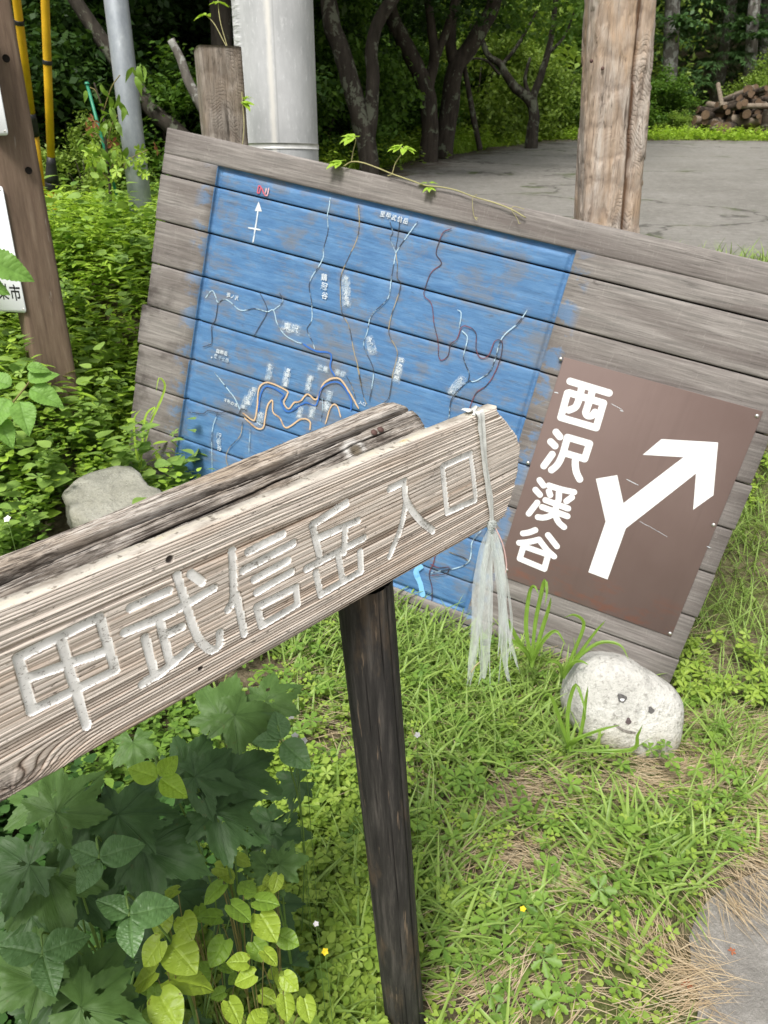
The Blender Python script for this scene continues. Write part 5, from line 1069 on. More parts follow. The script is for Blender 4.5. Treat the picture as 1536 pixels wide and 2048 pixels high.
stuff('tall_bank_weeds', joinm([stems(P, rng.uniform(.28, .48, n), rng.uniform(.1, .5, n), 9, OVATE, .065, .115, .3, .3), stems(P[::2], rng.uniform(.25, .42, len(P[::2])), rng.uniform(.1, .4, len(P[::2])), 7, LOBED, .04, .075, .3, .4)]), M['bankpale'], 'taller pale-leaved weeds standing out of the left bank', False)
P = bank(700, -3.2, -.3, 1.6, 5.0, lambda P, X, Y: X < 430); n = len(P)
stuff('bank_grass', blades(P, dirs(n), rng.uniform(.15, .42, n), rng.uniform(.004, .009, n), rng.uniform(.1, .5, n), rng.uniform(.6, 1.6, n), 7), M['grass2'], 'long grass blades in the left bank')
# grass beside and behind the board on the right
P = ground_pts(17000, .9, 3.2, 1.9, 4.6); bf = board_front(P); P = P[((bf < -.08) | ((P - BO) @ BA > .03))]; X_, Y_, D_ = proj(P); P = P[rng.random(len(P)) < .75]; n = len(P)
stuff('verge_grass', blades(P, dirs(n), rng.uniform(.07, .22, n), rng.uniform(.003, .007, n), rng.uniform(.1, .8, n), rng.uniform(.5, 1.5, n), 5), M['grass'], 'grass on the slope right of the board')
P = ground_pts(16000, .9, 3.2, 1.7, 4.6); bf = board_front(P); P = P[((bf < -.08) | ((P - BO) @ BA > .0)) & off_road(P, 0)]; n = len(P); fl_ = 3 * fbm(P[:, 0] * 2, P[:, 1] * 2, 0, 9, 2) + rng.normal(0, .5, n)
stuff('slope_straw', blades(P + np.array([0, 0, .02]), np.stack([np.cos(fl_), np.sin(fl_), 0 * fl_], -1), rng.uniform(.08, .22, n), rng.uniform(.0016, .0034, n), rng.uniform(1.0, 1.55, n), rng.uniform(0, .4, n), 4), M['straw'], 'dead straw on the slope right of the board')
P = ground_pts(500, .95, 2.6, 2.2, 4.2); bf = board_front(P); P = P[((bf < -.08) | ((P - BO) @ BA > .05)) & clump(P, 3, 17, .05)]
stuff('slope_weeds', leafset(np.repeat(P, 4, 0) + rng.normal(0, .02, (len(P) * 4, 3)) * np.array([1, 1, 0]), LOBED, .025, .05, .03, .12, .3), M['clover'], 'lobed weeds on the slope right of the board', False)

# ---- big foreground leaves, each a mesh of its own
def vein_cols(): return
def big_palmate(sd):
    r_ = random.Random(sd); lobes = [(0, 1.0), (R(50 + r_.uniform(-5, 5)), .86 + r_.uniform(-.06, .06)), (R(-50 + r_.uniform(-5, 5)), .86 + r_.uniform(-.06, .06)), (R(108 + r_.uniform(-8, 8)), .62), (R(-108 + r_.uniform(-8, 8)), .62)]
    th = set(np.linspace(-R(158), R(158), 190))
    for a, L in lobes: th |= {a, a - .02, a + .02, a - .05, a + .05}
    th = np.array(sorted(th)); rr = np.zeros(len(th))
    for a, L in lobes:
        d = np.abs(th - a); w = .62 if L > .7 else .5; rr = np.maximum(rr, L * np.clip(1 - (d / w) ** .92 * .52, .0, 1) * (d < w * 1.5))
    rr = np.maximum(rr, .42 + .05 * np.cos(th * 2)); rr *= 1 + .075 * (np.abs(((th * 13 + sd) / 1) % 2 - 1) - .5) + .04 * (np.abs(((th * 31 + sd) / 1) % 2 - 1) - .5) + .03 * fbm(th * 6, sd, 0, sd, 2)
    fr_ = np.array([0, .1, .2, .32, .45, .58, .7, .8, .88, .95, 1.0]); TH, FR_ = np.meshgrid(th, fr_, indexing='ij'); RR = FR_ * rr[:, None]
    dv = np.min([np.abs(TH - a) * np.maximum(RR, .05) for a, L in lobes], 0); vein = np.clip(1 - dv / .022, 0, 1) * np.clip(1.1 - .6 * FR_, 0, 1)
    sv = np.zeros_like(RR)
    for a, L in lobes:
        da = TH - a; loc = RR * np.cos(da); lat = np.abs(RR * np.sin(da)); q = ((loc - lat * 1.1) * 7) % 1; sv = np.maximum(sv, np.clip(1 - np.abs(q - .5) / .16, 0, 1) * (np.abs(da) < .45) * (RR > .15) * .45)
    Xl = RR * np.sin(TH); Yl = RR * np.cos(TH); Z = .10 * np.sqrt(np.clip(dv, 0, .2)) - .26 * RR ** 2 + .10 * fbm(Xl * 3, Yl * 3, 0, sd, 3) + .05 * np.sin(TH * 9 + sd) * RR ** 2 - .02 * sv
    V = np.stack([Xl, Yl, Z], -1).reshape(-1, 3); f = grid_faces(len(th), len(fr_))[:, ::-1]
    c_ = V[f].mean(1)
    for _ in range(r_.randint(0, 3)):
        hx, hy, hr = r_.uniform(-.5, .5), r_.uniform(.1, .7), r_.uniform(.03, .075); f = f[np.hypot((c_[:, 0] - hx) * r_.uniform(.7, 1.5), c_[:, 1] - hy) > hr]; c_ = V[f].mean(1)
    return V, f, np.maximum(vein, sv * .5).ravel()
def blade_leaf(sd, prof, rows=34, cols=6, base_notch=0.0, nv=6.0, ang=1.0, droop=.16, fold=.16, teeth=.02):
    y = np.linspace(0, 1, rows); a = np.linspace(-1, 1, 2 * cols + 1); Yl, A = np.meshgrid(y, a, indexing='ij')
    w = np.array([prof(t_) for t_ in y])[:, None] * (1 + teeth * (np.abs((Yl * 26) % 2 - 1) - .5) * (np.abs(A) > .9) * 2) * (1 + .06 * fbm(Yl * 3, A, 0, sd, 2))
    Xl = A * w; yy = Yl - base_notch * np.abs(A) ** 1.5 * np.clip(1 - Yl * 2.2, 0, 1)
    q = ((Yl - np.abs(Xl) * ang) * nv) % 1; sv = np.clip(1 - np.abs(q - .5) / .14, 0, 1) * (np.abs(A) > .05); mv = np.clip(1 - np.abs(Xl) / .018, 0, 1)
    Z = fold * np.abs(Xl) - droop * Yl ** 2 + .05 * fbm(Xl * 4, Yl * 4, 0, sd + 3, 3) - .012 * sv
    V = np.stack([Xl, yy, Z], -1).reshape(-1, 3); return V, grid_faces(rows, 2 * cols + 1)[:, ::-1], np.maximum(mv, sv * .6).ravel()
heartp = lambda t: .46 * (math.sin(math.pi * min(1, t * .80 + .20)) ** .85) * (1 if t > .06 else .55 + 7.5 * t) + .002
beanp = lambda t: .37 * math.sin(math.pi * min(1, t ** .68)) ** .85 + .004
rasp = lambda t: .34 * math.sin(math.pi * t ** .62) ** .9 + .004
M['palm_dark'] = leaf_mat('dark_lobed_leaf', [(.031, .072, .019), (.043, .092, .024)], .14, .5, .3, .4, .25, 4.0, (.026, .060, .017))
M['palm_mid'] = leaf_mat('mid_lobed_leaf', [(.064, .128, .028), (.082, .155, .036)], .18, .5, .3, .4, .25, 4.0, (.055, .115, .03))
M['heart'] = leaf_mat('yellowing_heart_leaf', [(.22, .32, .03), (.28, .38, .04)], .3, .42, .4, .16, .75, 4.0); M['heartg'] = leaf_mat('green_heart_leaf', [(.16, .28, .03), (.19, .31, .035)], .3, .42, .4, .16, .5, 4.0)
M['bean'] = leaf_mat('bean_leaf', [(.075, .155, .045), (.09, .18, .055)], .22, .4, .45, .5, .3, 4.0, (.14, .26, .08)); M['limeleaf'] = leaf_mat('lime_leaf', [(.27, .43, .035), (.30, .46, .04)], .35, .42, .4, .2, .3, 4.0); M['brambleleaf'] = leaf_mat('pale_bramble_leaf', [(.15, .30, .06), (.19, .35, .07)], .35, .5, .3, .35, .2, 5.0, (.12, .24, .05))
PM = [big_palmate(100 + k) for k in range(7)]
def meshv(name, V, f, vein, m): return mesh(name, V, f, m, True, attrs={'vein': vein})
PAL = {m: [meshv('leaf', *PM[k], M[m]) for k in range(7)] for m in ('palm_dark', 'palm_mid')}
HEA = {m: [meshv('leaf', *blade_leaf(200 + k, heartp, base_notch=.16, nv=3.6, ang=.6, droop=.2, fold=.10, teeth=.012), M[m]) for k in range(4)] for m in ('heart', 'heartg')}
BEA = {m: [meshv('leaf', *blade_leaf(230 + k, beanp, base_notch=.04, nv=5.5, ang=.9, droop=.16, fold=.18, teeth=0), M[m]) for k in range(3)] for m in ('bean', 'limeleaf')}
RAS = [meshv('leaf', *blade_leaf(260 + k, rasp, base_notch=.03, nv=8, ang=.8, droop=.22, fold=.22, teeth=.07), M['brambleleaf']) for k in range(3)]
def put_leaf(me, t_, pos, px_ang, size, upw=.75, cam=.55, roll=.0, name='leaf', jit=.12):
    a = R(px_ang); tip = RT * math.cos(a) - UP * math.sin(a); toc = nrm(C0 - pos); n = nrm(np.array([0, 0, 1.]) * upw + toc * cam + rng.normal(0, jit, 3)); tip = nrm(tip - n * (tip @ n)); s = np.cross(tip, n)
    o = link(name, me, t_); o_, A_ = FR[t_.name]; m = np.stack([s, tip, n], 1) * size; p = pos - o_
    o.matrix_local = Matrix([[*map(float, m[0]), float(p[0])], [*map(float, m[1]), float(p[1])], [*map(float, m[2]), float(p[2])], [0, 0, 0, 1]]); return o
def stalk(t_, a, b, r0, r1, sag=.0, mat='stem', name='stem'):
    mid = (a + b) / 2 + np.array([0, 0, sag]); v, f = tube(spline([a, mid, b], 10), np.linspace(r0, r1, 10), 6); return part(name, loc_(t_, v), f, M[mat], t_, smooth=True)
def plant(name, label, cat, group, kind, leaves, depth, mat='stem', lower=0, lo_mat='palm_dark'):
    """leaves: (px, py of the leaf's middle, radius px, direction the tip points in the photo, material)"""
    q = np.array([at(l[0], l[1], depth + (l[5] if len(l) > 5 else 0)) for l in leaves]); c = q.mean(0); bx, by = c[0], c[1] + (.13 if kind == 'palm' else .05); base = np.array([bx, by, float(gz(bx, by))])
    t_ = thing(name, label, cat, base, None, group); hub = base + (c - base) * .55
    stalk(t_, base - np.array([0, 0, .03]), hub, *((.004, .0032) if kind == 'palm' else (.0018, .0012)), 0, mat)
    for l, p in zip(leaves, q):
        d = (p - C0) @ FW; s = l[2] * d / F; m = l[4] if len(l) > 4 else 'palm_dark'
        up_, cam_ = (.62, .72) if kind == 'palm' else (.75, .55)
        me, k, back = {'palm': (PAL, 1.34, .40), 'heart': (HEA, 1.62, .45), 'bean': (BEA, 1.9, .45)}[kind]
        me = random.choice(me[m]); a = R(l[3]); off = -(RT * math.cos(a) - UP * math.sin(a)) * s * k * back * .9
        pos = p + off; put_leaf(me, t_, pos, l[3], s * k, up_, cam_, jit=.13 if kind == 'palm' else .38); stalk(t_, hub, pos - np.array([0, 0, .002]), *((.0022, .0014) if kind == 'palm' else (.0011, .0008)), .012, mat, 'leaf_stalk')
    for k in range(lower):
        a = rng.uniform(0, 6.28); rr = rng.uniform(.03, .16); pos = np.array([bx + rr * math.cos(a), by + rr * math.sin(a) + .04, base[2] + (c[2] - base[2]) * rng.uniform(.2, .6)])
        put_leaf(random.choice(PAL[lo_mat]), t_, pos, rng.uniform(0, 360), rng.uniform(.06, .095)); stalk(t_, hub * .4 + base * .6, pos, .002, .0013, .01, mat, 'leaf_stalk')
    return t_
GP = 'dark lobed-leaf weeds under the carved plank'
D_, M_m = 'palm_dark', 'palm_mid'
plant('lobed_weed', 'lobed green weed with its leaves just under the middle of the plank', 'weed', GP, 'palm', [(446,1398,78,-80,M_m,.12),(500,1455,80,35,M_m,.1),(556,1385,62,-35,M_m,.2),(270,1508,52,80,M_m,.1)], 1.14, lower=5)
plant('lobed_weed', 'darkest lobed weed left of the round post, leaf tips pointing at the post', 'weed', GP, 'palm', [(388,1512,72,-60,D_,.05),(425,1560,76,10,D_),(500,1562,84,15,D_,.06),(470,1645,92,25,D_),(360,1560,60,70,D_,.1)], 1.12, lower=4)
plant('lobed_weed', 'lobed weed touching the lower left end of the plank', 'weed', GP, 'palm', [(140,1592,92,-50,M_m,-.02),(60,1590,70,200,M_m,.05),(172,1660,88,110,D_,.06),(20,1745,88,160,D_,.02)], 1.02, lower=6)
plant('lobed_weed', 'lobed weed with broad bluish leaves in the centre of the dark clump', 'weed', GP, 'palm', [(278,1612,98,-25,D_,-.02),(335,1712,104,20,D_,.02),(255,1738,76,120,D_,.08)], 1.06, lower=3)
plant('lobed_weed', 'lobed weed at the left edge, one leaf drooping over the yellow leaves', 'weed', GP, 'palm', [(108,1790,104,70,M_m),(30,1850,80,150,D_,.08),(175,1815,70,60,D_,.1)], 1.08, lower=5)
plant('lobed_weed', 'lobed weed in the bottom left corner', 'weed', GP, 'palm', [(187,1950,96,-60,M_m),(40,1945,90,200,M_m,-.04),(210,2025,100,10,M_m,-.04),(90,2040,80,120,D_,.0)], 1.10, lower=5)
plant('lobed_weed', 'small lobed weed among the light undergrowth beside the round post', 'weed', GP, 'palm', [(525,1722,44,-120,M_m),(580,1722,46,-20,M_m),(545,1765,40,60,M_m)], 1.32, lower=0)
plant('lobed_weed', 'low dark lobed weed half hidden behind the yellow leaves', 'weed', GP, 'palm', [(375,1805,64,40,D_),(300,1790,58,160,D_)], 1.33, lower=2)
GH = 'yellowing heart-leaf seedlings'
H_, G_ = 'heart', 'heartg'
plant('heart_leaf_weed', 'yellow heart-leaved weed, the largest of its leaves, bottom centre left', 'weed', GH, 'heart', [(360,1915,48,55,H_),(310,1902,34,120,H_,-.02),(372,1975,56,25,H_,.03),(292,1960,38,140,H_,.02),(335,2018,46,60,H_,-.02)], 1.16, 'redstem' )
plant('heart_leaf_weed', 'narrow-leaved yellow heart weed under the bean leaves', 'weed', GH, 'heart', [(352,1800,30,100,H_),(327,1845,28,95,H_),(376,1852,32,60,H_)], 1.19, 'redstem' )
plant('heart_leaf_weed', 'greener heart-leaved weed with round leaves left of the post foot', 'weed', GH, 'heart', [(442,1788,30,100,G_),(472,1828,32,60,G_,-.02),(442,1900,32,110,G_),(530,1808,30,20,G_),(425,1845,28,150,G_,.03),(495,1775,26,-60,G_,.03)], 1.23, 'redstem' )
plant('heart_leaf_weed', 'heart-leaved weed with one brown-spotted leaf beside a white flower', 'weed', GH, 'heart', [(528,1852,38,70,H_),(515,1900,28,60,G_,.03),(575,1880,26,30,G_,.05)], 1.23, 'redstem' )
plant('heart_leaf_weed', 'bright lemon heart-leaved seedling above the bottom edge', 'weed', GH, 'heart', [(478,1927,25,170,H_),(530,1917,24,80,H_),(494,1958,26,150,H_)], 1.19, 'redstem' )
plant('heart_leaf_weed', 'lemon heart-leaved seedling with hanging leaves at the bottom edge', 'weed', GH, 'heart', [(580,1962,24,40,H_),(565,2010,27,100,H_),(608,2015,27,90,H_),(460,2022,30,80,H_),(512,2035,26,-70,H_)], 1.21, 'redstem' )
def bean(label, hubpx, leaflets, d, m='bean', vine=None):
    hub = at(*hubpx, d); base = np.array([hub[0] - .03, hub[1] + .24, 0.0]); base[2] = float(gz(base[0], base[1])); t_ = thing('bean_vine', label, 'vine', base, None, 'three-leaflet bean vines')
    v, f = tube(spline([base, base + (hub - base) * .5 + np.array([.02, .03, .06]), hub + np.array([-.01, .04, -.015]), hub], 16), .0016, 6); part('stem', loc_(t_, v), f, M['stem'], t_)
    for x, y, ang in leaflets:
        a = R(ang); L = math.hypot(x - hubpx[0], y - hubpx[1]) * 1.9 * d / F * .62 + 26 * d / F; pos = hub + (RT * math.cos(a) - UP * math.sin(a)) * 6 * d / F; put_leaf(random.choice(BEA[m]), t_, pos, ang, L * 1.05, .6, .75)
    return t_
bean('bean vine with one chewed leaflet lying over the dark lobed leaves', (198, 1717), [(183,1692,205),(237,1688,-32),(186,1745,110)], .98)
bean('bean vine whose three blue-green leaflets are clean and whole', (258, 1832), [(235,1806,215),(305,1803,-28),(250,1866,80)], .98)
bean('bean vine at the left edge with a pale central leaflet', (85, 1908), [(40,1888,190),(130,1886,-40),(95,1948,75)], 1.0)
bean('lime green three-leaflet seedling shining among the dark leaves', (318, 1556), [(292,1545,200),(328,1538,-60),(342,1572,35)], 1.0, 'limeleaf')
bean('soft green bean vine at the upper right of the dark leaves', (563, 1482), [(556,1455,-100),(545,1472,180),(590,1508,45)], 1.2)
rr0 = random.Random(12); HX = [(455,1745),(405,1830),(560,1770),(440,1965),(548,1975),(300,2010)]
for k, (x, y) in enumerate(HX):
    plant('heart_leaf_weed', ['small pale heart-leaved seedling among the yellow leaves', 'small greener heart-leaved seedling among the yellow leaves'][k % 2], 'weed', GH + (' (small greener)' if k % 2 else ' (small pale)'), 'heart', [(x + rr0.uniform(-34, 34), y + rr0.uniform(-26, 26), rr0.uniform(13, 24), rr0.uniform(20, 160), G_ if k % 2 else H_, rr0.uniform(0, .08)) for _ in range(5)], 1.27, 'redstem')
# undergrowth filling beneath them
P = ground_pts(1500, -1.2, .02, .72, 1.55); X_, Y_, d_ = proj(P); P = P[(X_ < 500 - .5 * np.maximum(0, Y_ - 1750)) & (Y_ > 1380) & clear_objs(P)]; n = len(P)
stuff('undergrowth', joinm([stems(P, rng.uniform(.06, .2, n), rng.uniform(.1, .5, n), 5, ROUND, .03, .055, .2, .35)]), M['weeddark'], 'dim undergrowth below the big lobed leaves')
P = ground_pts(1100, -.55, .05, .72, 1.7); X_, Y_, d_ = proj(P); P = P[(X_ > 330) & (Y_ > 1500) & clear_objs(P)]; n = len(P)
stuff('light_undergrowth', joinm([stems(P, rng.uniform(.04, .13, n), rng.uniform(.1, .5, n), 5, OVATE, .02, .042, .25, .35), stems(P[::2], rng.uniform(.04, .14, len(P[::2])), rng.uniform(.1, .5, len(P[::2])), 3, LOBED, .022, .042, .25, .5), leafset(P, CLOVER, .022, .04, .03, .1, .25)]), M['clover'], 'light green undergrowth between the lobed leaves and the post', False)
def dead_leaf(px, py, s, label):
    p = hit(px, py, np.array([0, 1, .04]), np.array([0, 0, 1.])); p[2] = float(gz(p[0], p[1])) + .02; v, f = ROUND; v = v * np.array([1, 1, 2.2]) * s; o = link('dead_leaf', mesh('dead_leaf', v, f, M['deadleaf'], True)); o.location = p; o.rotation_euler = (rng.uniform(-.5, .5), rng.uniform(-.6, .6), rng.uniform(0, 6)); tag(o, label, 'leaf', 'fallen brown leaves')
M['deadleaf'] = leaf_mat('dead_leaf', [(.13, .065, .035), (.2, .11, .06)], .1, .7, .2)
for px, py, s, l in ((425,2000,.06,'curled brown dead leaf between the yellow leaves at the bottom edge'), (505,1772,.035,'small curled dead leaf above the round green leaves'), (400,1985,.05,'crumpled brown dead leaf under the largest yellow leaf'), (600,1945,.04,'brown dead leaf left of the post foot'), (610,1990,.05,'dark dead leaf below the lemon seedling')): dead_leaf(px, py, s, l)
for px, py, s, l in ((1462,1908,.011,'reddish fallen leaf on the tarmac beside the straw'), (1515,1680,.03,'orange-red dead leaf at the right edge by the lane'), (1372,1978,.018,'tiny red leaf at the corner of the tarmac'), (1530,1650,.02,'second reddish scrap at the right edge')):
    p = hit(px, py, np.array([0, 1, -.03]), np.array([0, 0, 1.])); o = link('fallen_leaf', mesh('fallen_leaf', LOBED[0] * s, LOBED[1], M['redleaf'] if 'redleaf' in M else M.setdefault('redleaf', leaf_mat('red_leaf', [(.30, .085, .04), (.36, .13, .06)], .1, .7, .2)))); o.location = (p[0], p[1], float(gz(p[0], p[1])) + .02); o.rotation_euler = (.1, .15, rng.uniform(0, 6)); tag(o, l, 'leaf', 'red fallen leaves')
# flowers
M['petal'] = leaf_mat('white_petal', [(.75, .70, .74), (.82, .80, .82)], .3, .5, .2); M['yellowpetal'] = leaf_mat('yellow_petal', [(.75, .55, .02), (.8, .6, .03)], .3, .5, .2)
def flower(px, py, d, s, label, m='petal'):
    p = at(px, py, d); g_ = np.array([p[0] + .01, p[1] + .02, 0.0]); g_[2] = float(gz(g_[0], g_[1])); t_ = thing('wild_flower', label, 'flower', g_, None, 'small wild flowers'); n = nrm(np.array([0, -.5, .8]) + rng.normal(0, .15, 3)); e = nrm(np.cross(n, RT)); e2 = np.cross(n, e)
    a = np.arange(5) * 2 * np.pi / 5 + rng.uniform(0, 1); V, f = scatter((ROUND[0] * np.array([1, 1, .6]), ROUND[1]), np.repeat(p[None], 5, 0), np.cos(a)[:, None] * e + np.sin(a)[:, None] * e2 + n * .25, np.repeat(n[None], 5, 0), np.full(5, s)); part('petals', loc_(t_, V), f, M[m], t_); stalk(t_, g_, p, .0009, .0007, .01)
for px, py, d, s, l, m in ((583,1432,1.45,.0075,'white flower nearest the big lobed leaf below the plank','petal'),(608,1482,1.42,.0075,'white flower, lower right of a pair, left of the dark post','petal'),(590,1472,1.43,.0075,'small white flower beside another, left of the dark post','petal'),(533,1862,1.25,.0075,'white flower among the yellow heart leaves','petal'),(835,1470,1.7,.0075,'lone white flower just right of the dark post','petal'),(632,1848,1.4,.006,'tiny white flower close to the post foot','petal'),(650,1903,1.38,.007,'tiny yellow flower left of the post foot','yellowpetal'),(1046,1818,1.55,.007,'tiny yellow flower in the clover right of the post','yellowpetal'),(15,1038,2.0,.011,'white flower at the left edge above the split log','petal')): flower(px, py, d, s, l, m)
# taller grass tufts, bramble, vines
def tuft(label, base_px, tips, wpx, d, mat='tuft'):
    b = at(*base_px, d); b[2] = max(b[2] - .02, float(gz(b[0], b[1])) - .01) if b[2] > float(gz(b[0], b[1])) else float(gz(b[0], b[1])); t_ = thing('grass_tuft', label, 'grass', b, None, 'tall grass tufts by the board')
    for k, pts in enumerate(tips):
        P = spline([b + rng.normal(0, .008, 3) * np.array([1, 1, 0])] + [at(x, y, d - .02 * i - .01 * k) for i, (x, y) in enumerate(pts)], 16); s = np.linspace(0, 1, 16); w = wpx * d / F * (np.minimum(1, .5 + 2 * s) * (1 - s ** 3) + .03)
        v, f = strap(P, list(w), 16, None, 40 + k, 0, 0, .15); part('blade', loc_(t_, v), f, M[mat], t_, smooth=True)
tuft('tall grass tuft rising in front of the brown sign, right of the plastic tassel', (1062, 1320), [[(1052,1260),(1058,1190),(1068,1172),(1078,1190)], [(1070,1250),(1082,1190),(1090,1160),(1094,1185),(1088,1215)], [(1084,1260),(1098,1215),(1102,1195)], [(1030,1270),(1015,1240),(1002,1236)], [(1080,1290),(1110,1262),(1132,1290)], [(1050,1300),(1018,1280),(1010,1300)]], 8.5, 2.55)
tuft('arching grass tuft between the tall tuft and the smiling stone', (1128, 1345), [[(1150,1320),(1190,1265),(1212,1240)], [(1145,1310),(1168,1250),(1150,1230),(1128,1235)], [(1160,1312),(1200,1285),(1240,1290),(1258,1320)], [(1140,1330),(1160,1322),(1178,1330)], [(1120,1330),(1100,1322),(1088,1335)]], 7.5, 2.5)
tuft('thin grass blades looping against the left end of the board', (280, 925), [[(300,850),(322,800),(330,770),(318,756),(312,785)], [(285,880),(292,830),(310,815),(298,835)], [(272,900),(268,840),(282,818)]], 5, 3.05, 'grass2')
tuft('broad grass blades hanging over the left face of the smiling stone', (1140, 1490), [[(1135,1430),(1150,1370),(1165,1400),(1172,1440)], [(1120,1440),(1100,1390),(1080,1400)], [(1160,1470),(1172,1400),(1176,1372)], [(1150,1480),(1200,1460),(1240,1450)], [(1260,1500),(1275,1470),(1285,1450)]], 8, 2.36)
br = thing('bramble', 'pale green serrated bramble leaves on a reddish stem at the left edge', 'bramble', at(-60, 900, 2.0) - np.array([0, 0, .3]), None)
v, f = tube(spline([at(-60, 1000, 2.0), at(-20, 860, 2.0), at(30, 800, 2.0), at(60, 760, 2.0), at(62, 730, 2.0)], 24), np.linspace(.004, .0015, 24), 6); part('stem', loc_(br, v), f, M['redstem'], br, smooth=True)
for x, y, ang, s in ((58,760,-35,56),(62,778,20,66),(40,805,75,66),(15,800,110,70),(20,770,195,60),(55,735,-10,40),(-5,840,60,60)): put_leaf(RAS[random.randrange(3)], br, at(x, y, 1.98), ang, s * 2.0 / F * 1.05, .55, .7)
b2 = thing('bramble', 'bramble leaves reaching in from the left edge over the lower notice plate', 'bramble', at(-60, 700, 2.3) - np.array([0, 0, .3]), None)
v, f = tube(spline([at(-80, 720, 2.3), at(-50, 600, 2.3), at(-30, 530, 2.3)], 12), .003, 6); part('stem', loc_(b2, v), f, M['redstem'], b2)
for x, y, ang, s in ((-32,518,10,94),(-44,560,15,60),(-62,600,60,60)): put_leaf(RAS[random.randrange(3)], b2, at(x, y, 2.28), ang, s * 2.3 / F, .5, .75)
def sprig(t_, p, ang, s, n=5, mat=None):
    for k in range(n): put_leaf(SPR[k % 2], t_, p, ang + (k - (n - 1) / 2) * 42, s * rng.uniform(.8, 1.1), .9, .25)
SPR = [meshv('leaf', *blade_leaf(290 + k, lambda t: .24 * math.sin(math.pi * t ** .7) ** .9 + .004, 14, 3, nv=4, teeth=.25, droop=.3), M['limeleaf']) for k in range(2)]
def bpt(x, y, off=.02): return hit(x, y, BO, BN) - BN * off
vn = thing('creeper', 'thin creeper with lime leaf sprigs trailing along the top edge of the board', 'creeper', bpt(690, 332))
def vine(t_, pts, r): v, f = tube(spline(pts, 50), r, 6); part('stem', loc_(t_, v), f, M['twig'], t_, smooth=True)
Zv = (640, 250, 3.491); cvp = lambda L, off=.012: [bpt(*p, off) for p in cv(L, *Zv)]
vine(vn, cvp([(175,292),(228,262),(300,266),(400,300),(510,345),(640,390),(740,425),(850,437),(960,460),(1080,505),(1220,545),(1340,592),(1440,650)]), .0022)
vine(vn, cvp([(228,262),(240,190),(258,110),(240,85)]), .0016); vine(vn, cvp([(480,360),(512,342),(535,270),(590,185),(575,160)]), .0016); vine(vn, cvp([(590,185),(625,165)]), .0013)
vine(vn, cvp([(1105,490),(1078,510),(1075,570),(1085,640),(1105,670),(1095,650),(1112,655)], .02), .0011); vine(vn, cvp([(1220,545),(1330,585),(1360,572),(1430,590)]), .0012); vine(vn, cvp([(1340,592),(1385,660),(1395,690),(1410,688)], .02), .0009)
for x, y, a, s, n in ((245,88,200,.055,5),(150,262,190,.05,5),(600,165,10,.05,5),(570,155,185,.045,4),(740,410,-90,.028,3),(785,410,-60,.028,3),(770,440,90,.03,3)): sprig(vn, cvp([(x, y)])[0], a, s, n)
v2 = thing('creeper', 'creeper shoot climbing past the timber stub toward the top edge', 'creeper', at(480, 112, 3.1))
vine(v2, [at(x, y, 3.1) for x, y in ((480,115),(455,95),(430,50),(412,30))], .0018); vine(v2, [at(x, y, 3.1) for x, y in ((455,95),(440,40),(435,-10),(430,-60))], .0016); vine(v2, [at(x, y, 3.1) for x, y in ((484,300),(488,250),(484,190),(480,112))], .0018)
for x, y, a, s, n in ((412,30,200,.05,4),(435,5,-80,.05,4),(484,205,0,.055,4),(490,195,-50,.04,3)): sprig(v2, at(x, y, 3.08), a, s, n)
# ------------------------------------------------------------------ woodland behind
def ip(x, y, Y): return hit(x, y, np.array([0, Y, 0.]), np.array([0, 1., 0]))
M['bark_dark'] = bark_mat('dark_bark', (.028, .023, .018), (.085, .07, .055), .25, (.17, .19, .13)); M['bark_lichen'] = bark_mat('lichened_bark', (.022, .019, .015), (.08, .068, .055), .40, (.16, .17, .125)); M['bark_grey'] = bark_mat('grey_larch_bark', (.08, .07, .06), (.22, .20, .18), .5, (.36, .36, .33))
M['leaf_dark'] = leaf_mat('shaded_crown_leaves', [(.020, .05, .010), (.036, .08, .014), (.026, .062, .012), (.06, .115, .02)], .35, .5, .3)  # canopy shade is put into this darker leaf colour
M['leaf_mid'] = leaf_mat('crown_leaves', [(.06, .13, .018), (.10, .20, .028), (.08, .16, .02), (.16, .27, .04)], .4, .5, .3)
M['leaf_light'] = leaf_mat('sunlit_wood_leaves', [(.12, .21, .035), (.19, .29, .05), (.25, .35, .065), (.15, .24, .04)], .42, .5, .3)  # the light beyond the trees is put into this paler leaf colour
M['needle'] = leaf_mat('conifer_needles', [(.025, .065, .022), (.045, .10, .03), (.07, .14, .038), (.035, .08, .026)], .25, .5, .25)
def leaf_cloud(n, cen, rad, size, seed=0, hollow=.35, clumps=26, flat=.5):
    """leaves gathered in uneven clumps through an ellipsoid"""
    r_ = np.random.default_rng(seed); c_ = r_.normal(0, 1, (clumps, 3)); c_ = unit(c_) * (r_.uniform(hollow, 1, (clumps, 1)) ** .5); w = r_.uniform(.4, 1.6, clumps); k = r_.choice(clumps, n, p=w / w.sum())
    p = c_[k] + r_.normal(0, .17, (n, 3)) * np.array([1, 1, .7]); P = np.asarray(cen) + p * np.asarray(rad)
    tip = r_.normal(0, 1, (n, 3)); tip[:, 2] = tip[:, 2] * .4 - .25; N = r_.normal(0, flat, (n, 3)); N[:, 2] += 1
    return scatter(DIAM, P, tip, N, r_.uniform(size * .7, size * 1.35, n))
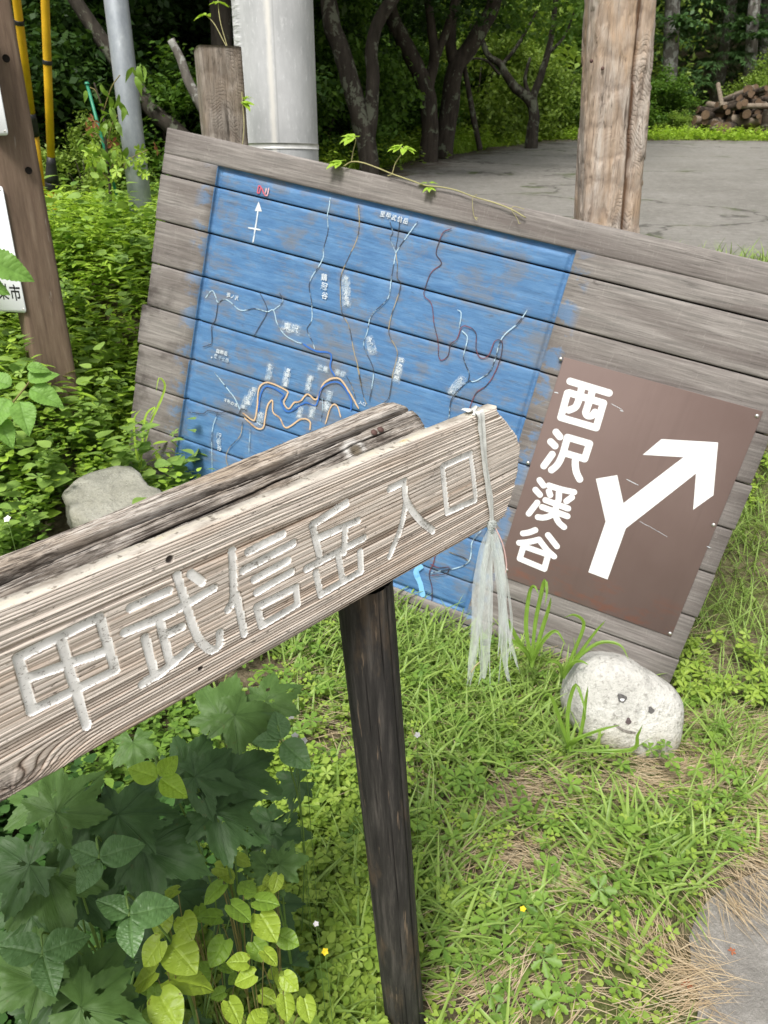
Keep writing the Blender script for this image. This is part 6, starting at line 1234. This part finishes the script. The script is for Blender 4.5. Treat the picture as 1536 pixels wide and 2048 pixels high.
def tree(name, label, cat, trunks, bark, crowns, leafm, group=None, size=.075, seed=0):
    b = trunks[0][0][0]; t_ = thing(name, label, cat, b, None, group)
    for k, (pts, r0, r1) in enumerate(trunks):
        n = 26; P = spline(pts, n); P = P + .03 * r0 / .15 * np.stack([fbm(np.arange(n) * .5, k, 0, seed + k), fbm(np.arange(n) * .5, k + 5, 0, seed + k + 3), 0 * np.arange(n)], -1)
        v, f = tube(P, np.linspace(r0, r1, n) * (1 + (.35 * np.exp(-np.arange(n) / 1.6) if k == 0 else 0)), 14, True, .16, seed + k); part('trunk' if k == 0 else 'limb', loc_(t_, v), f, bark, t_, smooth=True)
    if crowns:
        vv = joinm([leaf_cloud(n, c_, r, size, seed * 7 + i) for i, (c_, r, n) in enumerate(crowns)]); part('crown', loc_(t_, vv[0]), vv[1], leafm, t_)
    return t_
def pth(L, Y): return [ip(x, y, Y + (i * .0)) for i, (x, y) in enumerate(L)]
def toground(p): q = p.copy(); q[2] = min(q[2], float(gz(q[0], q[1]))) - .15; return q
def trunk(L, Y): P = pth(L, Y); return [toground(P[0])] + P
Yv = 9.0
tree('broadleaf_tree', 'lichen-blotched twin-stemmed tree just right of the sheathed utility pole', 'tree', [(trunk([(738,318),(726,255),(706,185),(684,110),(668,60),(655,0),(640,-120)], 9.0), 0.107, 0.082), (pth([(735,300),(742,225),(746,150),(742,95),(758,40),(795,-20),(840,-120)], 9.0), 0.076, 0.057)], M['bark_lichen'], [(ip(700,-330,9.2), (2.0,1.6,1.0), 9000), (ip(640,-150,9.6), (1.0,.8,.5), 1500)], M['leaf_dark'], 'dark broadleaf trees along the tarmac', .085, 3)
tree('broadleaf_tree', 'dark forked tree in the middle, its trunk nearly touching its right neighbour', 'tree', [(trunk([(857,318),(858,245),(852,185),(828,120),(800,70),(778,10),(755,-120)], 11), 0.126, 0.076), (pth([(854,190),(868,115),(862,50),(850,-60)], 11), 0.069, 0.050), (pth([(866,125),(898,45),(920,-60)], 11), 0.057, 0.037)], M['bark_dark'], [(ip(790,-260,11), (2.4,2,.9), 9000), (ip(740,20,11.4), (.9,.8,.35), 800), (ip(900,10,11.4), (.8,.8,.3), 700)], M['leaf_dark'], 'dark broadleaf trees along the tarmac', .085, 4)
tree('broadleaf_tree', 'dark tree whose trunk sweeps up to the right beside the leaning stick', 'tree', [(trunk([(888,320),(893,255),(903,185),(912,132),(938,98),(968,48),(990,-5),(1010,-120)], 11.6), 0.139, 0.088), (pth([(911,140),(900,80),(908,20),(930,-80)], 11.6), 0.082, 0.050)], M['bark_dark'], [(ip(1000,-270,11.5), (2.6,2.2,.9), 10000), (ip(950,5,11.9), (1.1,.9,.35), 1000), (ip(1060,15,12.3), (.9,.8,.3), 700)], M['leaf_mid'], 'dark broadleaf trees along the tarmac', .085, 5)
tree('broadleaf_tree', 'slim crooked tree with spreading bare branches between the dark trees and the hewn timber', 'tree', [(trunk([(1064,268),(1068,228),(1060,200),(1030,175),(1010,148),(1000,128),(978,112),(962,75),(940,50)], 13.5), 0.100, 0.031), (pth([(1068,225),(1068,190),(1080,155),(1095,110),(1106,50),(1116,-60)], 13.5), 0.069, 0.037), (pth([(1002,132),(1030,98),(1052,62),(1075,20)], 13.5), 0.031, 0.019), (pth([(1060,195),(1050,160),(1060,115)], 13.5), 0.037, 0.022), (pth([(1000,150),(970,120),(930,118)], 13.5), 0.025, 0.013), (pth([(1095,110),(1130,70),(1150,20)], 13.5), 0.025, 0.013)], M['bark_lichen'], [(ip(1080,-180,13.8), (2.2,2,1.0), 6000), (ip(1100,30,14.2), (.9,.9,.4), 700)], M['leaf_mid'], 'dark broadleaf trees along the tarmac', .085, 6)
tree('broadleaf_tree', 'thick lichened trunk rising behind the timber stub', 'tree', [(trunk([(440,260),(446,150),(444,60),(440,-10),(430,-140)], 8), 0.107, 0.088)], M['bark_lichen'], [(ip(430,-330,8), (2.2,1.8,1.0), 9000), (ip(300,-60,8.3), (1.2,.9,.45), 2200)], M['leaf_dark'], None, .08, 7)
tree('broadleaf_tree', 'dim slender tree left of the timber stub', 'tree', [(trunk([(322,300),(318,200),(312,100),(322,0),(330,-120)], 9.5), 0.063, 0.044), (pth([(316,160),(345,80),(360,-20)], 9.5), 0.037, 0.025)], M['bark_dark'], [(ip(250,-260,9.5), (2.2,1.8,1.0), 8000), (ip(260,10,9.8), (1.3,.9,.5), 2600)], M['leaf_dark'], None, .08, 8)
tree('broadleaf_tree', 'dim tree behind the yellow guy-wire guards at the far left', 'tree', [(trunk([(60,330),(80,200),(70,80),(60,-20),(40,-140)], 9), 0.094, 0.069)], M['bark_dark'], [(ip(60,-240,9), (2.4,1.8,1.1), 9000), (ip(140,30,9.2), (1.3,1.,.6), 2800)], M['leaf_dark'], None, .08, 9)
def limb(label, L, Y, r0, r1, bark):
    P = pth(L, Y); t_ = thing('dead_branch', label, 'branch', P[0], None, None); v, f = tube(spline(P, 30), np.linspace(r0, r1, 30), 12, True, .2, int(L[0][0])); part('wood', loc_(t_, v), f, M[bark], t_, smooth=True)
    return t_
limb('lichened fallen limb slanting down behind the steel pole toward the board corner', [(130,-30),(190,60),(240,130),(300,215),(352,262),(420,330)], 7.2, .05, .085, 'bark_lichen')
limb('grey broken branch stub leaning against the timber stub', [(342,80),(362,120),(378,165),(405,215),(440,280),(470,340)], 6.8, .030, .05, 'bark_grey')
limb('thin dark leaning stick beside the dark forked trunks', [(960,300),(948,240),(938,185),(928,132)], 12.2, .045, .035, 'bark_dark')
# shrubs: three shapes, copied
SHM = []
for k in range(3):
    vv = joinm([leaf_cloud(8500, (0, 0, .55), (.85, .75, .62), .062, 400 + k, .5, 44), leaf_cloud(2400, (.25 - .2 * k, 0, 1.05), (.4, .4, .5), .055, 410 + k, .4, 16)]); SHM.append({m: mesh('foliage', vv[0], vv[1], M[m]) for m in ('leaf_dark', 'leaf_mid', 'leaf_light')})
shp = None
def shrub(px, py, Y, s, m, label, group):
    p = ip(px, py, Y); g_ = np.array([p[0], p[1], float(gz(p[0], p[1])) - .1]); t_ = thing('shrub', label, 'shrub', g_, None, group); o = link('foliage', SHM[random.randrange(3)][m], t_); o.scale = (s, s, s * random.uniform(.9, 1.25)); o.rotation_euler = (0, 0, random.uniform(0, 6.28))
    for k in range(3):
        a = random.uniform(0, 6.28); v, f = tube([(0, 0, 0), (.12 * math.cos(a) * s, .12 * math.sin(a) * s, .5 * s), (.35 * math.cos(a) * s, .35 * math.sin(a) * s, 1.0 * s)], [.02 * s, .014 * s, .006 * s], 6); part('stem', v, f, M['bark_dark'], t_)
LS = 'dim leafy shrubs under the trees at the left'
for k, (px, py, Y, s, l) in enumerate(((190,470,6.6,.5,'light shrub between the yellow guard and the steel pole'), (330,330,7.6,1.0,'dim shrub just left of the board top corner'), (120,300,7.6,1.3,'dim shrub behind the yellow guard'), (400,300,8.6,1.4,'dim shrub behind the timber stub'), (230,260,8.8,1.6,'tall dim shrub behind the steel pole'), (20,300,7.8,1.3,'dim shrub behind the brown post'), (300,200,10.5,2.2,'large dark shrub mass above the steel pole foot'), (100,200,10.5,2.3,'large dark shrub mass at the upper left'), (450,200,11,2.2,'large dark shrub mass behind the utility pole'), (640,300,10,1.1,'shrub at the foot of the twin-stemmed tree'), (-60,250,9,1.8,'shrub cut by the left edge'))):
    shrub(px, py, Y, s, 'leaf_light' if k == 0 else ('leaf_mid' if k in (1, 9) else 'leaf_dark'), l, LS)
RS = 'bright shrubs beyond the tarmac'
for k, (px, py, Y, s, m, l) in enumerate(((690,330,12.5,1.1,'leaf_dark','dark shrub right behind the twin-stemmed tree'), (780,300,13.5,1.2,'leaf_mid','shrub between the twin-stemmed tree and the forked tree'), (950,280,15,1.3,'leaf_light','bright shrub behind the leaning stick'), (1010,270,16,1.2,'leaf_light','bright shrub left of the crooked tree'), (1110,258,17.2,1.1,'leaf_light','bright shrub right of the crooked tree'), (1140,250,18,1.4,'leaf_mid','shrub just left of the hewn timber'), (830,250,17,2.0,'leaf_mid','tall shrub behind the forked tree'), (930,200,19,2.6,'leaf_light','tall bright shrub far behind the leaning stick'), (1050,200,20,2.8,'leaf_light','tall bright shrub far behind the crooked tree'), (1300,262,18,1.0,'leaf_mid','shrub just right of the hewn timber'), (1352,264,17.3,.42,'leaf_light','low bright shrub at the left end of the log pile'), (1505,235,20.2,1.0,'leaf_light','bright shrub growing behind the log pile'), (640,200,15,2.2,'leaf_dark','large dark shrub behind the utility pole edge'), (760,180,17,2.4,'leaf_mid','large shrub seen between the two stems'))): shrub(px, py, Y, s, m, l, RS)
# conifers
def conifer_mesh(seed, h=9.5, w=2.4):
    r_ = np.random.default_rng(seed); P, T, S = [], [], []
    br = []
    for z in np.arange(.5, h, .21):
        for _ in range(4):
            a = r_.uniform(0, 6.28); L = w * (1 - z / h) ** .75 * r_.uniform(.6, 1.05) + .2; d = np.array([math.cos(a), math.sin(a), 0]); s = np.linspace(.12, 1, 13)
            q = np.array([0, 0, z]) + d * (L * s)[:, None] + np.array([0, 0, 1.]) * (.22 * L * s - .42 * L * s ** 2)[:, None]; br.append((q, d, L))
            n = int(90 * L) + 25; k = r_.uniform(.1, 1, n); b = np.stack([np.interp(k, s, q[:, i]) for i in range(3)], -1); side = np.cross(d, [0, 0, 1.])
            sg = r_.choice([-1, 1], n)[:, None]; off = side * sg * (r_.uniform(0, .38, n) * (1.15 - k) * L * .55)[:, None]; P.append(b + off + np.array([0, 0, -.05])); T.append(side * sg * .8 + d * .8 + np.array([0, 0, -.45]) + r_.normal(0, .25, (n, 3))); S.append(r_.uniform(.10, .22, n))
    P, T, S = np.concatenate(P), np.concatenate(T), np.concatenate(S); N = r_.normal(0, .35, P.shape); N[:, 2] += 1
    tv = DIAM[0] * np.array([.24, 1, 1.0]); return scatter((tv, DIAM[1]), P, T, N, S), br
CON = []
for k in range(2):
    vf, br = conifer_mesh(500 + k); CON.append((mesh('foliage', vf[0], vf[1], M['needle']), br))
def conifer(px, py, Y, s, label, trunk_r=.15, k=0):
    p = ip(px, py, Y); g_ = np.array([p[0], p[1], float(gz(p[0], p[1])) - .1]); t_ = thing('conifer', label, 'conifer', g_, None, 'dark conifers beyond the tarmac'); o = link('crown', CON[k][0], t_); o.scale = (s, s, s); o.rotation_euler = (0, 0, random.uniform(0, 6.28))
    v, f = tube([(0, 0, 0), (.02, 0, 4 * s), (.03, .02, 9.4 * s)], [trunk_r, trunk_r * .7, .02], 12, True, .15, int(px)); part('trunk', v, f, M['bark_grey'], t_, smooth=True)
for k, (px, py, Y, s, l) in enumerate(((1180,250,19,.8,'conifer directly behind the hewn timber'), (1262,245,22.5,1.15,'conifer with drooping boughs just right of the hewn timber'), (1425,240,22,.95,'conifer with layered boughs left above the log pile'), (1560,230,24,1.2,'conifer at the right edge behind the log pile'), (1490,220,27,1.5,'tall conifer far behind the log pile'), (1330,220,26,1.5,'tall conifer far right of the hewn timber'), (1130,220,26,1.3,'far conifer left of the hewn timber'), (1650,225,22,1.2,'conifer outside the right edge, boughs reaching in'))): conifer(px, py, Y, s, l, .16, k % 2)
def bare_trunk(px, py, top, Y, r, label):
    P = trunk([(px, py), ((px + top) / 2, py - 120), (top, -60), (top, -400)], Y); t_ = thing('larch_trunk', label, 'tree', P[0], None, 'pale straight larch trunks'); v, f = tube(spline(P, 24), np.linspace(r, r * .85, 24), 14, True, .1, int(px)); part('trunk', loc_(t_, v), f, M['bark_grey'], t_, smooth=True)
    rr = np.random.default_rng(int(px)); 
    vv = joinm([leaf_cloud(500, ip(px + rr.uniform(-50, 50), y, Y - .2), (.7, .7, .25), .12, int(px) + y, .2, 9) for y in (-30, 60, -120, -260)]); part('bough_foliage', loc_(t_, vv[0]), vv[1], M['needle'], t_)
bare_trunk(1336, 232, 1346, 18.6, .17, 'pale lichened larch trunk right of the hewn timber'); bare_trunk(1497, 178, 1512, 21, .15, 'grey larch trunk above the log pile'); bare_trunk(1524, 180, 1534, 22, .15, 'grey larch trunk at the right edge above the log pile')
# woodland on the rising slope: one mass of leaves
def wood(n, x0, x1, y0, y1, hmax, size, seed):
    r_ = np.random.default_rng(seed); x = r_.uniform(x0, x1, n); y = y0 + (y1 - y0) * r_.uniform(0, 1, n) ** .8; h = hmax * (.55 + .45 * fbm(x * .28, y * .28, 0, seed, 3) * 2); z = gz(x, y) + np.maximum(.1, h) * r_.uniform(.02, 1, n) ** .7
    keep = fbm(x * .7, y * .7, z * .8, seed + 4, 3) > -.17; P = np.stack([x, y, z], -1)[keep]; n = len(P); tip = r_.normal(0, 1, (n, 3)); tip[:, 2] = tip[:, 2] * .4 - .3; N = r_.normal(0, .5, (n, 3)); N[:, 2] += 1; N[:, 1] -= .3
    return scatter(DIAM, P, tip, N, r_.uniform(size * .7, size * 1.4, n))
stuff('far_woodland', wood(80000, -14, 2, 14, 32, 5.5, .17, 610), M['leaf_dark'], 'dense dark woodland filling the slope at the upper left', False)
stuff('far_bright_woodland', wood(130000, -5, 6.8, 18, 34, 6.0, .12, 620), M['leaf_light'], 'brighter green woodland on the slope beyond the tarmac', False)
stuff('far_conifer_wood', wood(80000, 5, 24, 24, 38, 8.0, .17, 630), M['needle'], 'dark wood behind the conifers at the right', False)
# verge along the tarmac
ys = rng.uniform(8.2, 15.9, 5200); xs_ = lot_left(ys) - rng.exponential(.5, 5200) + .12 + .35 * fbm(ys * 1.2, 0 * ys, 0, 41, 3); P1 = np.stack([xs_, ys, gz(xs_, ys)], -1)
xs2 = rng.uniform(3, 15, 6000); ys2 = 15.7 - np.clip((xs2 - 5) / 10, 0, 1) * .6 + rng.exponential(.6, 6000) - .15 + .3 * fbm(xs2 * 1.5, 0 * xs2, 0, 42, 3); P2_ = np.stack([xs2, ys2, gz(xs2, ys2)], -1)
P = np.concatenate([P1, P2_]); n = len(P)
stuff('tarmac_edge_grass', blades(P, dirs(n), rng.uniform(.05, .2, n) * np.where(P[:, 1] > 14, .9, 1.5), rng.uniform(.008, .02, n), rng.uniform(.05, .6, n), rng.uniform(.3, 1.3, n), 4), M['grass2'], 'rough grass along the far edges of the tarmac')
P = P[::2] + rng.normal(0, .25, (len(P[::2]), 3)) * np.array([1, .8, 0]) + np.array([-.15, .25, 0]); P[:, 2] = gz(P[:, 0], P[:, 1]); n = len(P)
stuff('tarmac_edge_weeds', stems(P, rng.uniform(.06, .26, n) * np.where(P[:, 1] > 14, .9, 1.5), rng.uniform(.1, .4, n), 6, OVATE, .05, .10, .3, .3), M['weedlight'], 'bright weeds along the far edges of the tarmac')
ysn = rng.uniform(4.7, 9, 1600); xsn = lot_left(ysn) - rng.exponential(.8, 1600) - .05; P = np.stack([xsn, ysn, gz(xsn, ysn)], -1); n = len(P)
stuff('near_verge_weeds', stems(P, rng.uniform(.08, .35, n), rng.uniform(.1, .4, n), 6, OVATE, .05, .09, .3, .3), M['weed'], 'weeds at the near left edge of the tarmac')
# log pile
M['logbark'] = bark_mat('log_bark', (.025, .019, .015), (.085, .065, .05), .2, (.18, .17, .14)); M['logend'] = plain('cut_log_end', (.15, .10, .065), .85, .1, var=.45, scale=16); M['logpale'] = bark_mat('peeled_log', (.12, .095, .07), (.27, .22, .17), 0)
LG = []
for k in range(4):
    n = 20; L = 1.0; mb = MB(); s = np.linspace(-L / 2, L / 2, 7); th = np.arange(n) * 2 * np.pi / n; S, T = np.meshgrid(s, th, indexing='ij'); rr = 1 + .14 * fbm(S * 2 + k * 7, np.cos(T) * 1.4, np.sin(T) * 1.4, 70 + k, 3); V = np.stack([rr * np.cos(T), S, rr * np.sin(T)], -1).reshape(-1, 3)
    V[:, [0, 2]] *= .1; mb.add(V, grid_faces(7, n, True).tolist(), 0); mb.add(V[:n], [tuple(range(n))], 1); mb.add(V[-n:], [tuple(range(n))[::-1]], 1); LG.append([mb.mesh('log', [M[b_], M['logend']], True) for b_ in ('logbark', 'logpale')])
PY = 17.6; pl0 = ip(1400, 262, PY); g0 = lambda x: float(gz(x, PY))
count = 0; rr_ = random.Random(5)
for row in range(7):
    x = pl0[0] - .12 + .12 * row + (.2 if row > 4 else 0); xend = pl0[0] + 3.6
    while x < xend:
        r = rr_.uniform(.40, .95) * (1.2 if row < 2 else 1); z = g0(x) + .10 + row * .115 + rr_.uniform(-.03, .03)
        o = bpy.data.objects.new('log', LG[rr_.randrange(4)][1 if rr_.random() < .22 else 0]); COL.objects.link(o); o.location = (x, PY + rr_.uniform(-.28, .28) + .04 * row, z); o.scale = (r, rr_.uniform(.7, 1.15), r); o.rotation_euler = (rr_.uniform(-.25, .25), rr_.uniform(0, 6.28), rr_.uniform(-.6, .6) if rr_.random() < .7 else rr_.uniform(-1.4, 1.4)); tag(o, 'short cut log heaped in the pile at the right edge of the tarmac', 'log', 'cut logs in the pile'); count += 1
        x += .19 * r * rr_.uniform(.85, 1.15)
    
for x, y, L, a, l in ((1520,212,1.1,1.45,'long pale pole lying across the top of the log pile'), (1440,190,.7,.6,'pale stick pointing up from the top of the log pile')):
    p = ip(x, y, PY - .45); o = bpy.data.objects.new('pale_log', LG[0][1]); COL.objects.link(o); o.location = [float(q) for q in p]; o.scale = ((.5, L, .5) if a > 1 else (.42, .55, .42)); o.rotation_euler = (.0 if a > 1 else 1.0, .4, a); tag(o, l, 'log')
p = ip(1545, 268, 16.9); o = bpy.data.objects.new('tree_stump', LG[1][0]); COL.objects.link(o); o.location = (p[0], p[1], float(gz(p[0], p[1])) + .2); o.scale = (2.6, .6, 2.6); o.rotation_euler = (R(90), 0, .3); tag(o, 'squat round stump standing in the weeds in front of the log pile', 'stump')
# sapling with its green stake, between the brown post and the steel pole
SY = 4.75
sp = thing('sapling', 'drooping young maple sapling with a few reddish leaves, tied beside a green stake', 'sapling', toground(ip(222, 430, SY)))
v, f = tube(spline(pth([(222,470),(220,380),(212,290),(205,220),(188,165)], SY), 24), np.linspace(.010, .004, 24), 8); part('stem', loc_(sp, v), f, M['bark_dark'], sp)
LV_ = meshv('leaf', *blade_leaf(301, lambda t: .20 * math.sin(math.pi * t ** .8) + .003, 12, 3, droop=.5, teeth=0), M['weed']); M['redleaf2'] = leaf_mat('reddish_maple_leaf', [(.30, .10, .05), (.36, .15, .08)], .3, .5, .2)
MP = {m: mesh('leaf', LOBED[0] * np.array([1, 1.1, 1]), LOBED[1], M[m]) for m in ('weedlight', 'redleaf2', 'weed')}
for (a, b) in (((212,290),(165,270)), ((212,300),(235,230)), ((218,340),(255,330)), ((218,360),(170,340)), ((205,230),(240,150)), ((220,370),(295,300)), ((205,220),(180,175))): v, f = tube(spline(pth([a, ((a[0] + b[0]) / 2, (a[1] + b[1]) / 2 - 14), b], SY), 10), .003, 5); part('twig', loc_(sp, v), f, M['redstem'], sp)
for k in range(46):
    x, y = random.choice([(195,175),(205,200),(180,190),(225,235),(195,250),(180,300),(190,330),(215,310),(240,305),(180,280),(262,165),(270,140),(240,200)]); x += random.uniform(-16, 16); y += random.uniform(-14, 14); put_leaf(LV_, sp, ip(x, y, SY + random.uniform(-.1, .1)), random.uniform(60, 120), random.uniform(.05, .09), .2, .6, jit=.5)
for x, y, m in [(188,242,'redleaf2'),(176,258,'redleaf2'),(312,296,'redleaf2'),(225,285,'redleaf2')] + [(random.uniform(165,290), random.uniform(290,370), 'weedlight') for _ in range(26)] + [(285,345,'weedlight'),(292,350,'weedlight'),(280,335,'weed')]: put_leaf(MP[m], sp, ip(x, y, SY + random.uniform(-.1, .1)), random.uniform(50, 130), random.uniform(.03, .05), .3, .6, jit=.4)
M['green_stake'] = plain('green_plastic', (.02, .22, .12), .4, .4)
st = thing('plant_stake', 'thin green plastic stake leaning beside the sapling', 'stake', toground(ip(243, 430, SY + .05))); v, f = tube(pth([(247,445),(210,300),(174,168)], SY + .05), .0085, 10); part('rod', loc_(st, v), f, M['green_stake'], st, smooth=True)
v, f = dome(.014, .012, 8); part('cap', loc_(st, v + ip(174, 168, SY + .05)), f, M['green_stake'], st)
bpy.context.view_layer.update()
